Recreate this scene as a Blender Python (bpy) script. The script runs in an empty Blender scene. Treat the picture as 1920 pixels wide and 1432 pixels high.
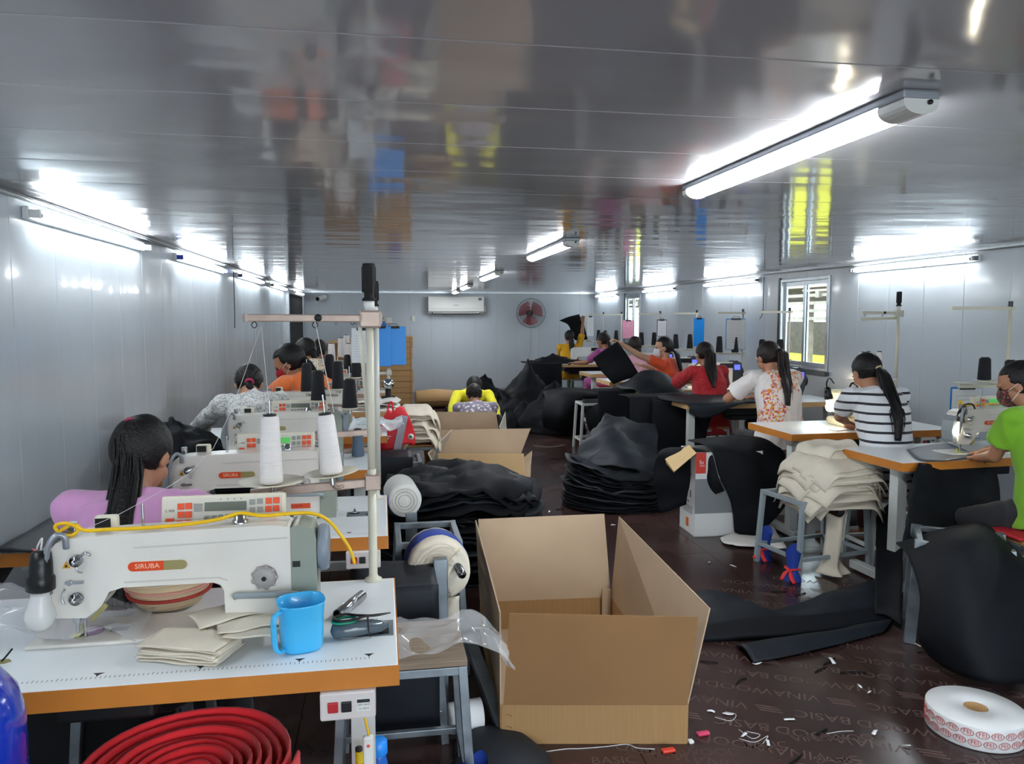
import bpy, math, random
import numpy as np
from mathutils import Vector, Matrix, Quaternion, noise

scene = bpy.context.scene
C = scene.collection
PI = math.pi

# ---------------------------------------------------------------- camera
CAM_H = 1.56
FPX = 1440.0
PITCH = math.atan(120 / FPX)
YAW = math.atan(245 / FPX * math.cos(PITCH))
cam_data = bpy.data.cameras.new('camera')
cam = bpy.data.objects.new('camera', cam_data)
C.objects.link(cam)
cam_data.sensor_fit = 'HORIZONTAL'
cam_data.sensor_width = 36.0
cam_data.lens = FPX / 1920 * 36.0
cam_data.clip_start = 0.05
cam_data.clip_end = 200
cam.location = (0, 0, CAM_H)
cam.rotation_euler = (PI / 2 - PITCH, 0, -YAW)
scene.camera = cam

# ---------------------------------------------------------------- daylight, exposure
world = bpy.data.worlds.new('world')
scene.world = world
world.use_nodes = True
bg = world.node_tree.nodes['Background']
bg.inputs[0].default_value = (0.83, 0.92, 1.0, 1)
bg.inputs[1].default_value = 2.2
TUBE = 15.0          # emission of the fluorescent tubes
scene.view_settings.view_transform = 'Standard'
scene.view_settings.look = 'None'
scene.view_settings.gamma = 1
scene.view_settings.use_curve_mapping = False
scene.view_settings.exposure = 1.7
scene.cycles.use_denoising = True
scene.cycles.max_bounces = 7
scene.cycles.diffuse_bounces = 4
scene.cycles.glossy_bounces = 4
scene.cycles.transmission_bounces = 5
scene.cycles.transparent_max_bounces = 10
scene.cycles.sample_clamp_indirect = 6.0
scene.cycles.caustics_reflective = False
scene.cycles.caustics_refractive = False

# room: camera stands at x=0, y=0; the room runs along +Y
XL, XR, YB, YN, ZC = -1.56, 4.58, 16.3, -2.6, 2.10

# ---------------------------------------------------------------- photo pixel -> point on a known plane
_f = Vector((math.sin(YAW) * math.cos(PITCH), math.cos(YAW) * math.cos(PITCH), -math.sin(PITCH)))
_r = Vector((math.cos(YAW), -math.sin(YAW), 0))
_u = _r.cross(_f)
def ray(px, py):
    return _f + _r * ((px - 960) / FPX) - _u * ((py - 716) / FPX)
def az(px, py, z=0.76):
    d = ray(px, py); t = (z - CAM_H) / d.z
    return Vector((d.x * t, d.y * t, z))
def ay(px, py, Y):
    d = ray(px, py); t = Y / d.y
    return Vector((d.x * t, Y, CAM_H + d.z * t))
def ax(px, py, X):
    d = ray(px, py); t = X / d.x
    return Vector((X, d.y * t, CAM_H + d.z * t))

# ---------------------------------------------------------------- materials
def lin(h):
    if isinstance(h, str):
        h = h.lstrip('#')
        c = [int(h[i:i + 2], 16) / 255 for i in (0, 2, 4)]
    else:
        c = list(h)
    return tuple((x / 12.92 if x <= 0.04045 else ((x + 0.055) / 1.055) ** 2.4) for x in c) + (1,)

MATS = {}
def mat(name, col='#808080', rough=0.5, metal=0.0, var=0.0, vscale=8.0, bump=0.0, bscale=60.0, emit=None, estr=0.0,
        spec=0.5, trans=0.0, alpha=1.0, coat=0.0, sheen=0.0, ior=1.45, stretch=(1, 1, 1), rvar=0.0, sss=0.0):
    if name in MATS:
        return MATS[name]
    m = bpy.data.materials.new(name)
    m.use_nodes = True
    nt = m.node_tree; N = nt.nodes; L = nt.links
    p = N['Principled BSDF']
    c = lin(col)
    p.inputs['Base Color'].default_value = c
    p.inputs['Roughness'].default_value = rough
    p.inputs['Metallic'].default_value = metal
    p.inputs['Specular IOR Level'].default_value = spec
    p.inputs['IOR'].default_value = ior
    p.inputs['Transmission Weight'].default_value = trans
    p.inputs['Alpha'].default_value = alpha
    p.inputs['Coat Weight'].default_value = coat
    p.inputs['Coat Roughness'].default_value = 0.08
    p.inputs['Sheen Weight'].default_value = sheen
    if sss:
        p.inputs['Subsurface Weight'].default_value = sss
        p.inputs['Subsurface Radius'].default_value = (0.02, 0.008, 0.004)
    if emit:
        p.inputs['Emission Color'].default_value = lin(emit)
        p.inputs['Emission Strength'].default_value = estr
    if var or bump or rvar:
        tc = N.new('ShaderNodeTexCoord')
        mp = N.new('ShaderNodeMapping'); mp.inputs['Scale'].default_value = stretch
        L.new(tc.outputs['Object'], mp.inputs['Vector'])
    if var or rvar:
        nz = N.new('ShaderNodeTexNoise'); nz.inputs['Scale'].default_value = vscale
        nz.inputs['Detail'].default_value = 5
        L.new(mp.outputs[0], nz.inputs['Vector'])
    if var:
        mx = N.new('ShaderNodeMix'); mx.data_type = 'RGBA'
        mr = N.new('ShaderNodeMapRange')
        mr.inputs['From Min'].default_value = 0.3; mr.inputs['From Max'].default_value = 0.7
        L.new(nz.outputs['Fac'], mr.inputs['Value'])
        L.new(mr.outputs[0], mx.inputs['Factor'])
        mx.inputs[6].default_value = tuple(max(0, x * (1 - var)) for x in c[:3]) + (1,)
        mx.inputs[7].default_value = tuple(min(1, x * (1 + var)) for x in c[:3]) + (1,)
        L.new(mx.outputs[2], p.inputs['Base Color'])
    if rvar:
        r2 = N.new('ShaderNodeMapRange')
        r2.inputs['From Min'].default_value = 0.3; r2.inputs['From Max'].default_value = 0.7
        r2.inputs['To Min'].default_value = max(0, rough - rvar); r2.inputs['To Max'].default_value = rough + rvar
        L.new(nz.outputs['Fac'], r2.inputs['Value']); L.new(r2.outputs[0], p.inputs['Roughness'])
    if bump:
        nb = N.new('ShaderNodeTexNoise'); nb.inputs['Scale'].default_value = bscale
        nb.inputs['Detail'].default_value = 3
        L.new(mp.outputs[0], nb.inputs['Vector'])
        b = N.new('ShaderNodeBump'); b.inputs['Strength'].default_value = min(1, bump)
        b.inputs['Distance'].default_value = 0.01
        L.new(nb.outputs['Fac'], b.inputs['Height']); L.new(b.outputs[0], p.inputs['Normal'])
    MATS[name] = m
    return m

def emitter(name, col, s):
    if name in MATS: return MATS[name]
    m = bpy.data.materials.new(name); m.use_nodes = True
    N = m.node_tree.nodes; L = m.node_tree.links
    N.clear()
    e = N.new('ShaderNodeEmission'); o = N.new('ShaderNodeOutputMaterial')
    e.inputs[0].default_value = lin(col); e.inputs[1].default_value = s
    L.new(e.outputs[0], o.inputs[0])
    MATS[name] = m
    return m

# ---------------------------------------------------------------- mesh builder
def frame_of(d, hint=Vector((0, 0, 1))):
    d = Vector(d).normalized()
    if abs(d.dot(hint)) > 0.97: hint = Vector((0, 1, 0))
    a = hint.cross(d).normalized()
    return a, d.cross(a).normalized()

def catmull(pts, n):
    """n samples per span through the points"""
    P = [Vector(p) for p in pts]
    if len(P) < 3 or n <= 1:
        out = []
        for i in range(len(P) - 1):
            for k in range(n): out.append(P[i].lerp(P[i + 1], k / n))
        return out + [P[-1]]
    Q = [P[0] * 2 - P[1]] + P + [P[-1] * 2 - P[-2]]
    out = []
    for i in range(1, len(Q) - 2):
        a, b, c, d = Q[i - 1], Q[i], Q[i + 1], Q[i + 2]
        for k in range(n):
            t = k / n
            out.append(0.5 * ((2 * b) + (c - a) * t + (2 * a - 5 * b + 4 * c - d) * t * t + (3 * b - a - 3 * c + d) * t ** 3))
    return out + [P[-1]]

class MB:
    def __init__(s):
        s.v = []; s.f = []; s.sm = []; s.mi = []; s.M = None; s.cur = 0
    def add(s, vs, fs, smooth=False):
        o = len(s.v)
        if s.M is not None: vs = [s.M @ Vector(v) for v in vs]
        s.v.extend(tuple(v) for v in vs)
        for f in fs:
            s.f.append(tuple(i + o for i in f)); s.sm.append(smooth); s.mi.append(s.cur)
        return s
    def box(s, c, d, rz=0, M=None):
        x, y, z = d[0] / 2, d[1] / 2, d[2] / 2
        vs = [Vector((a * x, b * y, e * z)) for a in (-1, 1) for b in (-1, 1) for e in (-1, 1)]
        if rz: vs = [Matrix.Rotation(rz, 3, 'Z') @ v for v in vs]
        if M is not None: vs = [M @ v for v in vs]
        vs = [v + Vector(c) for v in vs]
        return s.add(vs, [(0, 1, 3, 2), (4, 6, 7, 5), (0, 4, 5, 1), (2, 3, 7, 6), (0, 2, 6, 4), (1, 5, 7, 3)])
    def box2(s, a, b):
        return s.box([(a[i] + b[i]) / 2 for i in range(3)], [abs(b[i] - a[i]) for i in range(3)])
    def bar(s, p0, p1, w, h, hint=(0, 0, 1)):
        """rectangular bar between two points"""
        p0 = Vector(p0); p1 = Vector(p1); a, b = frame_of(p1 - p0, Vector(hint))
        vs = [p + a * (i * w / 2) + b * (j * h / 2) for p in (p0, p1) for i, j in ((-1, -1), (1, -1), (1, 1), (-1, 1))]
        return s.add(vs, [(0, 3, 2, 1), (4, 5, 6, 7), (0, 1, 5, 4), (1, 2, 6, 5), (2, 3, 7, 6), (3, 0, 4, 7)])
    def cyl(s, p0, p1, r0, r1=None, n=20, caps=True, smooth=True):
        r1 = r0 if r1 is None else r1
        p0 = Vector(p0); p1 = Vector(p1); a, b = frame_of(p1 - p0)
        vs = []
        for p, r in ((p0, r0), (p1, r1)):
            for k in range(n):
                t = 2 * PI * k / n
                vs.append(p + a * (r * math.cos(t)) + b * (r * math.sin(t)))
        s.add(vs, [(k, (k + 1) % n, n + (k + 1) % n, n + k) for k in range(n)], smooth)
        if caps:
            s.add(vs[:n], [tuple(reversed(range(n)))]); s.add(vs[n:], [tuple(range(n))])
        return s
    def tube(s, pts, r, n=10, sub=4, caps=True, flat=1.0):
        P = catmull(pts, sub)
        m = len(P)
        rr = r if hasattr(r, '__len__') else [r] * len(pts)
        def rad(i):
            t = i / (m - 1) * (len(rr) - 1); k = min(int(t), len(rr) - 2); return rr[k] + (rr[k + 1] - rr[k]) * (t - k)
        d = (P[1] - P[0]).normalized(); a, b = frame_of(d)
        vs = []
        for i in range(m):
            t = (P[min(i + 1, m - 1)] - P[max(i - 1, 0)])
            if t.length > 1e-9:
                t.normalize()
                q = d.rotation_difference(t); a = q @ a; b = q @ b; d = t
            for k in range(n):
                w = 2 * PI * k / n
                vs.append(P[i] + a * (rad(i) * math.cos(w)) + b * (rad(i) * flat * math.sin(w)))
        fs = [(i * n + k, i * n + (k + 1) % n, (i + 1) * n + (k + 1) % n, (i + 1) * n + k) for i in range(m - 1) for k in range(n)]
        if caps: fs += [tuple(reversed(range(n))), tuple((m - 1) * n + k for k in range(n))]
        return s.add(vs, fs, True)
    def lathe(s, prof, c=(0, 0, 0), n=28, axis=(0, 0, 1), smooth=True):
        """prof: (radius, height) pairs along axis"""
        c = Vector(c); ax_ = Vector(axis).normalized(); a, b = frame_of(ax_)
        vs = []; fs = []
        for (r, h) in prof:
            for k in range(n):
                t = 2 * PI * k / n
                vs.append(c + ax_ * h + a * (r * math.cos(t)) + b * (r * math.sin(t)))
        for i in range(len(prof) - 1):
            for k in range(n):
                fs.append((i * n + k, i * n + (k + 1) % n, (i + 1) * n + (k + 1) % n, (i + 1) * n + k))
        if prof[0][0] > 1e-5: fs.append(tuple(reversed(range(n))))
        if prof[-1][0] > 1e-5: fs.append(tuple((len(prof) - 1) * n + k for k in range(n)))
        return s.add(vs, fs, smooth)
    def prism(s, poly, h0, h1, plane='xy', smooth=False):
        def P(a, b, h):
            return (a, b, h) if plane == 'xy' else ((a, h, b) if plane == 'xz' else (h, a, b))
        n = len(poly)
        vs = [P(a, b, h0) for a, b in poly] + [P(a, b, h1) for a, b in poly]
        s.add(vs, [(k, (k + 1) % n, n + (k + 1) % n, n + k) for k in range(n)], smooth)
        s.add(vs[:n], [tuple(reversed(range(n)))]); s.add(vs[n:], [tuple(range(n))])
        return s
    def ell(s, c, r, n=20, m=14, M=None):
        c = Vector(c); vs = []
        for i in range(m + 1):
            th = PI * i / m
            for k in range(n):
                ph = 2 * PI * k / n
                v = Vector((r[0] * math.sin(th) * math.cos(ph), r[1] * math.sin(th) * math.sin(ph), r[2] * math.cos(th)))
                if M is not None: v = M @ v
                vs.append(c + v)
        return s.add(vs, [(i * n + k, (i + 1) * n + k, (i + 1) * n + (k + 1) % n, i * n + (k + 1) % n) for i in range(m) for k in range(n)], True)
    def rings(s, pts, rads, side, n=20, caps=True):
        """elliptical tube: rads = (along side, across side), open at the ends if not caps"""
        P = [Vector(p) for p in pts]; side = Vector(side); vs = []
        m = len(P)
        for i in range(m):
            t = (P[min(i + 1, m - 1)] - P[max(i - 1, 0)]).normalized()
            a = (side - t * side.dot(t)).normalized(); b = t.cross(a)
            for k in range(n):
                w = 2 * PI * k / n
                cw, sw = math.cos(w), math.sin(w)
                e = 0.85
                cw = math.copysign(abs(cw) ** e, cw); sw = math.copysign(abs(sw) ** e, sw)
                vs.append(P[i] + a * (rads[i][0] * cw) + b * (rads[i][1] * sw))
        fs = [(i * n + k, i * n + (k + 1) % n, (i + 1) * n + (k + 1) % n, (i + 1) * n + k) for i in range(m - 1) for k in range(n)]
        if caps: fs += [tuple(reversed(range(n))), tuple((m - 1) * n + k for k in range(n))]
        return s.add(vs, fs, True)
    def mesh(s, name, mats):
        me = bpy.data.meshes.new(name)
        me.from_pydata(s.v, [], s.f)
        me.polygons.foreach_set('use_smooth', s.sm)
        if not isinstance(mats, (list, tuple)): mats = [mats]
        for m in mats: me.materials.append(m)
        if len(mats) > 1: me.polygons.foreach_set('material_index', s.mi)
        me.update()
        return me

def link(o):
    C.objects.link(o); return o

def props(o, label=None, cat=None, group=None, kind=None):
    if label: o['label'] = label
    if cat: o['category'] = cat
    if group: o['group'] = group
    if kind: o['kind'] = kind
    return o

def obj(name, mb, m, parent=None, label=None, cat=None, group=None, kind=None, bev=0, seg=2, loc=None, recenter=False, angle=40):
    me = mb.mesh(name, m) if isinstance(mb, MB) else mb
    o = bpy.data.objects.new(name, me); link(o)
    if recenter:
        co = np.empty(len(me.vertices) * 3, dtype=np.float32); me.vertices.foreach_get('co', co); co = co.reshape(-1, 3)
        c = np.array([(co[:, 0].min() + co[:, 0].max()) / 2, (co[:, 1].min() + co[:, 1].max()) / 2, co[:, 2].min()], dtype=np.float32)
        co -= c; me.vertices.foreach_set('co', co.ravel()); o.location = [float(x) for x in c]; me.update()
    if loc is not None: o.location = loc
    if parent is not None: o.parent = parent
    if bev:
        b = o.modifiers.new('bevel', 'BEVEL'); b.width = bev; b.segments = seg; b.limit_method = 'ANGLE'; b.angle_limit = math.radians(angle)
        b.harden_normals = False
        for p in me.polygons: pass
    return props(o, label, cat, group, kind)

def thing(name, label, cat, loc=(0, 0, 0), rz=0, group=None, scale=None):
    o = bpy.data.objects.new(name, None); link(o)
    o.empty_display_size = 0.1
    o.location = loc; o.rotation_euler = (0, 0, rz)
    if scale: o.scale = (scale, scale, scale)
    return props(o, label, cat, group)

def dup(root, loc=None, rz=None, label=None, group=None, scale=None, skip=()):
    r = root.copy(); link(r)
    if loc is not None: r.location = loc
    if rz is not None: r.rotation_euler = (0, 0, rz)
    if label: r['label'] = label
    if group: r['group'] = group
    if scale: r.scale = (scale,) * 3
    for ch in list(root.children):
        base = ch.name.split('.')[0]
        if base in skip: continue
        c = ch.copy(); link(c); c.parent = r
        for g in list(ch.children):
            d = g.copy(); link(d); d.parent = c
    return r

def struct(name, mb, m, **k):
    o = obj(name, mb, m, kind='structure', **k); return o

_textcache = {}
def text_mesh(body, size, extrude=0.0004):
    key = (body, size)
    if key not in _textcache:
        cu = bpy.data.curves.new('lettering', 'FONT'); cu.body = body; cu.size = size; cu.extrude = extrude
        cu.align_x = 'CENTER'; cu.align_y = 'CENTER'; cu.resolution_u = 3
        to = bpy.data.objects.new('lettering', cu); link(to)
        dg = bpy.context.evaluated_depsgraph_get()
        me = bpy.data.meshes.new_from_object(to.evaluated_get(dg))
        vs = [tuple(v.co) for v in me.vertices]; fs = [tuple(p.vertices) for p in me.polygons]
        bpy.data.objects.remove(to); bpy.data.meshes.remove(me); bpy.data.curves.remove(cu)
        _textcache[key] = (vs, fs)
    return _textcache[key]
def add_text(mb, body, size, M, extrude=0.0004):
    vs, fs = text_mesh(body, size, extrude)
    mb.add([M @ Vector(v) for v in vs], fs)
    return mb
def facing(c, nrm=(0, -1, 0), up=(0, 0, 1)):
    """matrix that lays text (xy) at c facing nrm"""
    z = Vector(nrm).normalized(); x = Vector(up).cross(z).normalized(); y = z.cross(x)
    M = Matrix((x, y, z)).transposed().to_4x4(); M.translation = Vector(c)
    return M

# cloth-like sheet through rows of control points, with folds and thickness
def cloth_mb(rows, nu=6, nv=6, thick=0.004, amp=0.0, freq=3.0, seed=0, amp_dir=None, crease=0.0, mb=None, edge_amp=1.0):
    R1 = [catmull(r, nu) for r in rows]
    cols = [catmull([r[i] for r in R1], nv) for i in range(len(R1[0]))]
    nI = len(cols); nJ = len(cols[0])
    G = np.array([[tuple(cols[i][j]) for j in range(nJ)] for i in range(nI)])
    dI = np.gradient(G, axis=0); dJ = np.gradient(G, axis=1)
    Nn = np.cross(dI, dJ); Nn /= (np.linalg.norm(Nn, axis=2, keepdims=True) + 1e-9)
    off = np.zeros((nI, nJ))
    for i in range(nI):
        for j in range(nJ):
            p = Vector(G[i, j]) * freq + Vector((seed * 7.3, seed * 3.1, 0))
            n = noise.noise(p)
            if crease: n += crease * (1 - abs(noise.noise(p * 1.7 + Vector((9, 4, 2)))) * 4)
            w = 1.0
            off[i, j] = n * amp * w
    Gd = G + (np.array(amp_dir) if amp_dir is not None else Nn) * off[:, :, None]
    dI = np.gradient(Gd, axis=0); dJ = np.gradient(Gd, axis=1)
    N2 = np.cross(dI, dJ); N2 /= (np.linalg.norm(N2, axis=2, keepdims=True) + 1e-9)
    A = Gd + N2 * thick / 2; B = Gd - N2 * thick / 2
    mb = mb or MB()
    vs = [tuple(A[i, j]) for i in range(nI) for j in range(nJ)] + [tuple(B[i, j]) for i in range(nI) for j in range(nJ)]
    K = nI * nJ; fs = []
    for i in range(nI - 1):
        for j in range(nJ - 1):
            a, b, c, d = i * nJ + j, (i + 1) * nJ + j, (i + 1) * nJ + j + 1, i * nJ + j + 1
            fs.append((a, b, c, d)); fs.append((K + a, K + d, K + c, K + b))
    for i in range(nI - 1):
        for j in (0, nJ - 1):
            a, b = i * nJ + j, (i + 1) * nJ + j
            fs.append((a, K + a, K + b, b) if j == 0 else (a, b, K + b, K + a))
    for j in range(nJ - 1):
        for i in (0, nI - 1):
            a, b = i * nJ + j, i * nJ + j + 1
            fs.append((a, b, K + b, K + a) if i == 0 else (a, K + a, K + b, b))
    return mb.add(vs, fs, True)

def cloth(name, rows, m, label=None, cat=None, group=None, parent=None, **k):
    return obj(name, cloth_mb(rows, **k), m, parent, label, cat, group, recenter=(parent is None))
# ================================================================ ROOM
M_ceil = mat('ceiling_panel', '#b3b2b6', 0.10, 0.0, var=0.04, vscale=0.9, spec=0.6, coat=0.3, ior=1.5)
M_wall = mat('wall_panel', '#bac3ca', 0.26, 0.0, var=0.04, vscale=1.2, spec=0.6, coat=0.25)
def panel_bump(m, axis, amp=0.35, wav=(0.5, 2.2, 0.5), d=0.006):
    nt = m.node_tree; N = nt.nodes; L = nt.links
    tc = N.new('ShaderNodeTexCoord'); mp = N.new('ShaderNodeMapping'); mp.inputs['Scale'].default_value = wav
    nz = N.new('ShaderNodeTexNoise'); nz.inputs['Scale'].default_value = 2.2; nz.inputs['Detail'].default_value = 1.5
    b = N.new('ShaderNodeBump'); b.inputs['Strength'].default_value = amp; b.inputs['Distance'].default_value = d
    L.new(tc.outputs['Object'], mp.inputs[0]); L.new(mp.outputs[0], nz.inputs['Vector'])
    L.new(nz.outputs['Fac'], b.inputs['Height'])
    L.new(b.outputs[0], N['Principled BSDF'].inputs['Normal']); L.new(b.outputs[0], N['Principled BSDF'].inputs['Coat Normal'])
panel_bump(M_ceil, 1, 0.5, (0.7, 1.6, 1), 0.012)
panel_bump(M_wall, 1, 0.5, (1, 1.7, 0.35), 0.012)
M_backwall = mat('back_wall_panel', '#b4bcc3', 0.38, 0.0, var=0.03, vscale=1.0, spec=0.5)
M_alu = mat('aluminium', '#aab0b4', 0.32, 0.85, var=0.1, vscale=20)
M_galv = mat('galvanised_steel', '#8b959c', 0.42, 0.75, var=0.22, vscale=14, rvar=0.12)
M_white = mat('white_plastic', '#d9dad6', 0.4)
M_black = mat('black_plastic', '#0c0d0f', 0.35)

def ribbed(u0, u1, step, P, cuts=(), g=0.005, dep=0.004, first=0.0):
    """panel sheet along u with V grooves; P(u, depth, side) -> point"""
    us = [(u0, 0)]
    u = u0 + first
    while u < u1 - 0.05:
        if u > u0 + 0.02:
            us += [(u - g, 0), (u, dep), (u + g, 0)]
        u += step
    us.append((u1, 0))
    return us

def wall_x(name, X, sgn, holes=(), z1=ZC):
    """wall in a plane X = const, made of vertical panels, thickness .06 outwards; holes (y0,y1,z0,z1)"""
    mb = MB()
    us = ribbed(YN, YB, 0.46, None, first=0.25)
    T = 0.06 * sgn
    zs = sorted(set([0, z1] + [h[2] for h in holes] + [h[3] for h in holes]))
    extra = [(h[i], 0) for h in holes for i in (0, 1)]
    us = [u for u in us if not any(abs(u[0] - e[0]) < 0.012 for e in extra)]
    us = sorted(us + extra)
    for a, b in zip(us[:-1], us[1:]):
        for z0, zz in zip(zs[:-1], zs[1:]):
            ym, zm = (a[0] + b[0]) / 2, (z0 + zz) / 2
            if any(h[0] < ym < h[1] and h[2] < zm < h[3] for h in holes): continue
            v = [(X + a[1] * sgn, a[0], z0), (X + b[1] * sgn, b[0], z0), (X + b[1] * sgn, b[0], zz), (X + a[1] * sgn, a[0], zz),
                 (X + T, a[0], z0), (X + T, b[0], z0), (X + T, b[0], zz), (X + T, a[0], zz)]
            mb.add(v, [(0, 3, 2, 1) if sgn < 0 else (0, 1, 2, 3), (4, 5, 6, 7) if sgn < 0 else (4, 7, 6, 5)])
    for h in holes:
        mb.add([(X, h[0], h[2]), (X + T, h[0], h[2]), (X + T, h[1], h[2]), (X, h[1], h[2]),
                (X, h[0], h[3]), (X + T, h[0], h[3]), (X + T, h[1], h[3]), (X, h[1], h[3])],
               [(0, 1, 2, 3), (4, 7, 6, 5), (0, 4, 5, 1), (3, 2, 6, 7)])
    struct(name, mb, M_wall)

WIN = [(7.32, 8.32, 1.0, 2.0), (13.25, 14.10, 1.1, 2.0)]
wall_x('wall_left', XL, -1)
wall_x('wall_right', XR, 1, WIN)
mb = MB()
us = ribbed(XL, XR, 0.46, None, first=0.3)
for a, b in zip(us[:-1], us[1:]):
    mb.add([(a[0], YB + a[1], 0), (b[0], YB + b[1], 0), (b[0], YB + b[1], ZC), (a[0], YB + a[1], ZC)], [(0, 1, 2, 3)])
mb.box2((XL - .06, YB + .02, 0), (XR + .06, YB + .08, ZC))
struct('wall_back', mb, M_backwall)
mb = MB(); mb.box2((XL - .06, YN - .06, 0), (-.8, YN, ZC)); mb.box2((3.9, YN - .06, 0), (XR + .06, YN, ZC)); mb.box2((-.8, YN - .06, 2.0), (3.9, YN, ZC)); struct('wall_near', mb, M_backwall)  # unseen wide opening added behind the camera so sky light fills the room
mb = MB(); mb.box2((-4, YN - 8, -.2), (8, YN - .06, -.05)); struct('ground_fill_opening', mb, mat('fill_opening_concrete', '#a5a39c', .9, var=.1))  # unseen ground outside the added opening, bounces sky light up to the ceiling
# ceiling of panels that run across the room
mb = MB()
us = ribbed(YN, YB, 0.455, None, first=0.05, g=0.004, dep=0.004)
for a, b in zip(us[:-1], us[1:]):
    mb.add([(XL - .06, a[0], ZC + a[1]), (XL - .06, b[0], ZC + b[1]), (XR + .06, b[0], ZC + b[1]), (XR + .06, a[0], ZC + a[1])], [(0, 1, 2, 3)])
mb.box2((XL - .06, YN, ZC + .02), (XR + .06, YB + .06, ZC + .08))
struct('ceiling', mb, M_ceil)
# floor: film-faced plywood sheets
M_floor = mat('floor_film', '#392826', 0.24, 0, var=0.35, vscale=1.3, spec=0.5, rvar=0.09, bump=0.06, bscale=9)
mb = MB()
nx, ny = 5, 8
sx, sy = (XR - XL) / nx, 2.44
y = YN
while y < YB:
    for i in range(nx):
        x0 = XL + i * sx
        y1 = min(y + sy, YB)
        mb.box2((x0 + .0015, y + .0015, -0.018), (x0 + sx - .0015, y1 - .0015, 0))
    y += sy
mb.box2((XL, YN, -0.05), (XR, YB, -0.0182))
struct('floor', mb, M_floor)
# print on the plywood film
M_print = mat('floor_print', '#54433f', 0.3, spec=0.4)
mb = MB()
rnd = random.Random(4)
ang0 = math.radians(152)
for r in range(-3, 30):
    for k in range(-4, 30):
        for body, ox, size in (('VINAWOOD', 0, 0.08), ('BASIC', 0.35, 0.08)):
            u = k * 0.86 + (r % 3) * 0.28 + ox; v = r * 0.15
            c = Vector((2.0 + math.cos(ang0) * (u - 3) - math.sin(ang0) * (v - 1.9), 2.2 + math.sin(ang0) * (u - 3) + math.cos(ang0) * (v - 1.9), 0.0004))
            if not (1.0 < c.x < 4.3 and 1.9 < c.y < 4.2): continue
            M = Matrix.Translation(c) @ Matrix.Rotation(ang0, 4, 'Z')
            vs, fs = text_mesh(body, size, 0.0)
            mb.add([M @ Vector(q) for q in vs], fs)
        c2 = c + Vector((math.cos(ang0), math.sin(ang0), 0)) * 0.20
        if 1.0 < c2.x < 4.3 and 1.9 < c2.y < 4.2:
            for q in range(3):
                M = Matrix.Translation(c2 + Vector((0, (q - 1) * 0.02, 0))) @ Matrix.Rotation(ang0, 4, 'Z')
                mb.add([M @ Vector((x, y, 0)) for x, y in ((-.045, -.006), (.045, -.006), (.045, .006), (-.045, .006))], [(0, 1, 2, 3)])
for r in range(5):
    for k in range(4):
        for body, ox in (('VINAWOOD', 0), ('BASIC', 0.29)):
            c = Vector((0.5 + k * .58 + ox + .2 * (r % 2), 2.5 - r * .13, .0004))
            if c.x > 1.75 or c.y < 1.9: continue
            M = Matrix.Translation(c) @ Matrix.Rotation(math.radians(-8), 4, 'Z')
            vs, fs = text_mesh(body, 0.062, 0.0); mb.add([M @ Vector(q) for q in vs], fs)
struct('trim_floor_print', mb, M_print)

# windows in the right wall
M_glass = mat('window_glass', '#e8f2f0', 0.02, trans=1.0, ior=1.1, spec=0.5)
def window(i, h, slid):
    y0, y1, z0, z1 = h
    fr = MB()
    t = 0.035
    for (a, b) in (((XR - .015, y0, z0), (XR + .05, y0 + t, z1)), ((XR - .015, y1 - t, z0), (XR + .05, y1, z1)),
                   ((XR - .015, y0 + t, z0), (XR + .05, y1 - t, z0 + t)), ((XR - .015, y0 + t, z1 - t), (XR + .05, y1 - t, z1))):
        fr.box2(a, b)
    w = struct('window_%d' % i, fr, M_alu, bev=0.003)
    ym = (y0 + y1) / 2
    for j, (a, b, dx) in enumerate(((y0 + t, ym + .03, 0.002), (ym - .03, y1 - t, 0.024))):
        s = MB(); q = 0.045
        for (A, B) in (((dx, a, z0 + t), (dx + .02, a + q, z1 - t)), ((dx, b - q, z0 + t), (dx + .02, b, z1 - t)),
                       ((dx, a + q, z0 + t), (dx + .02, b - q, z0 + t + q)), ((dx, a + q, z1 - t - q), (dx + .02, b - q, z1 - t))):
            s.box2((XR + A[0], A[1], A[2]), (XR + B[0], B[1], B[2]))
        so = obj('sash', s, M_alu, w, bev=0.002)
        g = MB(); g.box2((XR + dx + .008, a + q, z0 + t + q), (XR + dx + .012, b - q, z1 - t - q))
        obj('pane', g, M_glass, so)
    sl = MB(); sl.box2((XR - .05, y0 - .02, z0 - .045), (XR + .01, y1 + .02, z0 - .003))
    obj('sill', sl, mat('dark_sill', '#4a5152', 0.5, 0.3), w, bev=0.003)
    sg = MB(); sg.box2((XR - .02, y1, z0 - .05), (XR + .0, y1 + .035, z1 + .02))
    obj('rubber_seal', sg, M_black, w)
window(1, WIN[0], 0); window(2, WIN[1], 0)
# tall dark doorway curtain in the left wall near the back
mb = MB(); mb.box2((XL - .005, 13.35, 0.0), (XL + .03, 15.7, 1.97)); 
d = struct('door_1', mb, mat('door_dark', '#08090b', 0.7), bev=0.004)
mb = MB(); mb.box2((XL - .004, 13.27, 0), (XL + .05, 13.35, 2.02)); mb.box2((XL - .004, 15.7, 0), (XL + .05, 15.78, 2.02)); mb.box2((XL - .004, 13.35, 1.97), (XL + .05, 15.7, 2.02))
obj('door_frame', mb, M_alu, d)
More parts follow.
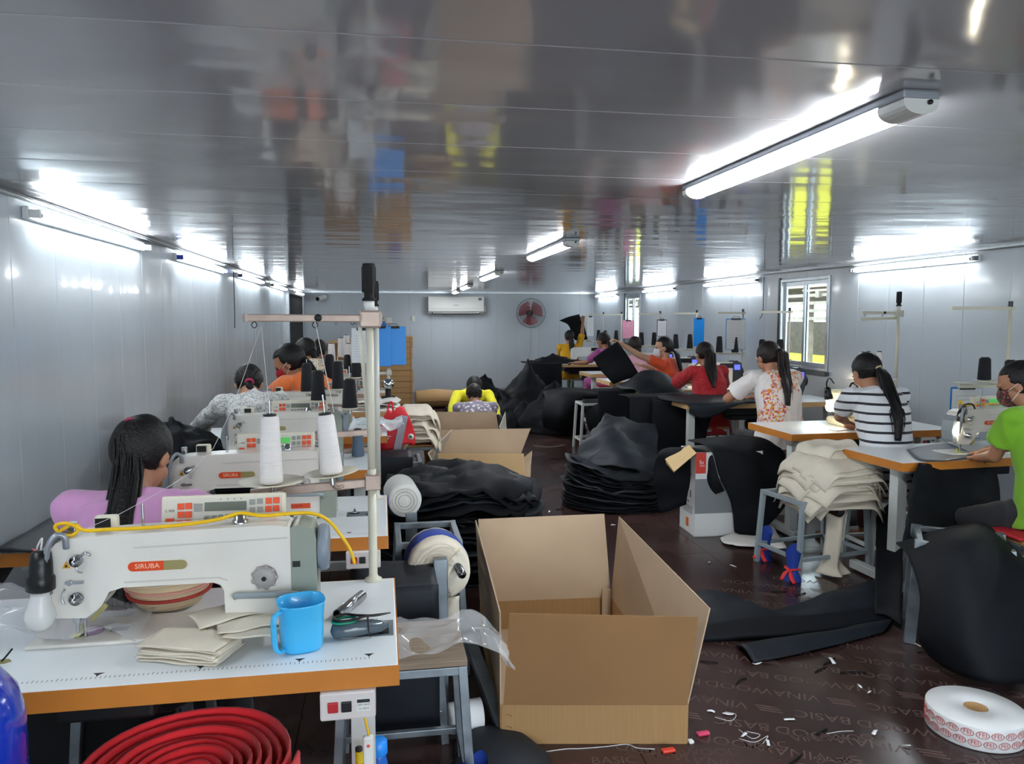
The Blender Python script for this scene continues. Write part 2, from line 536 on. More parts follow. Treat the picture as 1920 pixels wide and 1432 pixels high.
# skirting channel at floor
mb = MB(); mb.box2((XL, YN, 0), (XL + .012, 13.25, 0.05)); mb.box2((XL, 15.79, 0), (XL + .012, YB, 0.05)); struct('baseboard_left', mb, M_alu)
mb = MB(); mb.box2((XR - .012, YN, 0), (XR, YB, 0.05)); struct('baseboard_right', mb, M_alu)
mb = MB(); mb.box2((XL + .012, YB - .012, 0), (XR - .012, YB, 0.05)); struct('baseboard_back', mb, M_alu)
mb = MB()
mb.box2((XL, YN, ZC - .022), (XL + .022, YB, ZC)); mb.box2((XR - .022, YN, ZC - .022), (XR, YB, ZC)); mb.box2((XL, YB - .022, ZC - .022), (XR, YB, ZC))
struct('trim_1', mb, M_alu)
# outside the windows: yard wall, shed roof beams and yellow tarpaulin
mb = MB(); mb.box2((XR + .06, 2, -.6), (24, 34, -.5)); g = struct('ground_outside', mb, mat('yard_concrete', '#8c8b84', 0.9, var=0.2))
mb = MB(); mb.box2((9.0, 12, -.5), (9.15, 30, .78)); props(obj('yard_wall', mb, mat('yard_yellow', '#e9e04a', 0.8, var=0.12)), kind='structure')
mb = MB()
for k in range(14):
    mb.box2((8.2, 9 + k * 1.5, 1.95 + .0 * k), (12.5, 9.12 + k * 1.5, 2.1))
mb.box2((8.2, 8, 2.15), (12.5, 32, 2.2))
for k in range(5): mb.box2((8.3, 10 + 4 * k, -.5), (8.42, 10.12 + 4 * k, 2.15))
for k in range(4): mb.box2((8.25, 8, 1.52 + k * .15), (8.33, 32, 1.58 + k * .15))
mb.box2((12.6, 8, -.5), (12.8, 34, 1.45))
props(obj('yard_shed', mb, mat('shed_metal', '#8d8478', 0.6, 0.2, var=0.2)), kind='structure')

# ---------------------------------------------------------------- lights
M_tube = emitter('tube_light', '#f3fbff', TUBE)
M_batten = mat('batten_enamel', '#d8dcdc', 0.35)
M_cap_grey = mat('tube_cap', '#7d8388', 0.4, 0.5)
M_blue = mat('blue_plastic', '#1b3fae', 0.35)
def wall_tube(x, y0, y1, sgn, label, cap, z=2.025):
    """batten with one bare tube; sgn=+1: on the left wall, tube towards +x"""
    L = y1 - y0
    t = thing('tube_light', label, 'light', (x, y0, z), 0)
    b = MB(); b.box2((sgn * .001, 0, -.028), (sgn * .03, L, .028)); obj('batten', b, M_batten, t, bev=.004)
    for yy in (0.012, L - .012):
        e = MB(); e.box2((sgn * .03, yy - .012, -.022), (sgn * .075, yy + .012, .014)); obj('lamp_holder', e, cap, t, bev=.003)
    g = MB(); g.cyl((sgn * .055, .03, -.006), (sgn * .055, L - .03, -.006), .014, n=10); obj('tube', g, M_tube, t)
    for yy in (.03, L - .055):
        g = MB(); g.cyl((sgn * .055, yy, -.006), (sgn * .055, yy + .025, -.006), .0146, n=12); obj('tube_cap', g, M_cap_grey, t)
    return t
wall_tube(XL, 3.75, 5.45, 1, 'long bare fluorescent tube on left wall nearest the camera, with pale lamp holders', M_batten)
wall_tube(XL, 6.25, 8.05, 1, 'fluorescent tube on left wall with bright blue end holder, second from the camera', M_blue)
wall_tube(XL, 8.8, 10.5, 1, 'fluorescent tube on left wall with dark blue holder, third from the camera', mat('navy_plastic', '#182b5c', .4))
wall_tube(XL, 11.3, 13.0, 1, 'fluorescent tube on left wall just before the dark doorway', mat('dark_holder', '#23272c', .4))
wall_tube(XL, 14.2, 15.7, 1, 'fluorescent tube above the dark doorway on left wall', M_batten)
wall_tube(XL, 0.6, 2.2, 1, 'fluorescent tube on left wall beside the camera, outside the frame', M_batten)
wall_tube(XR, 5.3, 6.9, -1, 'fluorescent tube on right wall above the striped-shirt worker, right of the window', M_cap_grey)
wall_tube(XR, 8.8, 10.4, -1, 'fluorescent tube on right wall just behind the near window', M_cap_grey)
wall_tube(XR, 11.5, 13.0, -1, 'fluorescent tube on right wall before the far window', M_cap_grey)
wall_tube(XR, 14.5, 16.0, -1, 'fluorescent tube on right wall nearest the back wall', M_cap_grey)
wall_tube(XR, 1.6, 3.2, -1, 'fluorescent tube on right wall beside the camera, outside the frame', M_cap_grey)
M_lens = emitter('led_diffuser', '#f6fbff', TUBE * 1.6)
def led(x, y0, y1, label):
    L = y1 - y0
    t = thing('ceiling_lamp', label, 'light', (x, y0, ZC), 0, None)
    b = MB(); b.box2((-.05, 0, -.022), (.05, L, 0)); obj('base_tray', b, mat('lamp_tray', '#8f959c', .4, .3), t, bev=.006)
    prof = [(-.044, -.02)] + [(.044 * math.cos(a), -.03 - .026 * math.sin(a)) for a in [PI - k * PI / 10 for k in range(11)]] + [(.044, -.02)]
    dl = MB(); dl.prism([(a, b_) for a, b_ in prof], .10, L - .04, 'xz'); obj('diffuser', dl, M_lens, t)
    for a, b_ in ((.0, .10), (L - .04, L)):
        e = MB(); e.prism([(1.06 * p, q - .002) for p, q in prof], a, b_, 'xz'); obj('end_cap', e, M_white, t, bev=.003)
    s = MB(); s.lathe([(.006, 0), (.006, .004)], (.02, -.002, -.03), axis=(0, -1, 0), n=12); obj('cable_plug', s, M_black, t)
    return t
led(1.27, 1.68, 3.04, 'large LED batten lamp on ceiling nearest the camera')
led(1.28, 5.10, 6.55, 'LED batten lamp on ceiling, second from the camera')
led(1.34, 8.75, 10.2, 'LED batten lamp on ceiling, third from the camera')
led(1.40, 12.2, 13.4, 'LED batten lamp on ceiling, fourth from the camera')
led(1.46, 14.6, 15.6, 'small LED batten lamp on ceiling nearest the air conditioner')
led(1.27, -1.7, -.4, 'LED batten lamp on ceiling behind the camera')
# conduits and cables under the ceiling
def tube_thing(name, pts, r, m, label, cat, n=6, sub=5, parent=None):
    return obj(name, MB().tube(pts, r, n, sub), m, parent, label, cat)
M_cable_w = mat('white_cable', '#c8cbc8', .5); M_cable_g = mat('grey_cable', '#6c7076', .5)
rr = random.Random(2)
tube_thing('conduit', [(XL + .035, YN + .1 + k * 1.3, 2.083 + .002 * rr.uniform(-1, 1)) for k in range(15)], .010, M_cable_w, 'white conduit running along the top of the left wall', 'conduit')
tube_thing('cable', [(XL + .062, YN + .1 + k * .6, 2.077 + .008 * rr.uniform(-1, 1)) for k in range(31)], .004, M_cable_g, 'thin grey cable running along the left wall above the tubes', 'cable')
tube_thing('conduit', [(XR - .03, YN + .1 + k * 1.3, 2.075 + .004 * rr.uniform(-1, 1)) for k in range(15)], .008, M_cable_w, 'white conduit running along the top of the right wall', 'conduit')
tube_thing('cable', [(XR - .05, YN + .1 + k * .6, 2.07 + .012 * rr.uniform(-1, 1)) for k in range(31)], .004, M_cable_g, 'thin grey cable sagging along the right wall above the tubes', 'cable')
tube_thing('cable', [(XR - .01, 8.72, 2.05), (XR - .02, 8.7, 1.8), (XR - .015, 8.72, 1.62), (XR - .02, 8.78, 1.55)], .006, M_cable_g, 'loose grey cable hanging on right wall behind the near window', 'cable')
tube_thing('cable', [(XL + .02, 8.6, 2.05), (XL + .02, 8.6, 1.7), (XL + .02, 8.58, 1.45)], .005, M_black, 'short black cable hanging on left wall below the third tube', 'cable')

# ---------------------------------------------------------------- back wall fittings
acp = ay(802, 556, YB); acq = ay(905, 588, YB)
W = acq.x - acp.x; Hh = acp.z - acq.z
t = thing('air_conditioner', 'white wall-mounted air conditioner high on the back wall', 'air conditioner', (acp.x, YB, acq.z))
pr = [(0, 0), (-.13, 0), (-.2, .05), (-.21, .12), (-.2, Hh), (0, Hh)]
m_ = MB(); m_.prism(pr, 0, W, 'yz'); obj('housing', m_, M_white, t, bev=.01)
m_ = MB(); m_.box((W / 2, -.165, .02), (W * .86, .05, .03), M=Matrix.Rotation(.6, 3, 'X')); obj('air_outlet', m_, M_black, t)
m_ = MB(); m_.box((W / 2, -.185, .022), (W * .84, .06, .004), M=Matrix.Rotation(.5, 3, 'X')); obj('louvre', m_, M_white, t)
m_ = MB(); add_text(m_, 'casper', .05, facing((W / 2, -.212, Hh * .5))); obj('lettering', m_, mat('ac_text', '#6d7276', .5), t)
m_ = MB(); m_.box((W * .93, -.206, Hh * .85), (.07, .004, .05)); obj('energy_sticker', m_, mat('ac_sticker', '#5c6a6e', .5), t)
m_ = MB(); m_.box((W + .04, -.03, .1), (.05, .05, .12)); obj('switch_box', m_, M_white, t, bev=.004)
# wall fan
fp = ay(991, 587, YB)
t = thing('wall_fan', 'round wall fan with grey wire cage and red blades on the back wall', 'fan', (fp.x, YB, fp.z))
R_ = .305
m_ = MB()
for yy, rs in ((-.30, (1.0, .8, .6, .4, .22)), (-.16, (.98, .7, .4))):
    for q in rs:
        bulge = -.09 * (1 - q * q) if yy < -.25 else .05 * (1 - q * q)
        m_.tube([(R_ * q * math.cos(a), yy + bulge, R_ * q * math.sin(a)) for a in [2 * PI * k / 36 for k in range(37)]], .006 if q == 1 else .002, 6, 1)
for k in range(40):
    a = 2 * PI * k / 40
    m_.tube([(R_ * q * math.cos(a), -.30 - .09 * (1 - q * q), R_ * q * math.sin(a)) for q in (.15, .5, .8, 1)], .0016, 4, 2)
    if k % 2 == 0: m_.tube([(R_ * q * math.cos(a), -.16 + .05 * (1 - q * q), R_ * q * math.sin(a)) for q in (.2, .6, .98)] , .0016, 4, 2)
obj('cage', m_, mat('fan_wire', '#59605f', .4, .5), t)
for k in range(3):
    a = 2 * PI * k / 3 + .5
    rows = []
    for q in (.05, .14, .22, .26):
        wd = .5 + .35 * math.sin(q * 9)
        rows.append([(q * math.cos(a + w_), -.23 + .06 * (w_ / .9), q * math.sin(a + w_)) for w_ in (-wd, 0, wd)])
    obj('blade', cloth_mb(rows, 4, 3, .003), mat('fan_red', '#a8404c', .35, alpha=.5), t)
m_ = MB(); m_.lathe([(.03, -.27), (.055, -.25), (.055, -.2), (.07, -.15), (.07, -.06), (.03, -.03)], (0, 0, 0), axis=(0, 1, 0)); obj('motor_housing', m_, mat('fan_dark', '#231a1c', .4), t)
m_ = MB(); m_.box((0, -.03, -.12), (.09, .06, .22)); m_.bar((0, -.09, 0), (0, -.03, -.12), .05, .05); obj('wall_bracket', m_, M_black, t, bev=.005)
m_ = MB(); m_.tube([(0.03, -.02, -.2), (.035, -.012, -.6), (.02, -.014, -1.0), (.06, -.02, -1.15), (-.02, -.03, -1.3), (.01, -.02, -1.35)], .005, 6, 6); obj('power_cord', m_, M_cable_w, t)
# switch plate, camera
sp = ay(775, 597, YB)
m_ = MB(); m_.box((0, -.01, 0), (.075, .02, .11)); obj('switch_plate', m_, M_white, None, 'small white switch plate on the back wall left of the air conditioner', 'switch', loc=(sp.x, YB, sp.z), bev=.004)
sp = ay(604, 559, YB)
t = thing('security_camera', 'small white bullet security camera under the ceiling at the back', 'camera', (sp.x, YB, sp.z))
m_ = MB(); m_.cyl((0, -.02, .03), (0, -.08, .03), .02); m_.cyl((0, 0, .03), (0, -.02, .03), .05); obj('mount', m_, M_white, t)
m_ = MB(); m_.cyl((.06, -.06, .03), (-.07, -.26, -.02), .055, .055); obj('body', m_, M_white, t, bev=.006)
m_ = MB(); m_.cyl((-.068, -.257, -.019), (-.076, -.27, -.022), .042); obj('lens', m_, M_black, t)
# ================================================================ BUILDERS
M_top = mat('white_laminate', '#e4e9ea', 0.28, var=0.03, vscale=5)
M_edge = mat('orange_edge_band', '#c47a2c', 0.45, var=0.1, vscale=6)
M_edge_pale = mat('pale_edge_band', '#cfa873', 0.5, var=0.1, vscale=6)
M_leg = mat('leg_enamel', '#c9cdca', 0.45, var=0.05)
M_dark = mat('dark_metal', '#17191c', 0.5, 0.3, var=0.2)
M_steel = mat('polished_steel', '#b9bcbe', 0.18, 1.0)
M_mach = mat('machine_enamel', '#dcd8cf', 0.3, var=0.05, vscale=7, coat=0.2)
M_machg = mat('machine_green_grey', '#8d9488', 0.35, var=0.06)
M_wheel = mat('handwheel_grey', '#7f8993', 0.4)
M_faceg = mat('face_grey', '#8e9799', 0.3, coat=0.3)
M_cream = mat('cream_plastic', '#d9d3bf', 0.45, var=0.03)
M_orange = mat('orange_badge', '#d8481a', 0.4)
M_khaki = mat('khaki_badge', '#9c9361', 0.4, 0.3)
M_btn_red = mat('orange_button', '#e0522c', 0.45)
M_btn_grey = mat('grey_button', '#8f918c', 0.5)
M_lcd = mat('lcd_grey', '#6f746a', 0.2)
M_lcd_on = mat('lcd_green', '#4f9a55', 0.2, emit='#5ac25a', estr=0.15)
M_ink = mat('ink', '#26282a', 0.6)
M_yellow = mat('yellow_cable', '#e6b800', 0.45)
M_pole = mat('pole_enamel', '#c9c6b4', 0.35, var=0.05)
M_arm = mat('stand_arm_metal', '#a8958a', 0.38, 0.35, var=0.15, vscale=20)
M_foam = mat('black_foam', '#0b0c0d', 0.75)
M_thread_w = mat('white_thread', '#e9e4e2', 0.75, bump=0.5, bscale=3, stretch=(1, 1, 160))
M_thread_k = mat('black_thread', '#15161d', 0.75, bump=0.5, bscale=3, stretch=(1, 1, 160))
M_thread_b = mat('blue_grey_thread', '#5f7085', 0.75, bump=0.5, bscale=3, stretch=(1, 1, 160))
M_card = mat('cardboard', '#a98558', 0.75, var=0.07, vscale=4, bump=0.15, bscale=4, stretch=(60, 1, 1))
M_card_in = mat('cardboard_inside', '#b9a287', 0.75, var=0.06, vscale=3)
M_card_dark = mat('cardboard_brown', '#8b6740', 0.75, var=0.08, vscale=3)
M_blackfab = mat('black_fabric', '#0e1116', 0.7, var=0.25, vscale=5, bump=0.1, bscale=180, spec=0.25)
M_blackfab2 = mat('charcoal_fabric', '#191e25', 0.58, var=0.25, vscale=4, bump=0.1, bscale=160, spec=0.35)
M_canvas = mat('cream_canvas', '#d8cfbd', 0.85, var=0.07, vscale=6, bump=0.25, bscale=220)
M_plasticfilm = mat('clear_film', '#eef2f5', 0.08, alpha=0.2, spec=0.9, bump=0.5, bscale=6)
M_wood = mat('plain_wood', '#b98b55', 0.6, var=0.2, vscale=3, stretch=(1, 12, 12))

def sewing_table(label, x, y, w=1.25, d=0.58, rz=0, leg_y=0.16, lx0=.09, band=M_edge, switch=None, box_x=0.8, group=None, pan=True):
    """origin: left front corner on the floor"""
    t = thing('sewing_table', label, 'table', (x, y, 0), rz, group)
    m = MB(); m.box2((.003, .003, .715), (w - .003, d - .003, .7605)); obj('tabletop', m, M_top, t, bev=.002)
    m = MB()
    for a, b in (((0, 0), (w, .003)), ((0, d - .003), (w, d)), ((0, .003), (.003, d - .003)), ((w - .003, .003), (w, d - .003))):
        m.box2((a[0], a[1], .712), (b[0], b[1], .7595))
    obj('edge_band', m, band, t)
    for lx in (lx0, w - .09):
        m = MB()
        m.box2((lx - .03, leg_y - .035, .06), (lx + .03, leg_y - .032, .71)); m.box2((lx - .03, leg_y - .035, .06), (lx - .027, leg_y + .035, .71))
        m.box2((lx + .027, leg_y - .035, .06), (lx + .03, leg_y + .035, .71)); m.box2((lx - .03, leg_y + .02, .38), (lx + .03, leg_y + .023, .71))
        m.box2((lx - .02, .03, .69), (lx + .02, d - .06, .714))
        obj('leg', m, M_leg, t, bev=.003)
        m = MB(); m.box2((lx - .028, .03, .012), (lx + .028, d - .06, .062)); obj('foot', m, M_leg, t, bev=.006)
    m = MB(); m.box2((.12, leg_y + .024, .16), (w - .12, leg_y + .054, .21)); obj('crossbar', m, M_leg, t, bev=.004)
    if pan:
        m = MB(); m.box2((w * .30, .18, .62), (w * .74, .46, .712)); m.box2((w * .34, .22, .57), (w * .52, .42, .62)); obj('oil_pan', m, M_dark, t, bev=.01)
        m = MB(); m.cyl((w * .55, .2, .50), (w * .55, .44, .50), .085); m.box2((w * .5, .25, .5), (w * .6, .4, .64)); obj('motor', m, M_dark, t, bev=.004)
        m = MB(); m.box((w * .5, .16, .11), (.3, .2, .012), M=Matrix.Rotation(.35, 3, 'X')); m.bar((w * .55, .2, .15), (w * .55, .3, .47), .01, .01); obj('pedal', m, M_dark, t, bev=.003)
    if switch is not None:
        s = MB(); s.box2((switch, -.012, .645), (switch + .125, .06, .711)); so = obj('switch_box', s, mat('switch_box_plastic', '#cfc9c6', .45), t, bev=.005)
        for k, mm in ((0, mat('red_button', '#b3262b', .4)), (1, M_black)):
            b = MB(); b.box2((switch + .018 + .03 * k, -.018, .666), (switch + .041 + .03 * k, -.011, .69)); bo = obj('push_button', b, mm, so, bev=.002)
        b = MB(); b.box2((switch + .082, -.0125, .664), (switch + .113, -.0121, .694)); obj('rating_label', b, M_white, so)
        b = MB(); b.box2((switch + .083, -.0128, .684), (switch + .112, -.0126, .692))
        add_text(b, '220V 50HZ', .006, facing((switch + .098, -.0127, .679)), .0001); add_text(b, 'CL-550-4', .006, facing((switch + .098, -.0127, .670)), .0001)
        obj('label_print', b, M_ink, so)
    return t

def control_panel(parent, P0, lcd=M_lcd):
    """panel .31 x .094, tilted back"""
    R = Matrix.Translation(P0) @ Matrix.Rotation(-.22, 4, 'X')
    s = .31 / 870
    def at(u, v, d=0.0): return ((u - 40) * s, d, (1035 - v) * s)
    def bx(u0, v0, u1, v1, d0, d1):
        m = MB(); m.M = R; a = at(u0, v0, d0); b = at(u1, v1, d1); m.box2(a, b); return m
    p = obj('control_panel', bx(40, 770, 910, 1035, -.004, .03), M_cream, parent, bev=.006)
    obj('front_plate', bx(62, 792, 890, 1015, -.0052, -.004), mat('panel_plate', '#cfccbf', .4), p)
    obj('display', bx(342, 826, 636, 892, -.0068, -.005), lcd, p)
    for u, v in ((178, 850), (232, 848), (180, 910), (232, 910), (173, 972), (228, 970), (103, 962), (795, 832), (850, 830), (793, 892), (848, 890), (791, 952), (847, 950)):
        h = 29 if u == 103 else 23
        m = MB(); m.M = R; m.box2(at(u - h, v - h, -.0085), at(u + h, v + h, -.0045)); obj('orange_button', m, M_btn_red, p, bev=.001)
    for u, v in ((297, 862), (678, 836), (732, 832), (678, 896), (732, 893), (676, 955), (730, 953), (358, 944), (408, 943)):
        h = 29 if u == 297 else 20
        m = MB(); m.M = R; m.box2(at(u - h, v - h, -.008), at(u + h, v + h, -.0045)); obj('grey_button', m, M_btn_grey, p, bev=.001)
    for u, v in ((455, 930), (502, 929), (550, 928), (597, 926), (455, 982), (502, 980), (550, 978), (597, 976)):
        m = MB(); m.M = R; m.ell(at(u, v, -.0055), (.0068, .002, .0045), 10, 6); obj('oval_button', m, M_btn_grey, p)
    m = MB(); m.M = R
    add_text(m, 'L-900', .0095, facing(at(103, 880, -.0055)), .0002)
    add_text(m, 'P', .009, facing(at(358, 944, -.0083)), .0002); add_text(m, 'S', .009, facing(at(408, 943, -.0083)), .0002)
    for u in (455, 502, 550, 597):
        m.box2(at(u - 3, 803, -.0055), at(u + 3, 811, -.0053))
    obj('panel_print', m, M_ink, p)
    m = MB(); m.M = None
    a = R @ Vector(at(912, 930, .01)); m.tube([a, a + Vector((.012, 0, -.004)), a + Vector((.022, .01, -.03)), a + Vector((.02, .02, -.06))], .004, 8)
    obj('panel_cable', m, M_cable_g, p)
    return p

def sewing_machine(label, loc, group=None, lcd=M_lcd, rz=0):
    t = thing('sewing_machine', label, 'sewing machine', loc, rz, group)
    b = MB(); b.box2((-.10, -.075, 0), (.50, .10, .010)); b.box2((.33, -.075, .010), (.515, .10, .022)); obj('bed', b, M_mach, t, bev=.004)
    prof = [(-.045, .066), (.03, .062), (.065, .088), (.085, .125), (.115, .134), (.325, .134), (.342, .128), (.35, .112), (.352, .010), (.512, .010),
            (.512, .268), (.47, .275), (.40, .274), (.12, .268), (.0, .262), (-.03, .252), (-.045, .235)]
    a = MB(); a.prism(prof, -.046, .052, 'xz'); obj('arm', a, M_mach, t, bev=.014, seg=4)
    a = MB(); a.prism([(.14, .235), (.505, .243), (.505, .239), (.15, .231)], -.0475, -.045, 'xz'); a.prism([(.12, .149), (.34, .149), (.36, .14), (.36, .136), (.335, .145), (.12, .145)], -.0472, -.045, 'xz')
    obj('arm_ridge', a, mat('enamel_shade', '#c4c0b8', .35), t)
    # face cover and needle parts
    f = MB(); f.prism([(-.05, .07), (-.05, .235), (-.075, .20), (-.085, .14), (-.072, .08)], -.04, .045, 'xz'); obj('face_cover', f, M_faceg, t, bev=.01, seg=3)
    f = MB(); f.tube([(-.046, -.05, .13), (-.047, -.062, .19), (-.04, -.062, .25), (-.024, -.055, .275), (-.008, -.05, .268), (-.006, -.048, .24)], .007, 8, 5, flat=1.4); obj('thread_guard', f, mat('guard_grey', '#8b9096', .3, .4), t)
    f = MB(); f.box2((-.012, -.02, .268), (.006, .0, .285)); f.cyl((-.003, -.01, .285), (-.003, -.01, .295), .011); obj('needle_screw', f, M_steel, t, bev=.002)
    f = MB(); f.cyl((-.002, -.012, .0), (-.002, -.012, .075), .0042); f.cyl((-.002, -.012, .04), (-.002, -.012, .075), .008); f.cyl((.011, .0, .012), (.011, .0, .08), .0045); f.box2((-.01, -.02, .045), (.006, -.004, .056)); obj('needle_bar', f, M_steel, t)
    f = MB(); f.box2((-.012, -.035, .011), (.008, .012, .014)); f.box((-.002, .0, .02), (.014, .01, .02)); obj('presser_foot', f, mat('foot_yellow', '#b9bd4a', .3, .4), t, bev=.001)
    f = MB(); f.lathe([(.03, .0105), (.034, .011), (.034, .0102)], (.02, .0, 0)); f.box2((.07, -.01, .0102), (.11, .015, .0112)); obj('needle_plate', f, M_steel, t)
    f = MB()
    for c, r in (((.018, .21), .014), ((.014, .115), .015)):
        f.lathe([(.003, 0), (r, .002), (r, .006), (r * .55, .007), (r * .55, .012), (r, .013), (r, .016), (r * .4, .018), (r * .4, .03), (0, .031)], (c[0], -.047, c[1]), axis=(0, -1, 0), n=20)
    f.tube([(.02, -.05, .215), (.04, -.058, .228), (.05, -.056, .222)], .003, 6); f.tube([(.018, -.06, .2), (.022, -.06, .185), (.028, -.05, .178)], .002, 6)
    f.box2((-.01, -.056, .152), (.03, -.046, .158)); f.cyl((.0, -.058, .155), (.0, -.046, .155), .006); f.tube([(-.012, -.05, .14), (-.016, -.06, .12), (-.01, -.062, .105)], .002, 6)
    obj('tension_discs', f, M_steel, t)
    f = MB(); f.box((.06, -.045, .075), (.012, .012, .05), M=Matrix.Rotation(.75, 3, 'Y')); obj('guard_lever', f, M_khaki, t, bev=.002)
    f = MB(); f.prism([(-.018, .19), (.002, .19), (-.008, .208)], -.0475, -.046, 'xz'); w = obj('warning_triangle', f, mat('warning_yellow', '#d29a2a', .5), t)
    f = MB(); f.prism([(-.012, .193), (-.004, .193), (-.008, .201)], -.0482, -.0476, 'xz'); obj('warning_mark', f, M_ink, w)
    # badge
    def pill(x0, x1, z, h, y0, y1, l=True, r=True):
        pts = []
        if l: pts += [(x0 + h * (1 - math.cos(q)), z + h * math.sin(q)) for q in [-PI / 2 + k * PI / 8 for k in range(9)]][::-1]
        pts = []
        for k in range(9):
            q = PI / 2 + k * PI / 8
            pts.append((x0 + h + h * math.cos(q), z + h * math.sin(q)) if l else ((x0, z + (h if k < 5 else -h))))
        for k in range(9):
            q = -PI / 2 + k * PI / 8
            pts.append((x1 - h + h * math.cos(q), z + h * math.sin(q)) if r else ((x1, z + (-h if k < 5 else h))))
        out = []
        for p in pts:
            if not out or (abs(out[-1][0] - p[0]) + abs(out[-1][1] - p[1])) > 1e-6: out.append(p)
        return out
    f = MB(); f.prism(pill(.128, .268, .186, .0135, 0, 0), -.0475, -.0455, 'xz'); bd = obj('badge', f, M_cream, t)
    f = MB(); f.prism(pill(.13, .212, .186, .0118, 0, 0, True, False), -.049, -.047, 'xz'); obj('orange_half', f, M_orange, bd)
    f = MB(); f.prism(pill(.212, .266, .186, .0118, 0, 0, False, True), -.049, -.047, 'xz'); obj('khaki_half', f, M_khaki, bd)
    f = MB(); add_text(f, 'SIRUBA', .0175, facing((.174, -.0493, .186)), .0003); obj('badge_lettering', f, mat('badge_pale', '#f0c9a8', .4), bd)
    # right end
    f = MB(); f.prism([(.513, .0), (.513, .268), (.535, .275), (.565, .262), (.575, .235), (.575, .0)], -.05, .056, 'xz'); hs = obj('end_housing', f, M_machg, t, bev=.008, seg=3)
    f = MB(); f.box2((.516, -.0515, .165), (.535, -.049, .18)); f.cyl((.526, -.053, .172), (.526, -.05, .172), .003); obj('small_switch', f, M_black, hs)
    f = MB(); f.lathe([(.02, 0), (.056, .002), (.06, .008), (.06, .022), (.055, .028), (.02, .026)], (.575, 0, .2), axis=(1, 0, 0), n=36); obj('handwheel', f, M_wheel, t)
    f = MB(); f.lathe([(.0, .016), (.012, .016), (.024, .014), (.028, .008), (.03, .0)], (.448, -.046, .142), axis=(0, -1, 0), n=28)
    for k in range(9):
        q = 2 * PI * k / 9; f.ell((.448 + .027 * math.cos(q), -.052, .142 + .027 * math.sin(q)), (.006, .006, .006), 8, 6)
    dl = obj('stitch_dial', f, mat('dial_grey', '#9b9692', .4), t)
    f = MB(); f.cyl((.448, -.064, .142), (.448, -.061, .142), .006); obj('dial_centre', f, M_black, dl)
    f = MB(); f.tube([(.375, -.06, .098), (.39, -.064, .102), (.47, -.07, .102), (.515, -.07, .102), (.527, -.06, .094), (.527, -.05, .08)], .005, 8, 4, flat=1.6); obj('reverse_lever', f, M_faceg, t)
    f = MB(); f.box2((.40, -.0480, .042), (.475, -.0455, .062)); sl = obj('model_label', f, M_btn_red, t)
    f = MB(); add_text(f, 'L918-M1', .012, facing((.425, -.0483, .052)), .0002); obj('label_lettering', f, M_ink, sl)
    f = MB(); f.lathe([(.02, -.004), (.02, .008), (.014, .01), (.014, .02), (.006, .024), (0, .024)], (.385, 0, .272)); obj('oil_sight_cap', f, M_steel, t)
    f = MB(); f.cyl((.152, .01, .266), (.152, .01, .33), .0035); f.cyl((.152, .01, .266), (.152, .01, .272), .006); obj('thread_post', f, M_steel, t)
    f = MB(); f.box2((.03, .03, .262), (.085, .055, .297)); gb = obj('gauge_box', f, M_cream, t, bev=.006)
    f = MB(); f.box2((.034, .028, .268), (.07, .0302, .292)); obj('gauge_screen', f, M_black, gb)
    control_panel(t, Vector((.175, .075, .236)), lcd)
    return t

def lathe_cone(h=.19, r0=.033, r1=.026):
    return [(r0 * .9, 0), (r0, .004), (r1, h - .006), (r1 * .85, h)]
def thread_cone(label, loc, m, h=.19, r0=.034, r1=.026, group=None, lean=(0, 0)):
    t = thing('thread_cone', label, 'thread cone', loc, 0, group)
    t.rotation_euler = (lean[0], lean[1], 0)
    b = MB(); b.lathe(lathe_cone(h, r0, r1), n=24); obj('wound_thread', b, m, t)
    b = MB(); b.lathe([(r1 * .75, h - .001), (r1 * .72, h + .006), (r1 * .35, h + .006), (r1 * .3, h + .002)], n=16); obj('plastic_core', b, M_black, t)
    return t

def hanging_lamp(label, loc, lit=False, lean=0.0, group=None, s=1.0, arm=None):
    t = thing('lamp_bulb', label, 'lamp', loc, 0, group, scale=s)
    t.rotation_euler = (0, lean, 0)
    b = MB(); b.lathe([(.006, .125), (.018, .12), (.021, .10), (.022, .075), (.026, .07), (.027, .045), (.023, .042)], n=22); obj('socket', b, M_black, t)
    if arm:
        b = MB(); b.tube([(0, 0, .12), (.0, 0, .15), (arm[0] * .5, arm[1] * .5, .17), arm], .005, 8, 5); obj('lamp_arm', b, M_black, t)
    b = MB(); b.lathe([(.0, -.042), (.015, -.038), (.025, -.028), (.029, -.012), (.027, .0), (.022, .012), (.0185, .03), (.0185, .042)], n=24)
    obj('bulb', b, emitter('lit_bulb', '#fff2d8', 14.0) if lit else mat('bulb_white', '#dcdcd8', .25), t)
    return t

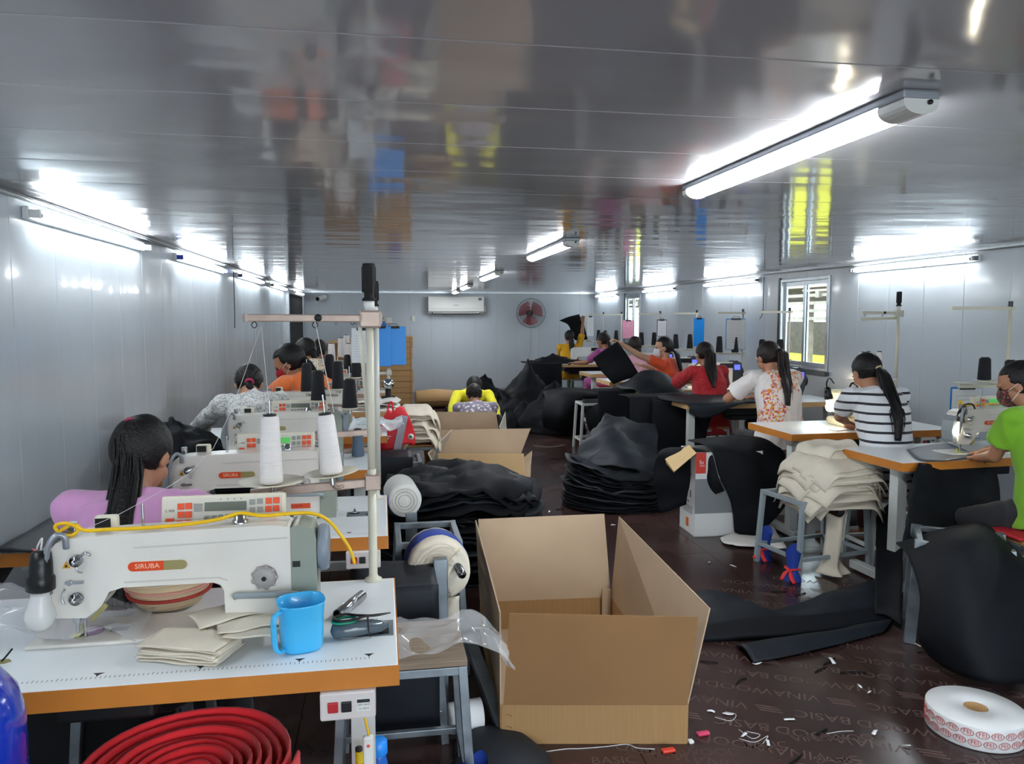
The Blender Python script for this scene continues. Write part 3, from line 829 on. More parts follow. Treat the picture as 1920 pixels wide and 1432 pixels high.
def stool(label, loc, h=.45, w=.36, d=.26, rz=0, seat=None, m=None, group=None, tray=False, bw=.028):
    m = m or M_galv
    t = thing('stool', label, 'stool', loc, rz, group)
    sp = .03
    c = [(-w / 2, -d / 2), (w / 2, -d / 2), (w / 2, d / 2), (-w / 2, d / 2)]
    for x, y in c:
        b = MB(); b.bar((x * 1.0 + math.copysign(sp, x), y + math.copysign(sp, y) * .5, 0), (x, y, h), bw, bw, (1, 0, 0)); obj('leg', b, m, t, bev=.002)
    b = MB()
    for i in range(4):
        a, e = c[i], c[(i + 1) % 4]
        b.bar((a[0], a[1], h - .014), (e[0], e[1], h - .014), .026, .026)
    obj('seat_frame', b, m, t, bev=.002)
    b = MB()
    k = .012
    for i in range(4):
        a, e = c[i], c[(i + 1) % 4]
        f = 1 + .62 * sp / (w / 2)
        b.bar((a[0] * f, a[1] * f, .12), (e[0] * f, e[1] * f, .12), .022, .022)
    obj('stretcher', b, m, t, bev=.002)
    if seat is not None:
        b = MB(); b.box((0, 0, h + .011), (w + .03, d + .03, .02)); obj('seat', b, seat, t, bev=.004)
    return t

# ---------------------------------------------------------------- people
M_skin = mat('skin', '#a8785c', 0.55, var=0.05, vscale=9, sss=0.08)
M_skin2 = mat('skin_pale', '#c09478', 0.55, var=0.05, vscale=9, sss=0.08)
M_hair = mat('hair', '#0d0b0c', 0.5, var=0.3, vscale=30, spec=0.4, bump=.5, bscale=120)
M_hair_b = mat('hair_brown', '#1c1111', 0.5, var=0.3, vscale=30, spec=0.4, bump=.5, bscale=120)

def bake(mb, voxel, smooth, name, m, disp=None):
    me = mb.mesh(name, m)
    o = bpy.data.objects.new(name, me); link(o)
    r = o.modifiers.new('r', 'REMESH'); r.mode = 'VOXEL'; r.voxel_size = voxel; r.use_smooth_shade = True
    if smooth:
        s = o.modifiers.new('s', 'SMOOTH'); s.factor = .5; s.iterations = smooth
    dg = bpy.context.evaluated_depsgraph_get()
    out = bpy.data.meshes.new_from_object(o.evaluated_get(dg))
    bpy.data.objects.remove(o); bpy.data.meshes.remove(me)
    out.name = name
    if disp:
        amp, freq, seed = disp
        n = len(out.vertices)
        co = np.empty(n * 3); out.vertices.foreach_get('co', co); co = co.reshape(-1, 3)
        no = np.empty(n * 3); out.vertex_normals.foreach_get('vector', no); no = no.reshape(-1, 3)
        for i in range(n):
            p = Vector(co[i]); q = Vector((p.x * freq, p.y * freq, p.z * freq * .55 + seed * 5))
            w = noise.noise(q + Vector((0, 0, 0)) + 1.3 * Vector((noise.noise(q * .6), noise.noise(q * .6 + Vector((7, 0, 0))), 0)))
            co[i] += no[i] * amp * (1 - 2 * abs(w) * 1.6)
        out.vertices.foreach_set('co', co.ravel())
    if not out.materials: out.materials.append(m)
    out.polygons.foreach_set('use_smooth', [True] * len(out.polygons))
    out.update()
    return out

def capsule(mb, p0, p1, r0, r1, n=14):
    p0 = Vector(p0); p1 = Vector(p1); d = p1 - p0; L = d.length
    prof = [(r0 * math.sin(a), -r0 * math.cos(a)) for a in [k * PI / 10 for k in range(5)]] + [(r0, 0), (r1, L)] + [(r1 * math.cos(a), L + r1 * math.sin(a)) for a in [k * PI / 10 for k in range(1, 6)]]
    prof[0] = (0, -r0); prof[-1] = (0, L + r1)
    return mb.lathe(prof, p0, n, axis=d)

def ik(a, c, l1, l2, pole):
    a = Vector(a); c = Vector(c); d = c - a; L = d.length
    if L > (l1 + l2) * .995:
        c = a + d * ((l1 + l2) * .995 / L); d = c - a; L = d.length
    x = (l1 * l1 - l2 * l2 + L * L) / (2 * L); h = math.sqrt(max(0, l1 * l1 - x * x))
    dn = d.normalized(); p = Vector(pole); p = (p - dn * p.dot(dn)).normalized()
    return a + dn * x + p * h, c

def hand(mb, wrist, d, palm, side, curl=.5, s=1.0):
    """five fingered hand; d: pointing direction, palm: palm normal, side: +1 if thumb lies on +(palm x d)"""
    d = Vector(d).normalized(); palm = Vector(palm); palm = (palm - d * d.dot(palm)).normalized(); across = palm.cross(d) * side
    w = Vector(wrist)
    for k in range(4):
        a = (k - 1.5) * .019 * s
        capsule(mb, w + across * a * .6 + d * .01, w + across * a + d * .085 * s, .013 * s, .0115 * s, 8)
        base = w + across * a + d * .085 * s
        L = (.06, .075, .07, .075)[k] * s; L = (.052, .066, .074, .068)[k] * s
        p = base; ang = curl * .5
        for j, q in enumerate((.45, .32, .25)):
            dd = d * math.cos(ang) + palm * math.sin(ang)
            e = p + (dd + across * a * 2.0).normalized() * L * q
            capsule(mb, p, e, (.0095 - .0008 * j) * s, (.009 - .0008 * j) * s, 8)
            p = e; ang += curl * .7
    b = w + across * .022 * s + d * .025 * s
    e1 = b + (across * .75 + d * .55 + palm * .3).normalized() * .042 * s
    e2 = e1 + (across * .3 + d * .9 + palm * .35).normalized() * .032 * s
    capsule(mb, b, e1, .014 * s, .0105 * s, 8); capsule(mb, e1, e2, .0105 * s, .0085 * s, 8)

def person(label, P):
    """P: seat (x,y,z hip centre), face (heading in radians, 0 = +Y), lean, head pose, hands, hair, clothes"""
    s = P.get('s', 1.0)
    hip = Vector(P.get('hip', (0, 0, 0))); hd = P.get('heading', 0.0)
    fwd = Vector((math.sin(hd), math.cos(hd), 0)); rgt = Vector((math.cos(hd), -math.sin(hd), 0)); up = Vector((0, 0, 1))
    lean = P.get('lean', .25); bend = P.get('bend', .3); tilt = P.get('tilt', 0.0)
    def dirn(a): return (up * math.cos(a) + fwd * math.sin(a) + rgt * tilt).normalized()
    waist = hip + dirn(lean * .5) * .17 * s
    chest = waist + dirn(lean) * .17 * s
    neck0 = chest + dirn(lean + bend * .5) * .17 * s
    twist = P.get('twist', 0.0)
    srg = (Matrix.Rotation(-twist, 3, 'Z') @ rgt)
    sw = P.get('sw', .165) * s
    shr = {1: neck0 + srg * sw - dirn(lean) * .045 * s + up * P.get('shrug_r', 0), -1: neck0 - srg * sw - dirn(lean) * .045 * s + up * P.get('shrug_l', 0)}
    nk = neck0 + dirn(lean + bend) * P.get('neck', .04) * s
    hh = P.get('head_heading', hd); pit = P.get('pitch', .5); roll = P.get('roll', 0.0)
    hf0 = Vector((math.sin(hh), math.cos(hh), 0)); hr = Vector((math.cos(hh), -math.sin(hh), 0))
    hf = hf0 * math.cos(pit) - up * math.sin(pit); hu = (up * math.cos(pit) + hf0 * math.sin(pit) + hr * roll).normalized()
    hr = hf.cross(hu).normalized(); hf = hu.cross(hr).normalized()
    HM = Matrix((hr, hf, hu)).transposed()
    head = nk + hu * .092 * s + hf * .015 * s
    if 'head_at' in P and 'hip' not in P:
        P = dict(P); P['hip'] = Vector(P['head_at']) - head
        return person(label, P)
    base = Vector((hip.x, hip.y, 0))
    root = thing('person', label, 'person', base)
    def L(v): return Vector(v) - base
    B = MB(); B.M = Matrix.Translation(-base)
    # torso
    tp = [hip - up * .07 * s, hip, waist, chest, neck0 - dirn(lean) * .05 * s, neck0, nk]
    fat = P.get('fat', 1.0)
    tr = [(.15, .11), (.165 * fat, .12 * fat), (.128 * fat, .098 * fat), (.145 * fat, .105), (.145, .085), (.06, .055), (.047, .05)]
    B.rings(tp, [(a * s, b * s) for a, b in tr], srg, 20)
    capsule(B, neck0 - up * .03, nk + hu * .06 * s, .052 * s, .047 * s)
    capsule(B, shr[-1], shr[1], .05 * s, .05 * s)
    # head
    def hp(x, y, z): return head + HM @ Vector((x * s, y * s, z * s))
    B.ell(hp(0, -.012, .025), (.076 * s, .096 * s, .092 * s), M=HM)
    B.ell(hp(0, .02, -.03), (.06 * s, .068 * s, .082 * s), M=HM)
    B.ell(hp(0, .045, -.078), (.03 * s, .03 * s, .024 * s), M=HM)
    B.ell(hp(0, .088, -.02), (.014 * s, .02 * s, .02 * s), M=HM); capsule(B, hp(0, .083, .012), hp(0, .096, -.02), .008 * s, .011 * s, 8)
    B.ell(hp(0, .082, -.055), (.022 * s, .012 * s, .009 * s), M=HM)
    B.ell(hp(0, .078, .022), (.05 * s, .016 * s, .012 * s), M=HM)
    for sd in (-1, 1):
        B.ell(hp(sd * .077, -.008, -.008), (.009 * s, .02 * s, .03 * s), M=HM)
        B.ell(hp(sd * .042, .055, -.028), (.02 * s, .022 * s, .025 * s), M=HM)
    # arms
    J = {}
    for sd, key in ((-1, 'l'), (1, 'r')):
        tgt = Vector(P['hand_' + key]); pole = P.get('pole_' + key, srg * sd * .8 - up * .6 - fwd * .3)
        el, wr = ik(shr[sd], tgt, .265 * s, .235 * s, pole)
        J[sd] = (shr[sd], el, wr)
        capsule(B, shr[sd], el, .045 * s, .036 * s); capsule(B, el, wr, .037 * s, .024 * s)
        d = (wr - el).normalized()
        if P.get('hand_dir_' + key) is not None: d = Vector(P['hand_dir_' + key]).normalized()
        hand(B, wr, d, P.get('palm_' + key, (0, 0, -1)), -sd if P.get('palm_' + key) is None else P.get('side_' + key, -sd), P.get('curl', .5), s * .95)
    # legs
    kn = {}
    for sd, key in ((-1, 'l'), (1, 'r')):
        h0 = hip + rgt * sd * .09 * s - up * .03
        foot = Vector(P['foot_' + key]) if P.get('foot_' + key) else hip + rgt * sd * .13 + fwd * (.42 * s); foot.z = .07
        k, an = ik(h0, foot, .40 * s, .40 * s, fwd + up * .9 + rgt * sd * P.get('splay', .1))
        kn[sd] = (h0, k, an)
        capsule(B, h0, k, .078 * s, .055 * s); capsule(B, k, an, .052 * s, .034 * s)
        capsule(B, an - up * .03, an + fwd * .13 * s - up * .045, .034 * s, .024 * s)
    vx = P.get('voxel', .007)
    me = bake(B, vx, 3, 'body', P.get('skin', M_skin))
    body = bpy.data.objects.new('body', me); link(body); body.parent = root
    # shirt
    if 'shirt' in P:
        S = MB(); S.M = Matrix.Translation(-base); o = .014 * s
        dn = P.get('hem', .10) * s
        tp2 = [hip - dirn(lean * .5) * dn, hip, waist, chest, neck0 - dirn(lean) * .045 * s, neck0 - dirn(lean) * .004 * s, neck0 + dirn(lean) * .012 * s]
        loose = P.get('loose', .012) * s
        tr2 = [(.175 + loose, .135 + loose), (.168 * fat + loose, .128 * fat + loose), (.135 * fat + loose, .105 * fat + loose), (.15 * fat + loose * .8, .112 + loose * .7), (.155, .098), (.098, .078), (.06, .058)]
        S.rings(tp2, [(a * s + .004, b * s + .004) for a, b in tr2], srg, 22)
        capsule(S, shr[-1], shr[1], .058 * s, .058 * s)
        sl = P.get('sleeve', .6)
        for sd in (-1, 1):
            a, e, w = J[sd]
            if sl <= 1:
                q = a.lerp(e, sl); S.ell(a, (.06 * s,) * 3, 14, 10); S.cyl(a, q, .059 * s, (.052 + P.get('flare', .006)) * s, 16)
            else:
                q = e.lerp(w, sl - 1); S.ell(a, (.06 * s,) * 3, 14, 10); S.cyl(a, e, .059 * s, .05 * s, 16); S.ell(e, (.05 * s,) * 3, 14, 10); S.cyl(e, q, .05 * s, (.036 + P.get('flare', .004)) * s, 16)
        sm = bake(S, max(vx, .008), 4, 'shirt', P['shirt'], (P.get('fold', .006), 9, P.get('seed', 1)))
        so = bpy.data.objects.new('shirt', sm); link(so); so.parent = root
    if 'trousers' in P:
        S = MB(); S.M = Matrix.Translation(-base)
        S.rings([hip - up * .09, hip - up * .01, hip + dirn(lean * .5) * .08], [(.17 * s, .13 * s), (.178 * s, .135 * s), (.15 * s, .115 * s)], rgt, 20)
        for sd in (-1, 1):
            a, k, an = kn[sd]; S.ell(a, (.088 * s,) * 3, 14, 10); S.cyl(a, k, .09 * s, .066 * s, 16); S.ell(k, (.066 * s,) * 3, 14, 10); S.cyl(k, k.lerp(an, .9), .064 * s, .05 * s, 16)
        sm = bake(S, .011, 3, 'trousers', P['trousers'], (.004, 9, 3))
        so = bpy.data.objects.new('trousers', sm); link(so); so.parent = root
    # hair
    hm = P.get('hairmat', M_hair)
    tie = P.get('tie', (0, -.095, .02)); tieW = hp(*tie)
    A = MB(); A.M = Matrix.Translation(-base)
    ctr = (0, -.024, .026); n, m = 72, 40
    axis = Vector(tie) - Vector(ctr); axis.normalize()
    e1, e2 = frame_of(axis)
    vs = []
    for i in range(m + 1):
        th = PI * i / m
        for k in range(n):
            ph = 2 * PI * k / n
            v = axis * math.cos(th) + e1 * (math.sin(th) * math.cos(ph)) + e2 * (math.sin(th) * math.sin(ph))
            g = noise.noise(Vector((math.cos(ph) * 9, math.sin(ph) * 9, th * .6 + P.get('seed', 1)))) * .5 + noise.noise(Vector((math.cos(ph) * 22, math.sin(ph) * 22, th))) * .5
            r = 1 + .06 * g * min(1, math.sin(th) * 2)
            x = Vector((v.x * .087, v.y * .103, v.z * .102)) * r * P.get('hairsize', 1.0)
            if v.z < -.1 and v.y > -.2: x.y -= .03 * min(1, (v.y + .2)); x.x *= .97
            if v.z < -.7: x.z *= .92
            q = Vector(ctr) + x
            if v.y > .45 and v.z < .45: q.y -= .035
            vs.append(hp(*q))
    A.add(vs, [(i * n + k, (i + 1) * n + k, (i + 1) * n + (k + 1) % n, i * n + (k + 1) % n) for i in range(m) for k in range(n)], True)
    hair = obj('hair', A, hm, root)
    tail = P.get('tail')
    if tail:
        # tail: list of points relative to the tie in world axes (x right, y away, z up), with widths
        pts = [tieW] + [tieW + Vector(q[:3]) * s for q in tail]; wd = [.014] + [q[3] for q in tail]
        for i in range(1, len(pts)):      # keep the hair outside the back
            for a_, b_, ra, rb in zip(tp[1:-1], tp[2:], tr[1:-1], tr[2:]):
                if min(a_.z, b_.z) <= pts[i].z <= max(a_.z, b_.z):
                    k_ = (pts[i].z - a_.z) / (b_.z - a_.z + 1e-9); cc = a_.lerp(b_, k_); rad_ = (ra[1] + (rb[1] - ra[1]) * k_) * s + .035 + P.get('loose', .012)
                    bk = (cc - pts[i]).dot(fwd)
                    if bk < rad_: pts[i] = pts[i] - fwd * (rad_ - bk)
        Tm = MB(); Tm.M = Matrix.Translation(-base)
        Tm.tube(pts, [w * .8 for w in wd], 14, 6, flat=.55)
        rn = random.Random(P.get('seed', 1)); Pc = catmull(pts, 5); mm = len(Pc)
        for q in range(P.get('strands', 46)):
            a = rn.uniform(0, 2 * PI); rr_ = math.sqrt(rn.random()); end = rn.uniform(.82, 1.04); spread = rn.uniform(.85, 1.2)
            sp_ = []
            for i in range(0, mm, 3):
                tt = i / (mm - 1) * end
                f_ = tt * (mm - 1); i0 = min(int(f_), mm - 2); c = Pc[i0].lerp(Pc[i0 + 1], f_ - i0)
                wt = tt * (len(wd) - 1); j0 = min(int(wt), len(wd) - 2); w_ = wd[j0] + (wd[j0 + 1] - wd[j0]) * (wt - j0)
                a2 = a + .4 * noise.noise(Vector((q * 3.1, tt * 2, 0)))
                sp_.append(c + srg * (w_ * rr_ * math.cos(a2) * spread) + fwd * (w_ * .6 * rr_ * math.sin(a2)))
            r_ = rn.uniform(.0025, .005) * s
            Tm.tube(sp_, [r_, r_ * 1.2, r_, r_ * .3], 5, 1)
        obj('ponytail', Tm, hm, hair)
        bd = MB(); bd.M = Matrix.Translation(-base)
        d = (pts[1] - pts[0]).normalized(); fa, fb = frame_of(d)
        ring = [pts[0] + d * .008 + fa * (.02 * math.cos(q)) + fb * (.02 * math.sin(q)) for q in [2 * PI * k / 12 for k in range(13)]]
        bd.tube(ring, .008, 8, 2); obj('hair_tie', bd, P.get('tiemat', M_black), hair)
    # eyes, mask
    for sd in (-1, 1):
        e = MB(); e.M = Matrix.Translation(-base); e.ell(hp(sd * .031, .078, .004), (.013 * s, .008 * s, .006 * s), 12, 8, M=HM); obj('eye', e, mat('eye_dark', '#160f0d', .2), root)
    if 'mask' in P:
        mrows = []
        for z, hw, yy in ((.002, .05, .083), (-.02, .066, .1), (-.05, .066, .105), (-.08, .056, .094), (-.10, .035, .07)):
            row = []
            for k in range(7):
                u = (k - 3) / 3
                row.append(L(hp(u * hw * 1.05, yy - (u * u) * yy * .62 + .006, z)))
            mrows.append(row)
        mk = obj('face_mask', cloth_mb(mrows, 3, 3, .003), P['mask'], root)
        for sd in (-1, 1):
            st = MB(); st.M = Matrix.Translation(-base)
            for z0, z1 in ((-.015, .012), (-.07, -.025)):
                st.tube([hp(sd * .068, .045, z0), hp(sd * .082, .015, (z0 + z1) / 2), hp(sd * .088, -.012, z1)], .0018, 5, 3)
            obj('ear_loop', st, M_white, mk)
    return root, dict(J=J, head=head, hp=hp, neck=neck0)
# ================================================================ LEFT ROW OF TABLES
T1 = sewing_table('white sewing table nearest the camera, with orange front edge, left row', -1.22, 1.735, 1.25, .61, 0, .2, switch=1.07)
for c in list(T1.children):
    if c.name.startswith('motor') or c.name.startswith('pedal'): bpy.data.objects.remove(c)
T2 = sewing_table('white sewing table in left row behind the pink-shirted woman', -1.31, 2.81, 1.325, .67, 0, .2, switch=1.17)
T3 = sewing_table('white sewing table in left row, third from the camera', -1.26, 4.08, 1.22, .6, 0)
T4 = sewing_table('white sewing table in left row holding crumpled clear bags, fourth from the camera', -1.25, 5.25, 1.28, .6, 0)
T5 = sewing_table('pale-edged sewing table in left row holding canvas scraps, fifth from the camera', -1.22, 6.65, 1.35, .6, 0, band=M_edge_pale)
T6 = sewing_table('sewing table at the far end of left row before the stacked cartons', -1.22, 8.3, 1.25, .6, 0, band=M_edge_pale)
# ruler printed on the near table, inlaid plates
def ruler(t, w, y):
    m = MB()
    k = 0.14
    while k < w - .06:
        m.box2((k, y, .7605), (k + .0012, y + (.009 if round(k * 100) % 5 else .012), .7608)); k += .01
    for q in (.14, .36, .58, .80, 1.02, 1.18):
        m.prism([(q - .012, y + .028), (q + .012, y + .028), (q + .003, y + .018), (q, y + .01), (q - .003, y + .018)], .7605, .7608)
    obj('ruler_print', m, M_ink, t)
ruler(T1, 1.25, .045); ruler(T2, 1.325, .045)
def inlay(t, x, y, w=.11, d=.075):
    m = MB(); m.box2((x, y, .7603), (x + w, y + d, .7622)); p = obj('bobbin_plate', m, M_galv, t, bev=.001)
    m = MB(); m.box2((x + .012, y + d * .45, .7622), (x + w * .45, y + d - .008, .7625)); m.box2((x + w * .7, y + .01, .7622), (x + w - .012, y + d * .5, .7625)); obj('plate_slot', m, M_black, p)
    m = MB(); m.lathe([(.012, 0), (.012, .006), (.006, .008), (.003, .02), (0, .02)], (x + w * .28, y + d * .7, .7622)); m.lathe([(.008, 0), (.008, .003), (0, .003)], (x + w * .8, y + d * .8, .7622)); obj('bobbin_winder', m, M_steel, p)
inlay(T1, 1.11, .17, .13, .1); inlay(T2, 1.16, .3)
M1 = sewing_machine('white sewing machine nearest the camera, yellow cable along its top', (-.759, 2.035, .7605))
M1.scale = (1.02, 1.0, 1.0)
for c in list(M1.children):
    if c.name.startswith('model_label'):
        for g in list(c.children): bpy.data.objects.remove(g)
        bpy.data.objects.remove(c)
M2 = sewing_machine('white sewing machine on the second table, right of the pink-shirted woman', (-.765, 3.16, .7605))
M3 = dup(M2, (-.80, 4.45, .7605), label='white sewing machine with green lit display, third in left row')
M4 = dup(M2, (-.80, 5.75, .7605), label='white sewing machine in front of the orange-shirted worker, fourth in left row')
M5 = dup(M2, (-.80, 7.15, .7605), label='white sewing machine half hidden behind dark cones, fifth in left row')
M6 = dup(M2, (-.85, 8.7, .7605), label='sewing machine at the far end of left row, mostly hidden')
for c in M3.children:
    if c.name.startswith('control_panel'): pass
for g in M2.children:
    if g.name.startswith('control_panel'):
        for q in g.children:
            if q.name.startswith('display'):
                q.data = q.data.copy(); q.data.materials[0] = M_lcd_on
                dd = MB(); 
                ctr = sum((Vector(v.co) for v in q.data.vertices), Vector()) / len(q.data.vertices)
# dials, yellow cable and lamp on the near machine
cable = [(-.075, -.03, .20), (-.055, -.03, .235), (-.03, -.03, .268), (.0, -.012, .284), (.03, -.03, .272), (.09, -.03, .272), (.17, -.03, .272), (.26, -.028, .276), (.34, -.02, .284), (.385, .0, .292), (.44, .0, .283), (.50, .01, .283), (.56, .03, .276), (.60, .045, .25), (.635, .05, .20), (.655, .045, .165), (.665, .04, .13)]
root = Vector((-.759, 2.035, .7605))
def m1(p): return root + Vector((p[0] * 1.02, p[1], p[2] + .006))
yc = MB().tube([m1(p) for p in cable], .0048, 8, 5)
yc.tube([m1(p) for p in ((-.02, -.03, .26), (-.035, -.03, .285), (-.01, -.03, .292), (.012, -.02, .275), (.0, -.025, .26), (-.03, -.035, .262), (-.06, -.035, .225))], .0045, 8, 5)
yco = obj('power_cable', yc, M_yellow, None, 'yellow power cable lying along the near sewing machine down to its lamp', 'cable', recenter=True)
lampc = ay(84, 1110, 1.98)
LP = hanging_lamp('unlit white bulb in black socket hanging left of the near machine', (lampc.x - .012, lampc.y, lampc.z - .045), False, .06, s=1.2)
tp = LP.location + Vector((.008, 0, .148)); e = m1((-.07, -.032, .21))
wires = MB().tube([tp, tp + Vector((.004, 0, .03)), (tp + e) / 2 + Vector((-.008, 0, .012)), e], .0025, 6, 4)
lead = obj('lamp_lead', wires, mat('white_wire', '#dcd8d8', .5), None, 'short white and red lead from the yellow cable to the hanging bulb', 'cable')
wires = MB().tube([tp + Vector((-.004, -.004, -.002)), (tp + e) / 2 + Vector((-.016, -.004, .014)), e + Vector((-.004, -.003, .006))], .0018, 6, 5)
obj('red_strand', wires, mat('red_wire', '#b0505c', .5), lead)

# ---------------------------------------------------------------- thread stands
def thread_stand(label, loc, H1=.81, lower=.30, al=.36, ar=.02, bar=.36, double=True, m=M_pole, handle=True, rz=0, group=None):
    t = thing('thread_stand', label, 'thread stand', loc, rz, group)
    b = MB(); b.lathe([(.026, 0), (.026, .006), (.016, .012), (.013, .02), (.013, lower + .04)], n=18); b.lathe([(.0115, lower), (.0115, H1 + .02)], n=18); obj('pole', b, m, t)
    b = MB()
    b.bar((.015, 0, H1 - .002), (-al, 0, H1), .022, .022); b.cyl((-al, 0, H1 - .011), (-al, 0, H1 + .011), .011)
    obj('upper_arm', b, M_arm if double else m, t, bev=.003)
    b = MB(); b.box2((-.028, -.022, H1 - .03), (.034, .022, H1 + .022)); b.cyl((-.012, -.034, H1), (-.012, .0, H1), .008); b.cyl((-.004, -.03, H1 - .001), (-.004, .0, H1), .012, n=6); obj('clamp', b, M_arm if double else m, t, bev=.006)
    b = MB()
    for k in (.06, .55):
        x = -al + al * k; b.tube([(x, 0, H1 - .01), (x + .008, 0, H1 - .02), (x, 0, H1 - .03), (x - .008, 0, H1 - .02), (x, 0, H1 - .01)], .0015, 5, 3)
    b.lathe([(.008, 0), (.011, .003), (.008, .006)], (-al * .42, -.014, H1), axis=(0, -1, 0), n=16)
    obj('thread_guides', b, M_dark, t)
    if handle:
        b = MB(); b.lathe([(.0155, H1 + .02), (.0155, H1 + .05)], n=16); obj('collar', b, M_white, t)
        b = MB(); b.lathe([(.02, H1 + .05), (.021, H1 + .055), (.014, H1 + .062), (.019, H1 + .10), (.019, H1 + .155), (.017, H1 + .16)], n=20)
        for k in range(6): q = 2 * PI * k / 6; b.cyl((.0175 * math.cos(q), .0175 * math.sin(q), H1 + .075), (.0175 * math.cos(q), .0175 * math.sin(q), H1 + .15), .0035, n=8)
        obj('grip', b, M_foam, t)
    if bar:
        b = MB(); b.bar((.012, 0, lower), (-bar, -.02, lower - .018), .018, .026); b.box2((-.02, -.022, lower - .022), (.026, .022, lower + .024)); obj('lower_arm', b, M_arm if double else m, t, bev=.003)
    return t
P0 = Vector((-.035, 2.33, .7605))
TS1 = thread_stand('tall cream thread stand with black grip on the near table', P0, .80, .305, .35, .02, .35)
# sloping stay and back rail of the same stand
b = MB(); b.bar((-.03, .03, .78), (.0, .05, .36), .012, .008); obj('stay', b, M_pole, TS1)
b = MB(); b.lathe([(.011, .28), (.011, .79)], (.016, .085, 0), n=14); b.box2((.0, .0, .77), (.03, .1, .80)); obj('rear_pole', b, mat('pole_grey', '#b7b8b2', .35), TS1)
def tray(t, x, y, z, r=.078, tilt=0.0):
    m = MB(); m.M = Matrix.Translation((x, y, z)) @ Matrix.Rotation(tilt, 4, 'Y'); m.lathe([(.012, .0), (.04, .002), (r, .012), (r, .014), (.04, .004), (.012, .003)], n=32); o = obj('spool_tray', m, M_cream, t)
    m = MB(); m.M = Matrix.Translation((x, y, z)) @ Matrix.Rotation(tilt, 4, 'Y'); m.cyl((0, 0, -.02), (0, 0, .24), .003, n=8); m.cyl((0, 0, -.024), (0, 0, .0), .008); obj('spindle', m, M_steel, t)
s1 = ay(509, 903, 2.22) - P0; s2 = ay(622, 888, 2.26) - P0
tray(TS1, s1.x, s1.y, s1.z - .01, .088); tray(TS1, s2.x, s2.y, s2.z - .008, .078, -.09)
for s_, y_ in ((s1, 0), (s2, 0)):
    m = MB(); m.tube([(s_.x, s_.y, s_.z - .03), (s_.x + .01, s_.y + .05, .295), (s_.x + .03, -.01, .30)], .006, 8); obj('tray_bracket', m, M_arm, TS1)
thread_cone('white thread cone on the left tray of the near stand', P0 + Vector((s1.x, s1.y, s1.z - .003)), M_thread_w, .19, .033, .025)
thread_cone('white thread cone on the right tray of the near stand, leaning', P0 + Vector((s2.x, s2.y, s2.z + .002)), M_thread_w, .172, .0325, .025, lean=(0, -.09))
# threads up to the arm
def strand(label, pts, r=.0007, m=None):
    tube_thing('thread', pts, r, m or mat('thread_line', '#cfcfc9', .6), label, 'thread', 4, 3)
strand('thread rising from the left cone to the tip of the near stand arm', [P0 + s1 + Vector((0, 0, .2)), ay(490, 612, 2.3)])
strand('thread running from the near stand arm down to the needle', [ay(490, 612, 2.3), ay(400, 840, 2.15), m1((.152, .01, .33)), m1((.02, -.03, .27))])
strand('thread rising from the right cone to the middle of the near stand arm', [P0 + s2 + Vector((.01, 0, .18)), ay(590, 600, 2.3)], .0012)

P2 = Vector((-.03, 3.42, .7605))
TS2 = thread_stand('thread stand on the second table, just behind the near stand', P2, .80, .30, .10, .02, .35)
TS3 = thread_stand('thread stand holding two dark cones on the third table', (-.06, 4.62, .7605), .80, .02, .02, .02, .42, handle=False)
for (px, py, y, h) in ((597, 752, 4.45, .17), (656, 766, 4.3, .16)):
    p = ay(px, py, y)
    thread_cone('dark thread cone on the third stand, ' + ('left one' if px < 620 else 'right one'), p, M_thread_k, h, .042, .032)
    tp_ = p - Vector((-.06, 4.62, .7605)); tray(TS3, tp_.x, tp_.y, tp_.z - .006, .05)
    m = MB(); m.tube([(tp_.x, tp_.y, tp_.z - .02), (tp_.x, -.01, tp_.z - .04), (0, 0, tp_.z - .05)], .008, 8); obj('tray_bracket', m, M_arm, TS3)
TS4 = thread_stand('thread stand behind dark cones on the fourth table', (-.05, 5.85, .7605), .78, .2, .3, .02, .42, handle=False)
for px, py, y, h, lb in ((634, 730, 5.7, .2, 'nearest the pole'), (618, 712, 6.0, .19, 'middle one'), (576, 735, 5.6, .2, 'leftmost one')):
    p = ay(px, py, y); thread_cone('dark thread cone on the fourth stand, ' + lb, p, M_thread_k, h, .045, .034); tp_ = p - Vector((-.05, 5.85, .7605)); tray(TS4, tp_.x, tp_.y, tp_.z - .006, .05)
    m = MB(); m.tube([(tp_.x, tp_.y, tp_.z - .02), (tp_.x * .5, tp_.y * .5, tp_.z - .04), (0, 0, tp_.z - .05)], .008, 8); obj('tray_bracket', m, M_arm, TS4)
TS5 = thread_stand('thread stand carrying blue folders in left row', (.06, 7.1, .7605), .78, .3, .14, .02, .5, double=False, m=mat('pole_thin', '#a9a9a2', .35), handle=False)
for px, py, y, lb in ((668, 708, 6.9, 'right of the pole'), (652, 718, 7.3, 'left of the pole')):
    p = ay(px, py, y); thread_cone('black thread cone on the fifth stand, ' + lb, p, M_thread_k, .26, .045, .03); tp_ = p - Vector((.06, 7.1, .7605)); tray(TS5, tp_.x, tp_.y, tp_.z - .006, .05)
    m = MB(); m.tube([(tp_.x, tp_.y, tp_.z - .02), (tp_.x * .5, tp_.y * .5, tp_.z - .04), (0, 0, tp_.z - .05)], .008, 8); obj('tray_bracket', m, M_arm, TS5)
for i, (px, py, y) in enumerate(((622, 680, 8.2), (640, 668, 8.6), (650, 661, 9.0), (654, 680, 8.2), (664, 666, 8.8))):
    q = thread_cone('white thread cone on the far stands of left row, before the big carton', ay(px, py, y), M_thread_w, .2, .042, .032, group='white cones on the far stands of the left row')
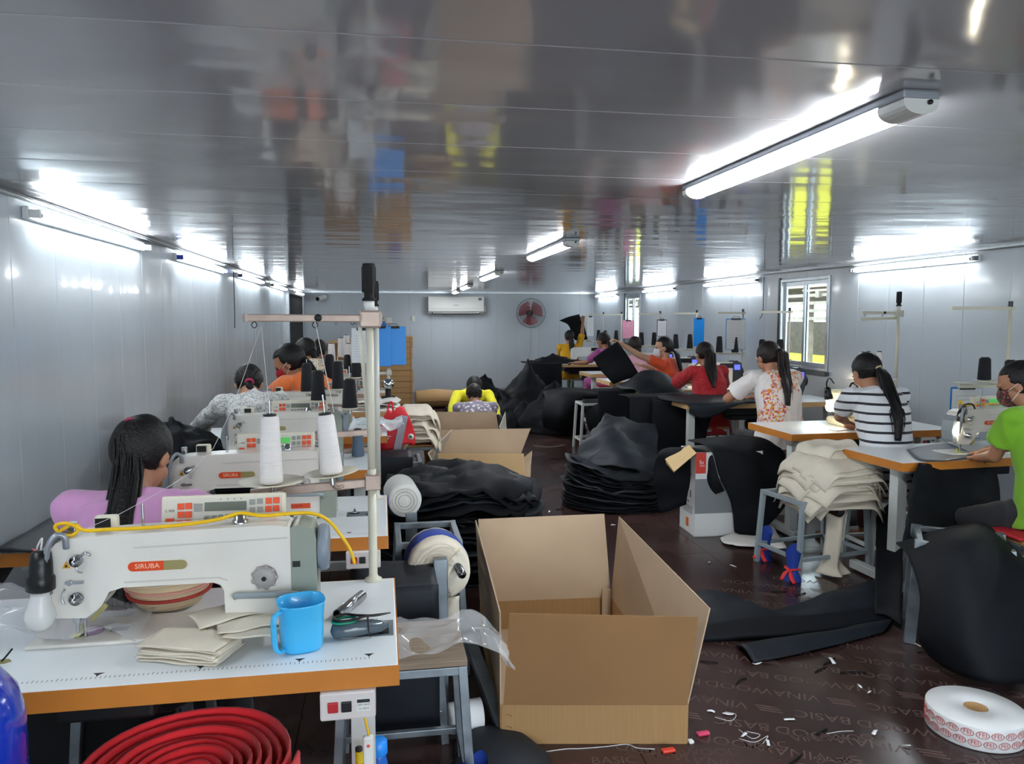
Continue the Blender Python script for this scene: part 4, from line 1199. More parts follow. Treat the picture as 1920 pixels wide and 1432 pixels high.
# rails carrying the far cones
def rail(label, a, b):
    m = MB(); m.bar(a, b, .03, .02); return obj('spool_rail', m, M_cream, None, label, 'rail', recenter=True, bev=.003)
ST6 = thing('thread_stand', 'far thread stand with white cones in left row', 'thread stand', (-.05, 8.62, .7605))
m = MB(); m.lathe([(.022, 0), (.022, .006), (.011, .015), (.011, .8)], n=14); obj('pole', m, M_pole, ST6)
m = MB()
for px, py, y in ((622, 680, 8.2), (640, 668, 8.6), (650, 661, 9.0), (654, 680, 8.2), (664, 666, 8.8)):
    p = ay(px, py, y) - Vector((-.05, 8.62, .7605)); m.lathe([(.05, -.006), (.05, 0)], p, n=16); m.bar(p - Vector((0, 0, .008)), (0, 0, p.z - .02), .014, .01)
obj('spool_tray', m, M_cream, ST6)
p = az(671, 858); thread_cone('blue-grey thread cone standing on the third table', (p.x + .0, 4.5, .7605), M_thread_b, .155, .036, .028)

# clip folders hanging on the stands
M_bluef = mat('blue_folder', '#1583d6', .35); M_paper = mat('paper', '#e3e6e8', .7)
def folder(label, c, w, h, m, paper=True, rz=0, backm=None):
    t = thing('clipboard', label, 'clipboard', c, rz)
    b = MB(); b.box2((-w / 2, 0, -h), (w / 2, .006, 0)); obj('board', b, m, t, bev=.002)
    if paper:
        b = MB(); b.box2((-w / 2 + .008, -.003, -h + .006), (w / 2 - .006, -.001, -.012)); so = obj('paper', b, M_paper, t)
        b = MB()
        for k in range(9): b.box2((-w * .36, -.0036, -.06 - k * h * .075), (w * .36 * (1 if k % 2 else .8), -.0031, -.057 - k * h * .075))
        obj('print', b, mat('faint_print', '#b4b8bc', .7), so)
    b = MB(); b.box2((-w * .24, -.008, -.018), (w * .24, -.001, .004)); b.tube([(-w * .2, -.006, 0), (-w * .12, -.006, .022), (w * .12, -.006, .022), (w * .2, -.006, 0)], .0025, 6); obj('clip', b, M_dark, t)
    return t
p = ay(738, 612, 7.085); folder('blue folder with white sheet hanging beside the thin pole', p, .22, .35, M_bluef, False)
p = ay(714, 612, 7.07); folder('blue folder hanging left of the thin pole, over the cones', p, .18, .36, M_bluef, False)
p = ay(714, 598, 7.115); folder('blue folder hanging highest behind the other blue folders', p, .12, .34, M_bluef, False)
p = ay(678, 615, 5.865); folder('white sheet clipboard hanging behind the near stand poles', p, .15, .26, M_paper, True)
# blue bag on the cartons
# ---------------------------------------------------------------- things on the near table
pm = az(566, 1212)
t = thing('measuring_mug', 'translucent blue plastic mug standing on the near table', 'mug', (pm.x - .0, pm.y, .7605), .25)
M_mug = mat('blue_mug', '#41b4ea', .25, alpha=.96, coat=.3)
m = MB(); n = 40; vs = []
prof = [(.0, 0, 1), (.046, 0, 1), (.050, .006, 1), (.052, .06, 1), (.055, .116, 1), (.0575, .118, 1), (.0565, .114, 1), (.051, .06, 1), (.047, .01, 1), (0, .008, 1)]
for r, z, _ in prof:
    for k in range(n):
        q = 2 * PI * k / n; e = .72; cx = math.copysign(abs(math.cos(q)) ** e, math.cos(q)); sy_ = math.copysign(abs(math.sin(q)) ** e, math.sin(q))
        vs.append((r * cx, r * .95 * sy_, z))
m.add(vs, [(i * n + k, i * n + (k + 1) % n, (i + 1) * n + (k + 1) % n, (i + 1) * n + k) for i in range(len(prof) - 1) for k in range(n)], True)
obj('cup', m, M_mug, t)
m = MB(); m.tube([(-.048, -.032, .106), (-.066, -.048, .105), (-.071, -.053, .085), (-.068, -.05, .03), (-.058, -.04, .012), (-.046, -.03, .012)], .008, 10, 5, flat=.6); obj('handle', m, M_mug, t)
pt = az(660, 1135)
m = MB(); n = 20
m.M = Matrix.Translation((-.095, 2.10, .7605 + .0145)) @ Matrix.Rotation(-.42, 4, 'Z')
m.lathe([(.0142, -.075), (.0142, .075), (.012, .075), (.012, -.075), (.0142, -.075)], (0, 0, 0), axis=(0, 1, 0), n=24)
obj('steel_tube', m, M_steel, None, 'short polished steel tube lying on the near table behind the mug', 'tube', recenter=True)
m = MB(); m.M = Matrix.Translation((-.095, 2.10, .7605 + .0145)) @ Matrix.Rotation(-.42, 4, 'Z')
pn = az(680, 1190)
t = thing('tape_pouch', 'dark glass-like hard case lying on the near table right of the mug', 'case', (pn.x - .005, pn.y + .0, .7605), .22)
m = MB(); m.rings([(-.075, 0, .018), (-.068, 0, .019), (-.03, 0, .021), (.05, .0, .017), (.07, 0, .014)], [(.004, .004), (.02, .017), (.026, .02), (.021, .016), (.006, .006)], (0, 1, 0)); obj('case_body', m, mat('slate_plastic', '#4c5860', .2, coat=.5), t)
m = MB(); m.tube([(.02, -.028, .002), (.015, -.03, .022), (.02, 0, .041), (.02, .02, .03), (.02, .028, .004)], .0014, 6, 5); obj('string', m, M_black, t)
t = thing('thread_nippers', 'small black and green scissors resting on the dark hard case', 'scissors', (pn.x - .01, pn.y + .005, .7605 + .043), .2)
m = MB(); m.tube([(-.06, .012, .004), (-.03, .022, .005), (.0, .006, .004), (.04, -.002, .001), (.085, .012, -.004)], [.005, .0045, .005, .005, .0015], 8, 5, flat=.6)
m.tube([(-.06, .012, .004), (-.055, -.014, .004), (-.02, -.018, .003), (.02, -.004, .003), (.085, .016, -.004)], [.005, .0045, .005, .004, .0015], 8, 5, flat=.6); obj('handles', m, M_black, t)
m = MB(); m.tube([(.03 * math.cos(q) - .035, .02 * math.sin(q) + .0, -.002) for q in [2 * PI * k / 14 for k in range(15)]], .0035, 8, 2); obj('finger_ring', m, mat('green_plastic', '#1c8f6d', .35), t)
# canvas pocket pieces: stack left, wide pieces right
rr = random.Random(7)
def pocket(cx, cy, z, w, d, rz, label, grp, sag=.0, seed=0, th=.0022, amp=.004):
    rows = []
    for j in range(4):
        v = j / 3 - .5
        row = []
        for i in range(5):
            u = i / 4 - .5
            x, y = u * w, v * d * (1 - .18 * abs(u) * (1 if j == 3 else .3))
            q = Matrix.Rotation(rz, 3, 'Z') @ Vector((x, y, 0))
            row.append((cx + q.x + rr.uniform(-.003, .003), cy + q.y + rr.uniform(-.003, .003), z + rr.uniform(0, .002) + sag * (abs(u) * 2) ** 2))
        rows.append(row)
    return cloth('canvas_piece', rows, M_canvas, label, 'fabric piece', grp, thick=th, amp=amp, freq=14, seed=seed, nu=4, nv=4, amp_dir=(0, 0, 1))
for k in range(9):
    pocket(-.455 + rr.uniform(-.012, .012), 1.885 + rr.uniform(-.01, .01), .7640 + k * .0042, .20, .12, -.35 + rr.uniform(-.06, .06), 'cream canvas piece in the small stack on the near table front', 'canvas pieces stacked at the near table front', seed=k, sag=-.001 * k * .3)
pocket(-.335, 1.96, .806, .16, .15, .2, 'cream canvas piece lying on top, tucked behind the mug', None, seed=20, amp=.008)
pocket(-.40, 2.0, .812, .16, .11, .5, 'uppermost cream canvas piece leaning at the machine base', None, seed=21, amp=.006, sag=-.008)
pocket(-.315, 1.90, .802, .13, .10, -.1, 'cream canvas piece half under the mug side', None, seed=22, amp=.004)
# straw hat behind the near machine
hp_ = ay(322, 1135, 2.23)
t = thing('straw_hat', 'woven straw hat with a red band behind the near machine', 'hat', (hp_.x, 2.22, .7605))
M_straw = mat('straw', '#d8bf9c', .7, bump=.8, bscale=3, stretch=(1, 1, 130), var=.1, vscale=3)
m = MB(); m.lathe([(.0, .0), (.06, .003), (.082, .012), (.1, .04), (.112, .075), (.113, .09), (.106, .092), (.095, .04), (.07, .016), (0, .01)], n=40); obj('crown', m, M_straw, t)
m = MB(); m.lathe([(.1065, .042), (.1095, .042), (.1125, .05), (.1095, .05)], n=40); obj('red_band', m, mat('red_braid', '#a33428', .7), t)
m = MB(); m.lathe([(.1135, .066), (.1155, .066), (.1165, .071), (.1145, .071)], n=40); obj('pink_band', m, mat('pink_braid', '#cf8f82', .7), t)
# crumpled clear film at the left of the near table
rows = [[(-1.2 + .085 * i, 1.95 + .11 * j + .01 * rr.uniform(-1, 1), .765 + (.012 + .055 * abs(math.sin(i * 1.3 + j))) * (1 if i < 6 else .4)) for i in range(8)] for j in range(4)]
cloth('clear_film_bag', rows, M_plasticfilm, 'crumpled clear plastic film under the hanging bulb on the near table', 'plastic film', thick=.0006, amp=.02, freq=7, seed=2, crease=.4)
# knee area: needle pin left at the bed edge
t = thing('seam_gauge', 'small brass seam guide plate on the near table at the bed corner', 'gauge', (-.885, 1.905, .7605))
m = MB(); m.prism([(-.022, 0), (-.01, .012), (.012, .012), (.022, 0), (.01, -.01), (-.01, -.01)], 0, .002); obj('plate', m, M_khaki, t)
m = MB(); m.tube([(0, 0, .002), (.008, .004, .01), (.02, .012, .026)], .0022, 6); obj('pin', m, M_dark, t)
# big blue water bottle at the corner and its stool
t = thing('water_bottle', 'large translucent blue water bottle at the bottom left corner', 'bottle', (ay(36, 1330, 1.42).x - .132, 1.42, .552))
m = MB(); m.lathe([(.0, 0), (.12, 0), (.132, .015), (.132, .09), (.127, .1), (.132, .11), (.132, .2), (.127, .21), (.132, .22), (.132, .30), (.122, .345), (.095, .385), (.05, .415), (.03, .425), (.03, .46)], n=44)
obj('bottle_body', m, mat('blue_pet', '#1636b8', .12, alpha=.93, coat=.4, spec=.6), t)
m = MB(); m.lathe([(.033, .445), (.033, .475), (.0, .478)], n=24); obj('bottle_cap', m, M_blue, t)
stool('low grey stool under the large blue water bottle', (ay(36, 1330, 1.42).x - .132, 1.42, 0), .53, .3, .26, seat=M_wood)
# roll of red felt
t = thing('red_fabric_roll', 'thick roll of bright red fabric standing under the near table', 'fabric roll', (-.47, 1.86, 0))
M_red = mat('red_felt', '#f42a34', .8, bump=.25, bscale=40, var=.06, sheen=.3)
m = MB(); rows = []
turns = 9; N_ = turns * 30
vs = []; fs = []
for k in range(N_ + 1):
    q = 2 * PI * k / 30; r = .045 + .205 * k / N_
    top = .50 + .014 * noise.noise(Vector((q * .5, r * 8, 0))) - .04 * (1 - r / .25) ** 2 + (.012 if k > N_ - 45 else 0)
    wob = 1 + .02 * noise.noise(Vector((math.cos(q) * 1.5, math.sin(q) * 1.5, r * 20)))
    th = .0085
    for dr, z in ((0, 0.0), (0, top - .005), (th * .5, top), (th, top - .006), (th, 0.0)):
        vs.append(((r * wob + dr) * math.cos(q), (r * wob + dr) * math.sin(q), z))
for k in range(N_):
    for j in range(4):
        a = k * 5 + j; fs.append((a, a + 5, a + 6, a + 1))
m.add(vs, fs, True); obj('felt_spiral', m, M_red, t)
m = MB(); m.lathe([(.3, 0), (.302, .43)], n=8); 
m = MB(); m.lathe([(.034, 0), (.034, .46), (.042, .46), (.042, 0)], n=24); obj('cardboard_core', m, M_card, t)

# ---------------------------------------------------------------- stool, film and cables right of the near table
stool('galvanised stool right of the near table, under clear film', (.05, 2.42, 0), .50, .36, .30, seat=mat('grey_wood', '#8a7a68', .7, var=.2, vscale=6, stretch=(1, 10, 10)), tray=True)
st_top = .521
rows = [[(-.12 + .09 * i + .01 * rr.uniform(-1, 1), 2.28 + .1 * j, st_top + .008 + .05 * max(0, noise.noise(Vector((i * .9, j * .9, 3)))) + (.02 if i == 4 else 0)) for i in range(6)] for j in range(4)]
for j in range(4): rows[j].append((.40, 2.27 + .1 * j, st_top - .05 - .02 * (j % 2)))
cloth('clear_film_bag', rows, M_plasticfilm, 'clear plastic film draped over the galvanised stool beside the near table', 'plastic film', thick=.0006, amp=.02, freq=6, seed=5, crease=.5)
t = thing('cable_switch', 'white inline switch hanging on its lead below the near table', 'switch', (-.045, 1.80, .52))
m = MB(); m.box((0, 0, 0), (.026, .018, .085)); obj('housing', m, M_white, t, bev=.006)
m = MB(); m.cyl((0, -.0095, .02), (0, -.008, .02), .004); m.cyl((0, -.0095, -.03), (0, -.008, -.03), .003); obj('screw', m, M_btn_red, t)
m = MB(); m.tube([(.002, 0, .042), (-.004, 0, .07), (-.01, .002, .10), (-.012, .01, .128)], .0028, 6); m.tube([(.002, 0, -.042), (.003, .01, -.2), (.006, .02, -.42)], .004, 6); obj('lead', m, M_yellow, t)
m = MB(); m.tube([(-.07, 1.86, .50), (-.06, 1.86, .3), (-.02, 1.87, .1), (.05, 1.9, .01)], .009, 8)
o = obj('striped_hose', m, None or mat('hazard_yellow', '#d8b400', .5), None, 'yellow and black striped cable sleeve beside the near table leg', 'cable', recenter=True)
nt = o.data.materials[0].node_tree; N = nt.nodes; L = nt.links
tc = N.new('ShaderNodeTexCoord'); wv = N.new('ShaderNodeTexWave'); wv.inputs['Scale'].default_value = 5; wv.bands_direction = 'Z'
cr = N.new('ShaderNodeValToRGB'); cr.color_ramp.interpolation = 'CONSTANT'; cr.color_ramp.elements[0].color = (.01, .01, .01, 1); cr.color_ramp.elements[1].position = .5; cr.color_ramp.elements[1].color = (.7, .5, 0, 1)
L.new(tc.outputs['Object'], wv.inputs[0]); L.new(wv.outputs[0], cr.inputs[0]); L.new(cr.outputs[0], N['Principled BSDF'].inputs['Base Color'])
bp = ay(709, 1408, 2.05)
t = thing('small_bottle', 'small bottle with bright blue cap under the near table edge', 'bottle', (bp.x, 2.05, 0))
m = MB(); m.lathe([(.0, 0), (.034, 0), (.036, .01), (.036, .30), (.022, .36), (.022, .385)], n=24); obj('bottle_body', m, mat('clear_blue', '#2e6fd0', .15, alpha=.8), t)
m = MB(); m.lathe([(.025, .37), (.026, .372), (.025, .405), (.02, .41), (0, .41)], n=24); obj('bottle_cap', m, mat('cap_blue', '#2a8ff0', .35), t)
# dark cover panels below tables
mb = MB(); mb.box((0, 0, 0), (.52, .02, .62)); obj('dark_board', mb, M_dark, None, 'dark board standing against wall side under the near table', 'board', loc=(-.9, 2.4, .31))

# ---------------------------------------------------------------- roll stand with canvas roll
t = thing('roll_stand', 'galvanised steel stand carrying the canvas roll beside the big carton', 'stand', (.215, 2.95, 0))
m = MB(); m.bar((0, 0, 0), (0, 0, .62), .055, .04, (0, 1, 0)); obj('front_post', m, M_galv, t, bev=.003)
m = MB(); m.bar((-.085, .75, 0), (-.085, .75, .62), .055, .04, (0, 1, 0)); obj('rear_post', m, M_galv, t, bev=.003)
m = MB(); m.bar((-.10, -.06, .02), (-.10, .9, .02), .05, .04); m.bar((.22, -.3, .02), (.09, .35, .3), .05, .03); m.bar((-.12, .1, .46), (-.0, -.0, .02), .045, .03); obj('foot_brace', m, M_galv, t, bev=.003)
m = MB(); m.M = None
a = Vector((.075, -.1, .585)); b_ = Vector((.045, .95, .50)); ax_ = (b_ - a).normalized()
m.lathe([(.0165, 0), (.0165, .9), (.0135, .9), (.0135, 0), (.0165, 0)], a, 20, axis=ax_); obj('pipe', m, M_steel, t)
base = Vector((.215, 2.95, 0))
t = thing('canvas_roll', 'large roll of cream canvas with frayed end on the steel stand', 'fabric roll', base + a)
m = MB(); M_ = []
cx = Vector((-.072, 0, -.012))
prof = [(.02, .14), (.08, .132), (.112, .140), (.124, .155), (.127, .18), (.127, .36), (.1, .37), (.02, .36)]
mm = MB(); mm.lathe(prof, cx, 40, axis=ax_)
for i, v in enumerate(mm.v):
    p_ = Vector(v); r_ = noise.noise(p_ * 30) * .006; mm.v[i] = tuple(p_ + p_.normalized() * r_)
obj('wound_canvas', mm, M_canvas, t)
m = MB()
for k in range(26):
    q = rr.uniform(0, 2 * PI); r_ = rr.uniform(.03, .11)
    c0 = cx + ax_ * .130
    fa, fb = frame_of(ax_)
    pts = [c0 + fa * (r_ * math.cos(q + j * .35)) + fb * (r_ * math.sin(q + j * .35) + .004 * rr.uniform(-1, 1)) - ax_ * (.004 + .004 * rr.random()) for j in range(5)]
    m.tube(pts, .0012, 5, 3)
obj('loose_threads', m, mat('fray', '#c9bfae', .8), t)
fa, fb = frame_of(ax_)
rows = []
for j, (r0, q0) in enumerate(((.03, .2), (.07, .5), (.12, .9))):
    rows.append([tuple(cx + ax_ * (.125 - .01 * math.sin(i * 1.1)) + Vector((math.cos(-1.2 + .5 * i) * r0, 0, math.sin(-1.2 + .5 * i) * r0))) for i in range(5)])
obj('loose_flap', cloth_mb(rows, 5, 5, .003, .006, 20, 3), mat('canvas_pale', '#e2dac9', .85, bump=.2, bscale=200), t)
mm = MB(); mm.lathe([(.1275, .2), (.129, .21), (.129, .33), (.127, .34)], cx, 40, axis=ax_); obj('blue_wrap', mm, mat('blue_cloth', '#1f3f9a', .7, var=.1), t)
rows = [[tuple(cx + ax_ * .16 + Vector((.02 + .03 * i, -.012 * i * (2 - i), -.115 - .09 * j + .0 * i))) for i in range(3)] for j in range(4)]
obj('hanging_end', cloth_mb(rows, 4, 4, .002, .004, 10, 8), mat('canvas_pale', '#e2dac9', .85), t)
t = thing('white_roll', 'smaller white fabric roll with blue end behind the canvas roll', 'fabric roll', base + Vector((-.115, .75, .68)))
m = MB(); m.lathe([(.02, -.02), (.05, -.01), (.078, -.02), (.082, 0), (.082, .2), (.02, .2)], (0, 0, 0), 32, axis=(-.1, 1, 0.03)); obj('wound_fabric', m, mat('white_cloth', '#dcdcd6', .8, bump=.3, bscale=30), t)
m = MB()
for r_ in (.03, .045, .06): m.tube([(r_ * math.cos(q), -.02, r_ * math.sin(q)) for q in [2 * PI * k / 20 for k in range(21)]], .0015, 5, 1)
obj('layer_edges', m, mat('layer_shade', '#b0aaa0', .8), t)
m = MB(); m.lathe([(.03, 0), (.034, .01), (.034, .06), (0, .065)], (-.09, -.02, .0), 24, axis=(-1, .1, 0)); obj('blue_end', m, M_blue, t)
# small white cup and dark triangle scrap below the stool
t = thing('paper_tape', 'small white paper roll on the floor behind the galvanised stool', 'tape roll', (.28, 2.75, .075))
m = MB(); m.lathe([(.02, -.06), (.055, -.05), (.06, .07), (.052, .072), (.045, -.04)], (0, 0, 0), 28, axis=(1, .1, 0)); obj('paper_ring', m, M_paper, t)
# blue and red cloth tied on the stool leg
def tied(label, loc, h=.17, r=.032, s=1.0):
    t = thing('leg_wrap', label, 'cloth wrap', loc, 0)
    m = MB(); vs = []
    n = 24; zs = [(0, 1.35), (.02, 1.2), (.05, .95), (.075, .8), (.1, .9), (h * .85, 1.1), (h, 1.25)]
    for z, k_ in zs:
        for k in range(n):
            q = 2 * PI * k / n; rr_ = r * k_ * (1 + .12 * noise.noise(Vector((math.cos(q) * 2, math.sin(q) * 2, z * 20))))
            vs.append((rr_ * math.cos(q), rr_ * math.sin(q), z + (.02 * math.sin(2 * q) if z == h else 0)))
    m.add(vs, [(i * n + k, i * n + (k + 1) % n, (i + 1) * n + (k + 1) % n, (i + 1) * n + k) for i in range(len(zs) - 1) for k in range(n)], True)
    obj('blue_sleeve', m, mat('blue_cloth', '#1f3f9a', .7), t)
    m = MB(); m.tube([(r * .95 * math.cos(q), r * .95 * math.sin(q), .072 + .003 * math.sin(3 * q)) for q in [2 * PI * k / 12 for k in range(13)]], .012, 8, 3, flat=.45)
    m.tube([(-r * .8, -r * .6, .074), (-r * 1.8, -r * .9, .055), (-r * 2.4, -r, .02)], [.008, .014, .012], 8, 4, flat=.3)
    m.tube([(-r * .8, -r * .6, .074), (-r * 1.2, -r * 1.7, .04), (-r * .9, -r * 2.2, .008)], [.008, .014, .012], 8, 4, flat=.3)
    obj('red_tie', m, mat('red_ribbon', '#d42a2c', .6), t)
    return t
tied('blue cloth tied with red ribbon on the galvanised stool leg beside the near table', (.262, 2.24, 0), .2, .034)
# ================================================================ PEOPLE, LEFT ROW
def fab(name, col, **k):
    return mat(name, col, **dict(dict(rough=.8, bump=.08, bscale=150, sheen=.2), **k))
def floral(name, base, cols, scale=22, thr=.42, sc2=None):
    """printed cloth: voronoi blotches of several colours over a ground colour"""
    m = fab(name, base); nt = m.node_tree; N = nt.nodes; L = nt.links; p = N['Principled BSDF']
    tc = N.new('ShaderNodeTexCoord'); prev = None
    ns = N.new('ShaderNodeTexNoise'); ns.inputs['Scale'].default_value = scale * 1.2
    L.new(tc.outputs['Object'], ns.inputs['Vector'])
    mxv = N.new('ShaderNodeMix'); mxv.data_type = 'VECTOR'; mxv.inputs['Factor'].default_value = .05
    L.new(tc.outputs['Object'], mxv.inputs[4]); L.new(ns.outputs['Color'], mxv.inputs[5])
    for i, (c, sc, th) in enumerate(cols):
        v = N.new('ShaderNodeTexVoronoi'); v.inputs['Scale'].default_value = sc; v.inputs['Randomness'].default_value = 1
        mp = N.new('ShaderNodeMapping'); mp.inputs['Location'].default_value = (i * 3.3, i * 1.7, i * 5.1)
        L.new(mxv.outputs[1], mp.inputs[0]); L.new(mp.outputs[0], v.inputs['Vector'])
        lt = N.new('ShaderNodeMath'); lt.operation = 'LESS_THAN'; lt.inputs[1].default_value = th; L.new(v.outputs['Distance'], lt.inputs[0])
        mask = lt.outputs[0]
        big = N.new('ShaderNodeTexNoise'); big.inputs['Scale'].default_value = 5; big.inputs['Detail'].default_value = 0; mp2 = N.new('ShaderNodeMapping'); mp2.inputs['Location'].default_value = (7, 2, 1)
        L.new(tc.outputs['Object'], mp2.inputs[0]); L.new(mp2.outputs[0], big.inputs['Vector'])
        gt = N.new('ShaderNodeMath'); gt.operation = 'GREATER_THAN'; gt.inputs[1].default_value = sc2 or 0; L.new(big.outputs['Fac'], gt.inputs[0])
        mu = N.new('ShaderNodeMath'); mu.operation = 'MULTIPLY'; L.new(mask, mu.inputs[0]); L.new(gt.outputs[0], mu.inputs[1])
        mx = N.new('ShaderNodeMix'); mx.data_type = 'RGBA'; mx.inputs[7].default_value = lin(c); L.new(mu.outputs[0], mx.inputs['Factor'])
        if prev: L.new(prev, mx.inputs[6])
        else: mx.inputs[6].default_value = lin(base)
        prev = mx.outputs[2]
    L.new(prev, p.inputs['Base Color'])
    return m
def striped(name, a, b, scale, axis='Z', thr=.72, tilt=(0, 0, 0)):
    m = fab(name, a); nt = m.node_tree; N = nt.nodes; L = nt.links; p = N['Principled BSDF']
    tc = N.new('ShaderNodeTexCoord'); mp = N.new('ShaderNodeMapping'); mp.inputs['Rotation'].default_value = tilt
    w = N.new('ShaderNodeTexWave'); w.bands_direction = axis; w.inputs['Scale'].default_value = scale; w.inputs['Distortion'].default_value = .6; w.inputs['Detail'].default_value = 0; w.inputs['Detail Scale'].default_value = .6
    gt = N.new('ShaderNodeMath'); gt.operation = 'GREATER_THAN'; gt.inputs[1].default_value = thr
    mx = N.new('ShaderNodeMix'); mx.data_type = 'RGBA'; mx.inputs[6].default_value = lin(a); mx.inputs[7].default_value = lin(b)
    L.new(tc.outputs['Object'], mp.inputs[0]); L.new(mp.outputs[0], w.inputs[0]); L.new(w.outputs['Fac'], gt.inputs[0]); L.new(gt.outputs[0], mx.inputs['Factor']); L.new(mx.outputs[2], p.inputs['Base Color'])
    return m
F_pink = fab('pink_cotton', '#d69ccb'); F_orange = fab('orange_cotton', '#ee7b3c'); F_dark = fab('dark_trousers', '#1b1c22')
F_floralw = floral('grey_floral_cloth', '#d3d3cf', [('#8f9294', 60, .38), ('#5c6063', 75, .25)], 60)
F_multi = floral('multicolour_cloth', '#cfc3b0', [('#c08a5a', 30, .4), ('#6a7a80', 34, .35), ('#d8a060', 26, .3)], 30)
M_red_mask = mat('red_mask', '#a3172a', .8); M_white_mask = mat('white_mask', '#cfd8da', .8); M_print_mask = floral('printed_mask', '#3a1c22', [('#8a2f3c', 60, .4), ('#c9a03a', 70, .25)], 60)
M_pinktie = mat('pink_tie', '#b03058', .7)
person('woman in pink shirt with long black ponytail, seated, back to the camera', dict(
    head_at=ay(268, 858, 2.60), heading=.1, lean=.16, bend=.8, head_heading=.25, pitch=.6, roll=.0, sw=.17, tilt=-.17, neck=.05, s=1.02,
    hand_l=(-.86, 2.98, .81), hand_r=(-.62, 3.0, .81), pole_l=(.15, -.4, -1), shirt=F_pink, trousers=F_dark, sleeve=.75, flare=.014, loose=.018, seed=3, fold=.007,
    tie=(-.012, -.085, .075), tail=[(-.01, -.05, -.02, .032), (.0, -.075, -.12, .046), (.03, -.09, -.25, .05), (.06, -.1, -.38, .048), (.08, -.1, -.52, .042)], strands=90, tiemat=M_pinktie, voxel=.006, hem=.05))
stool('wooden stool under the pink-shirted woman', (-.74, 2.47, 0), .43, .3, .26, seat=M_wood)
person('person in grey floral shirt leaning over the sewing, hair tied low', dict(
    head_at=ay(467, 722, 5.02), heading=-.5, lean=.75, bend=.2, head_heading=-.1, pitch=.95, roll=.0, sw=.17,
    hand_l=(-1.2, 5.2, .80), hand_r=(-.85, 5.3, .80), pole_l=(-1, -.2, .1), shirt=F_floralw, trousers=F_dark, sleeve=1.7, flare=.02, loose=.03, seed=4, fold=.012,
    tie=(.01, -.085, -.06), tail=[(.0, -.03, -.02, .022), (.02, -.02, -.07, .02)], strands=20, tiemat=M_pinktie, voxel=.009))
stool('wooden stool under the person in grey floral shirt', (-.72, 4.72, 0), .43, .3, .26, seat=M_wood)
# hands need the table: orange worker, profile to the left
person('person in orange shirt and dark red face mask, leaning down to the left', dict(
    head_at=ay(541, 682, 6.05), s=1.12, heading=-.9, lean=.55, bend=.7, head_heading=-1.5, pitch=.5, roll=0, sw=.17,
    hand_l=(-1.1, 6.7, .82), hand_r=(-.85, 6.75, .82), shirt=F_orange, trousers=F_dark, sleeve=.8, loose=.02, seed=5, fold=.007, mask=M_red_mask,
    tie=(0, -.10, .01), tail=[(.05, -.05, -.04, .028), (.11, -.06, -.13, .03), (.15, -.06, -.24, .024)], strands=30, tiemat=M_pinktie, voxel=.009, hairsize=1.06))
stool('stool under the orange-shirted worker in left row', (-.55, 5.78, 0), .43, .3, .26, seat=M_wood)
person('dark-haired person in multicoloured blouse behind the orange-shirted worker', dict(
    head_at=ay(572, 662, 7.5), s=1.08, heading=-.6, lean=.6, bend=.5, head_heading=-.9, pitch=.6, sw=.17,
    hand_l=(-1.1, 8.3, .82), hand_r=(-.8, 8.35, .82), shirt=F_multi, trousers=F_dark, sleeve=.9, loose=.02, seed=6,
    tie=(0, -.095, -.02), tail=[(.0, -.03, -.03, .03), (.03, -.03, -.1, .03)], strands=20, voxel=.011))
person('dark-haired person farthest back in left row, head bowed', dict(
    head_at=ay(597, 660, 8.6), s=1.05, heading=.2, lean=.4, bend=.4, head_heading=.1, pitch=.7, sw=.17,
    hand_l=(-1.0, 9.1, .82), hand_r=(-.6, 9.1, .82), shirt=F_multi, trousers=F_dark, sleeve=.9, loose=.02, seed=7,
    tie=(0, -.095, -.02), tail=[(.0, -.03, -.03, .03), (.0, -.03, -.1, .03)], strands=20, voxel=.011))
# black fabric in the laps and on the tables by the left wall
def bag_heap(label, c, r, seed, m=M_blackfab, h=.3, cat='fabric heap', name='fabric_heap', n=5):
    rows = []
    for j in range(n + 1):
        v = j / n; row = []
        for i in range(9):
            q = 2 * PI * i / 8; rad = (1 - v ** 1.6) * (1 + .18 * math.sin(3 * q + seed))
            row.append((c[0] + r[0] * rad * math.cos(q), c[1] + r[1] * rad * math.sin(q), c[2] + h * v * (1 - .15 * math.sin(2 * q + seed))))
        rows.append(row)
    return cloth(name, rows, m, label, cat, thick=.004, amp=.07 * max(r), freq=3.2 / max(r) * .6, seed=seed, crease=.6, nu=5, nv=5)
bag_heap('crumpled black fabric heap on the third table by the left wall', (-1.22, 4.75, .765), (.28, .4), 1, h=.19)
cloth('black_sheet', [[(-1.44, 2.74 + .1 * j, .55 - .0 * j) if i == 0 else (-1.44 + .13 * i, 2.74 + .13 * j + (.02 * i if j == 0 else 0), (.768 if j else (.768 if i else .6))) for i in range(5)] for j in range(5)],
      M_blackfab2, 'dark fabric sheet spread over the left end of the second table', 'fabric sheet', thick=.004, amp=.006, freq=5, seed=3, nu=4, nv=4)
# red bag and stools at the ends of the left tables
rows = []
for j in range(6):
    z = .60 + .055 * j
    w = (.135, .14, .135, .115, .08, .04)[j]
    rows.append([(.09 - w + 2 * w * i / 6, 5.78 + .045 * math.cos((i - 3) / 3 * 1.5) * (1 - .12 * j) * (-1), z - .02 * math.sin(i)) for i in range(7)])
t = thing('red_bag', 'red non-woven bag with grey stripe and round emblem, slumped by the fourth table', 'bag', (.09, 5.8, .58))
mm = cloth_mb(rows, 4, 4, .05, .012, 8, 3); mm.v = [(x - .09, y - 5.8, z - .58) for x, y, z in mm.v]; obj('bag_body', mm, mat('red_nonwoven', '#d3202c', .55, bump=.1, bscale=100), t)
m = MB(); m.box((.04, -.088, .13), (.055, .012, .26), M=Matrix.Rotation(.22, 3, 'Y')); obj('grey_stripe', m, mat('reflective_grey', '#a7a2ad', .5), t)
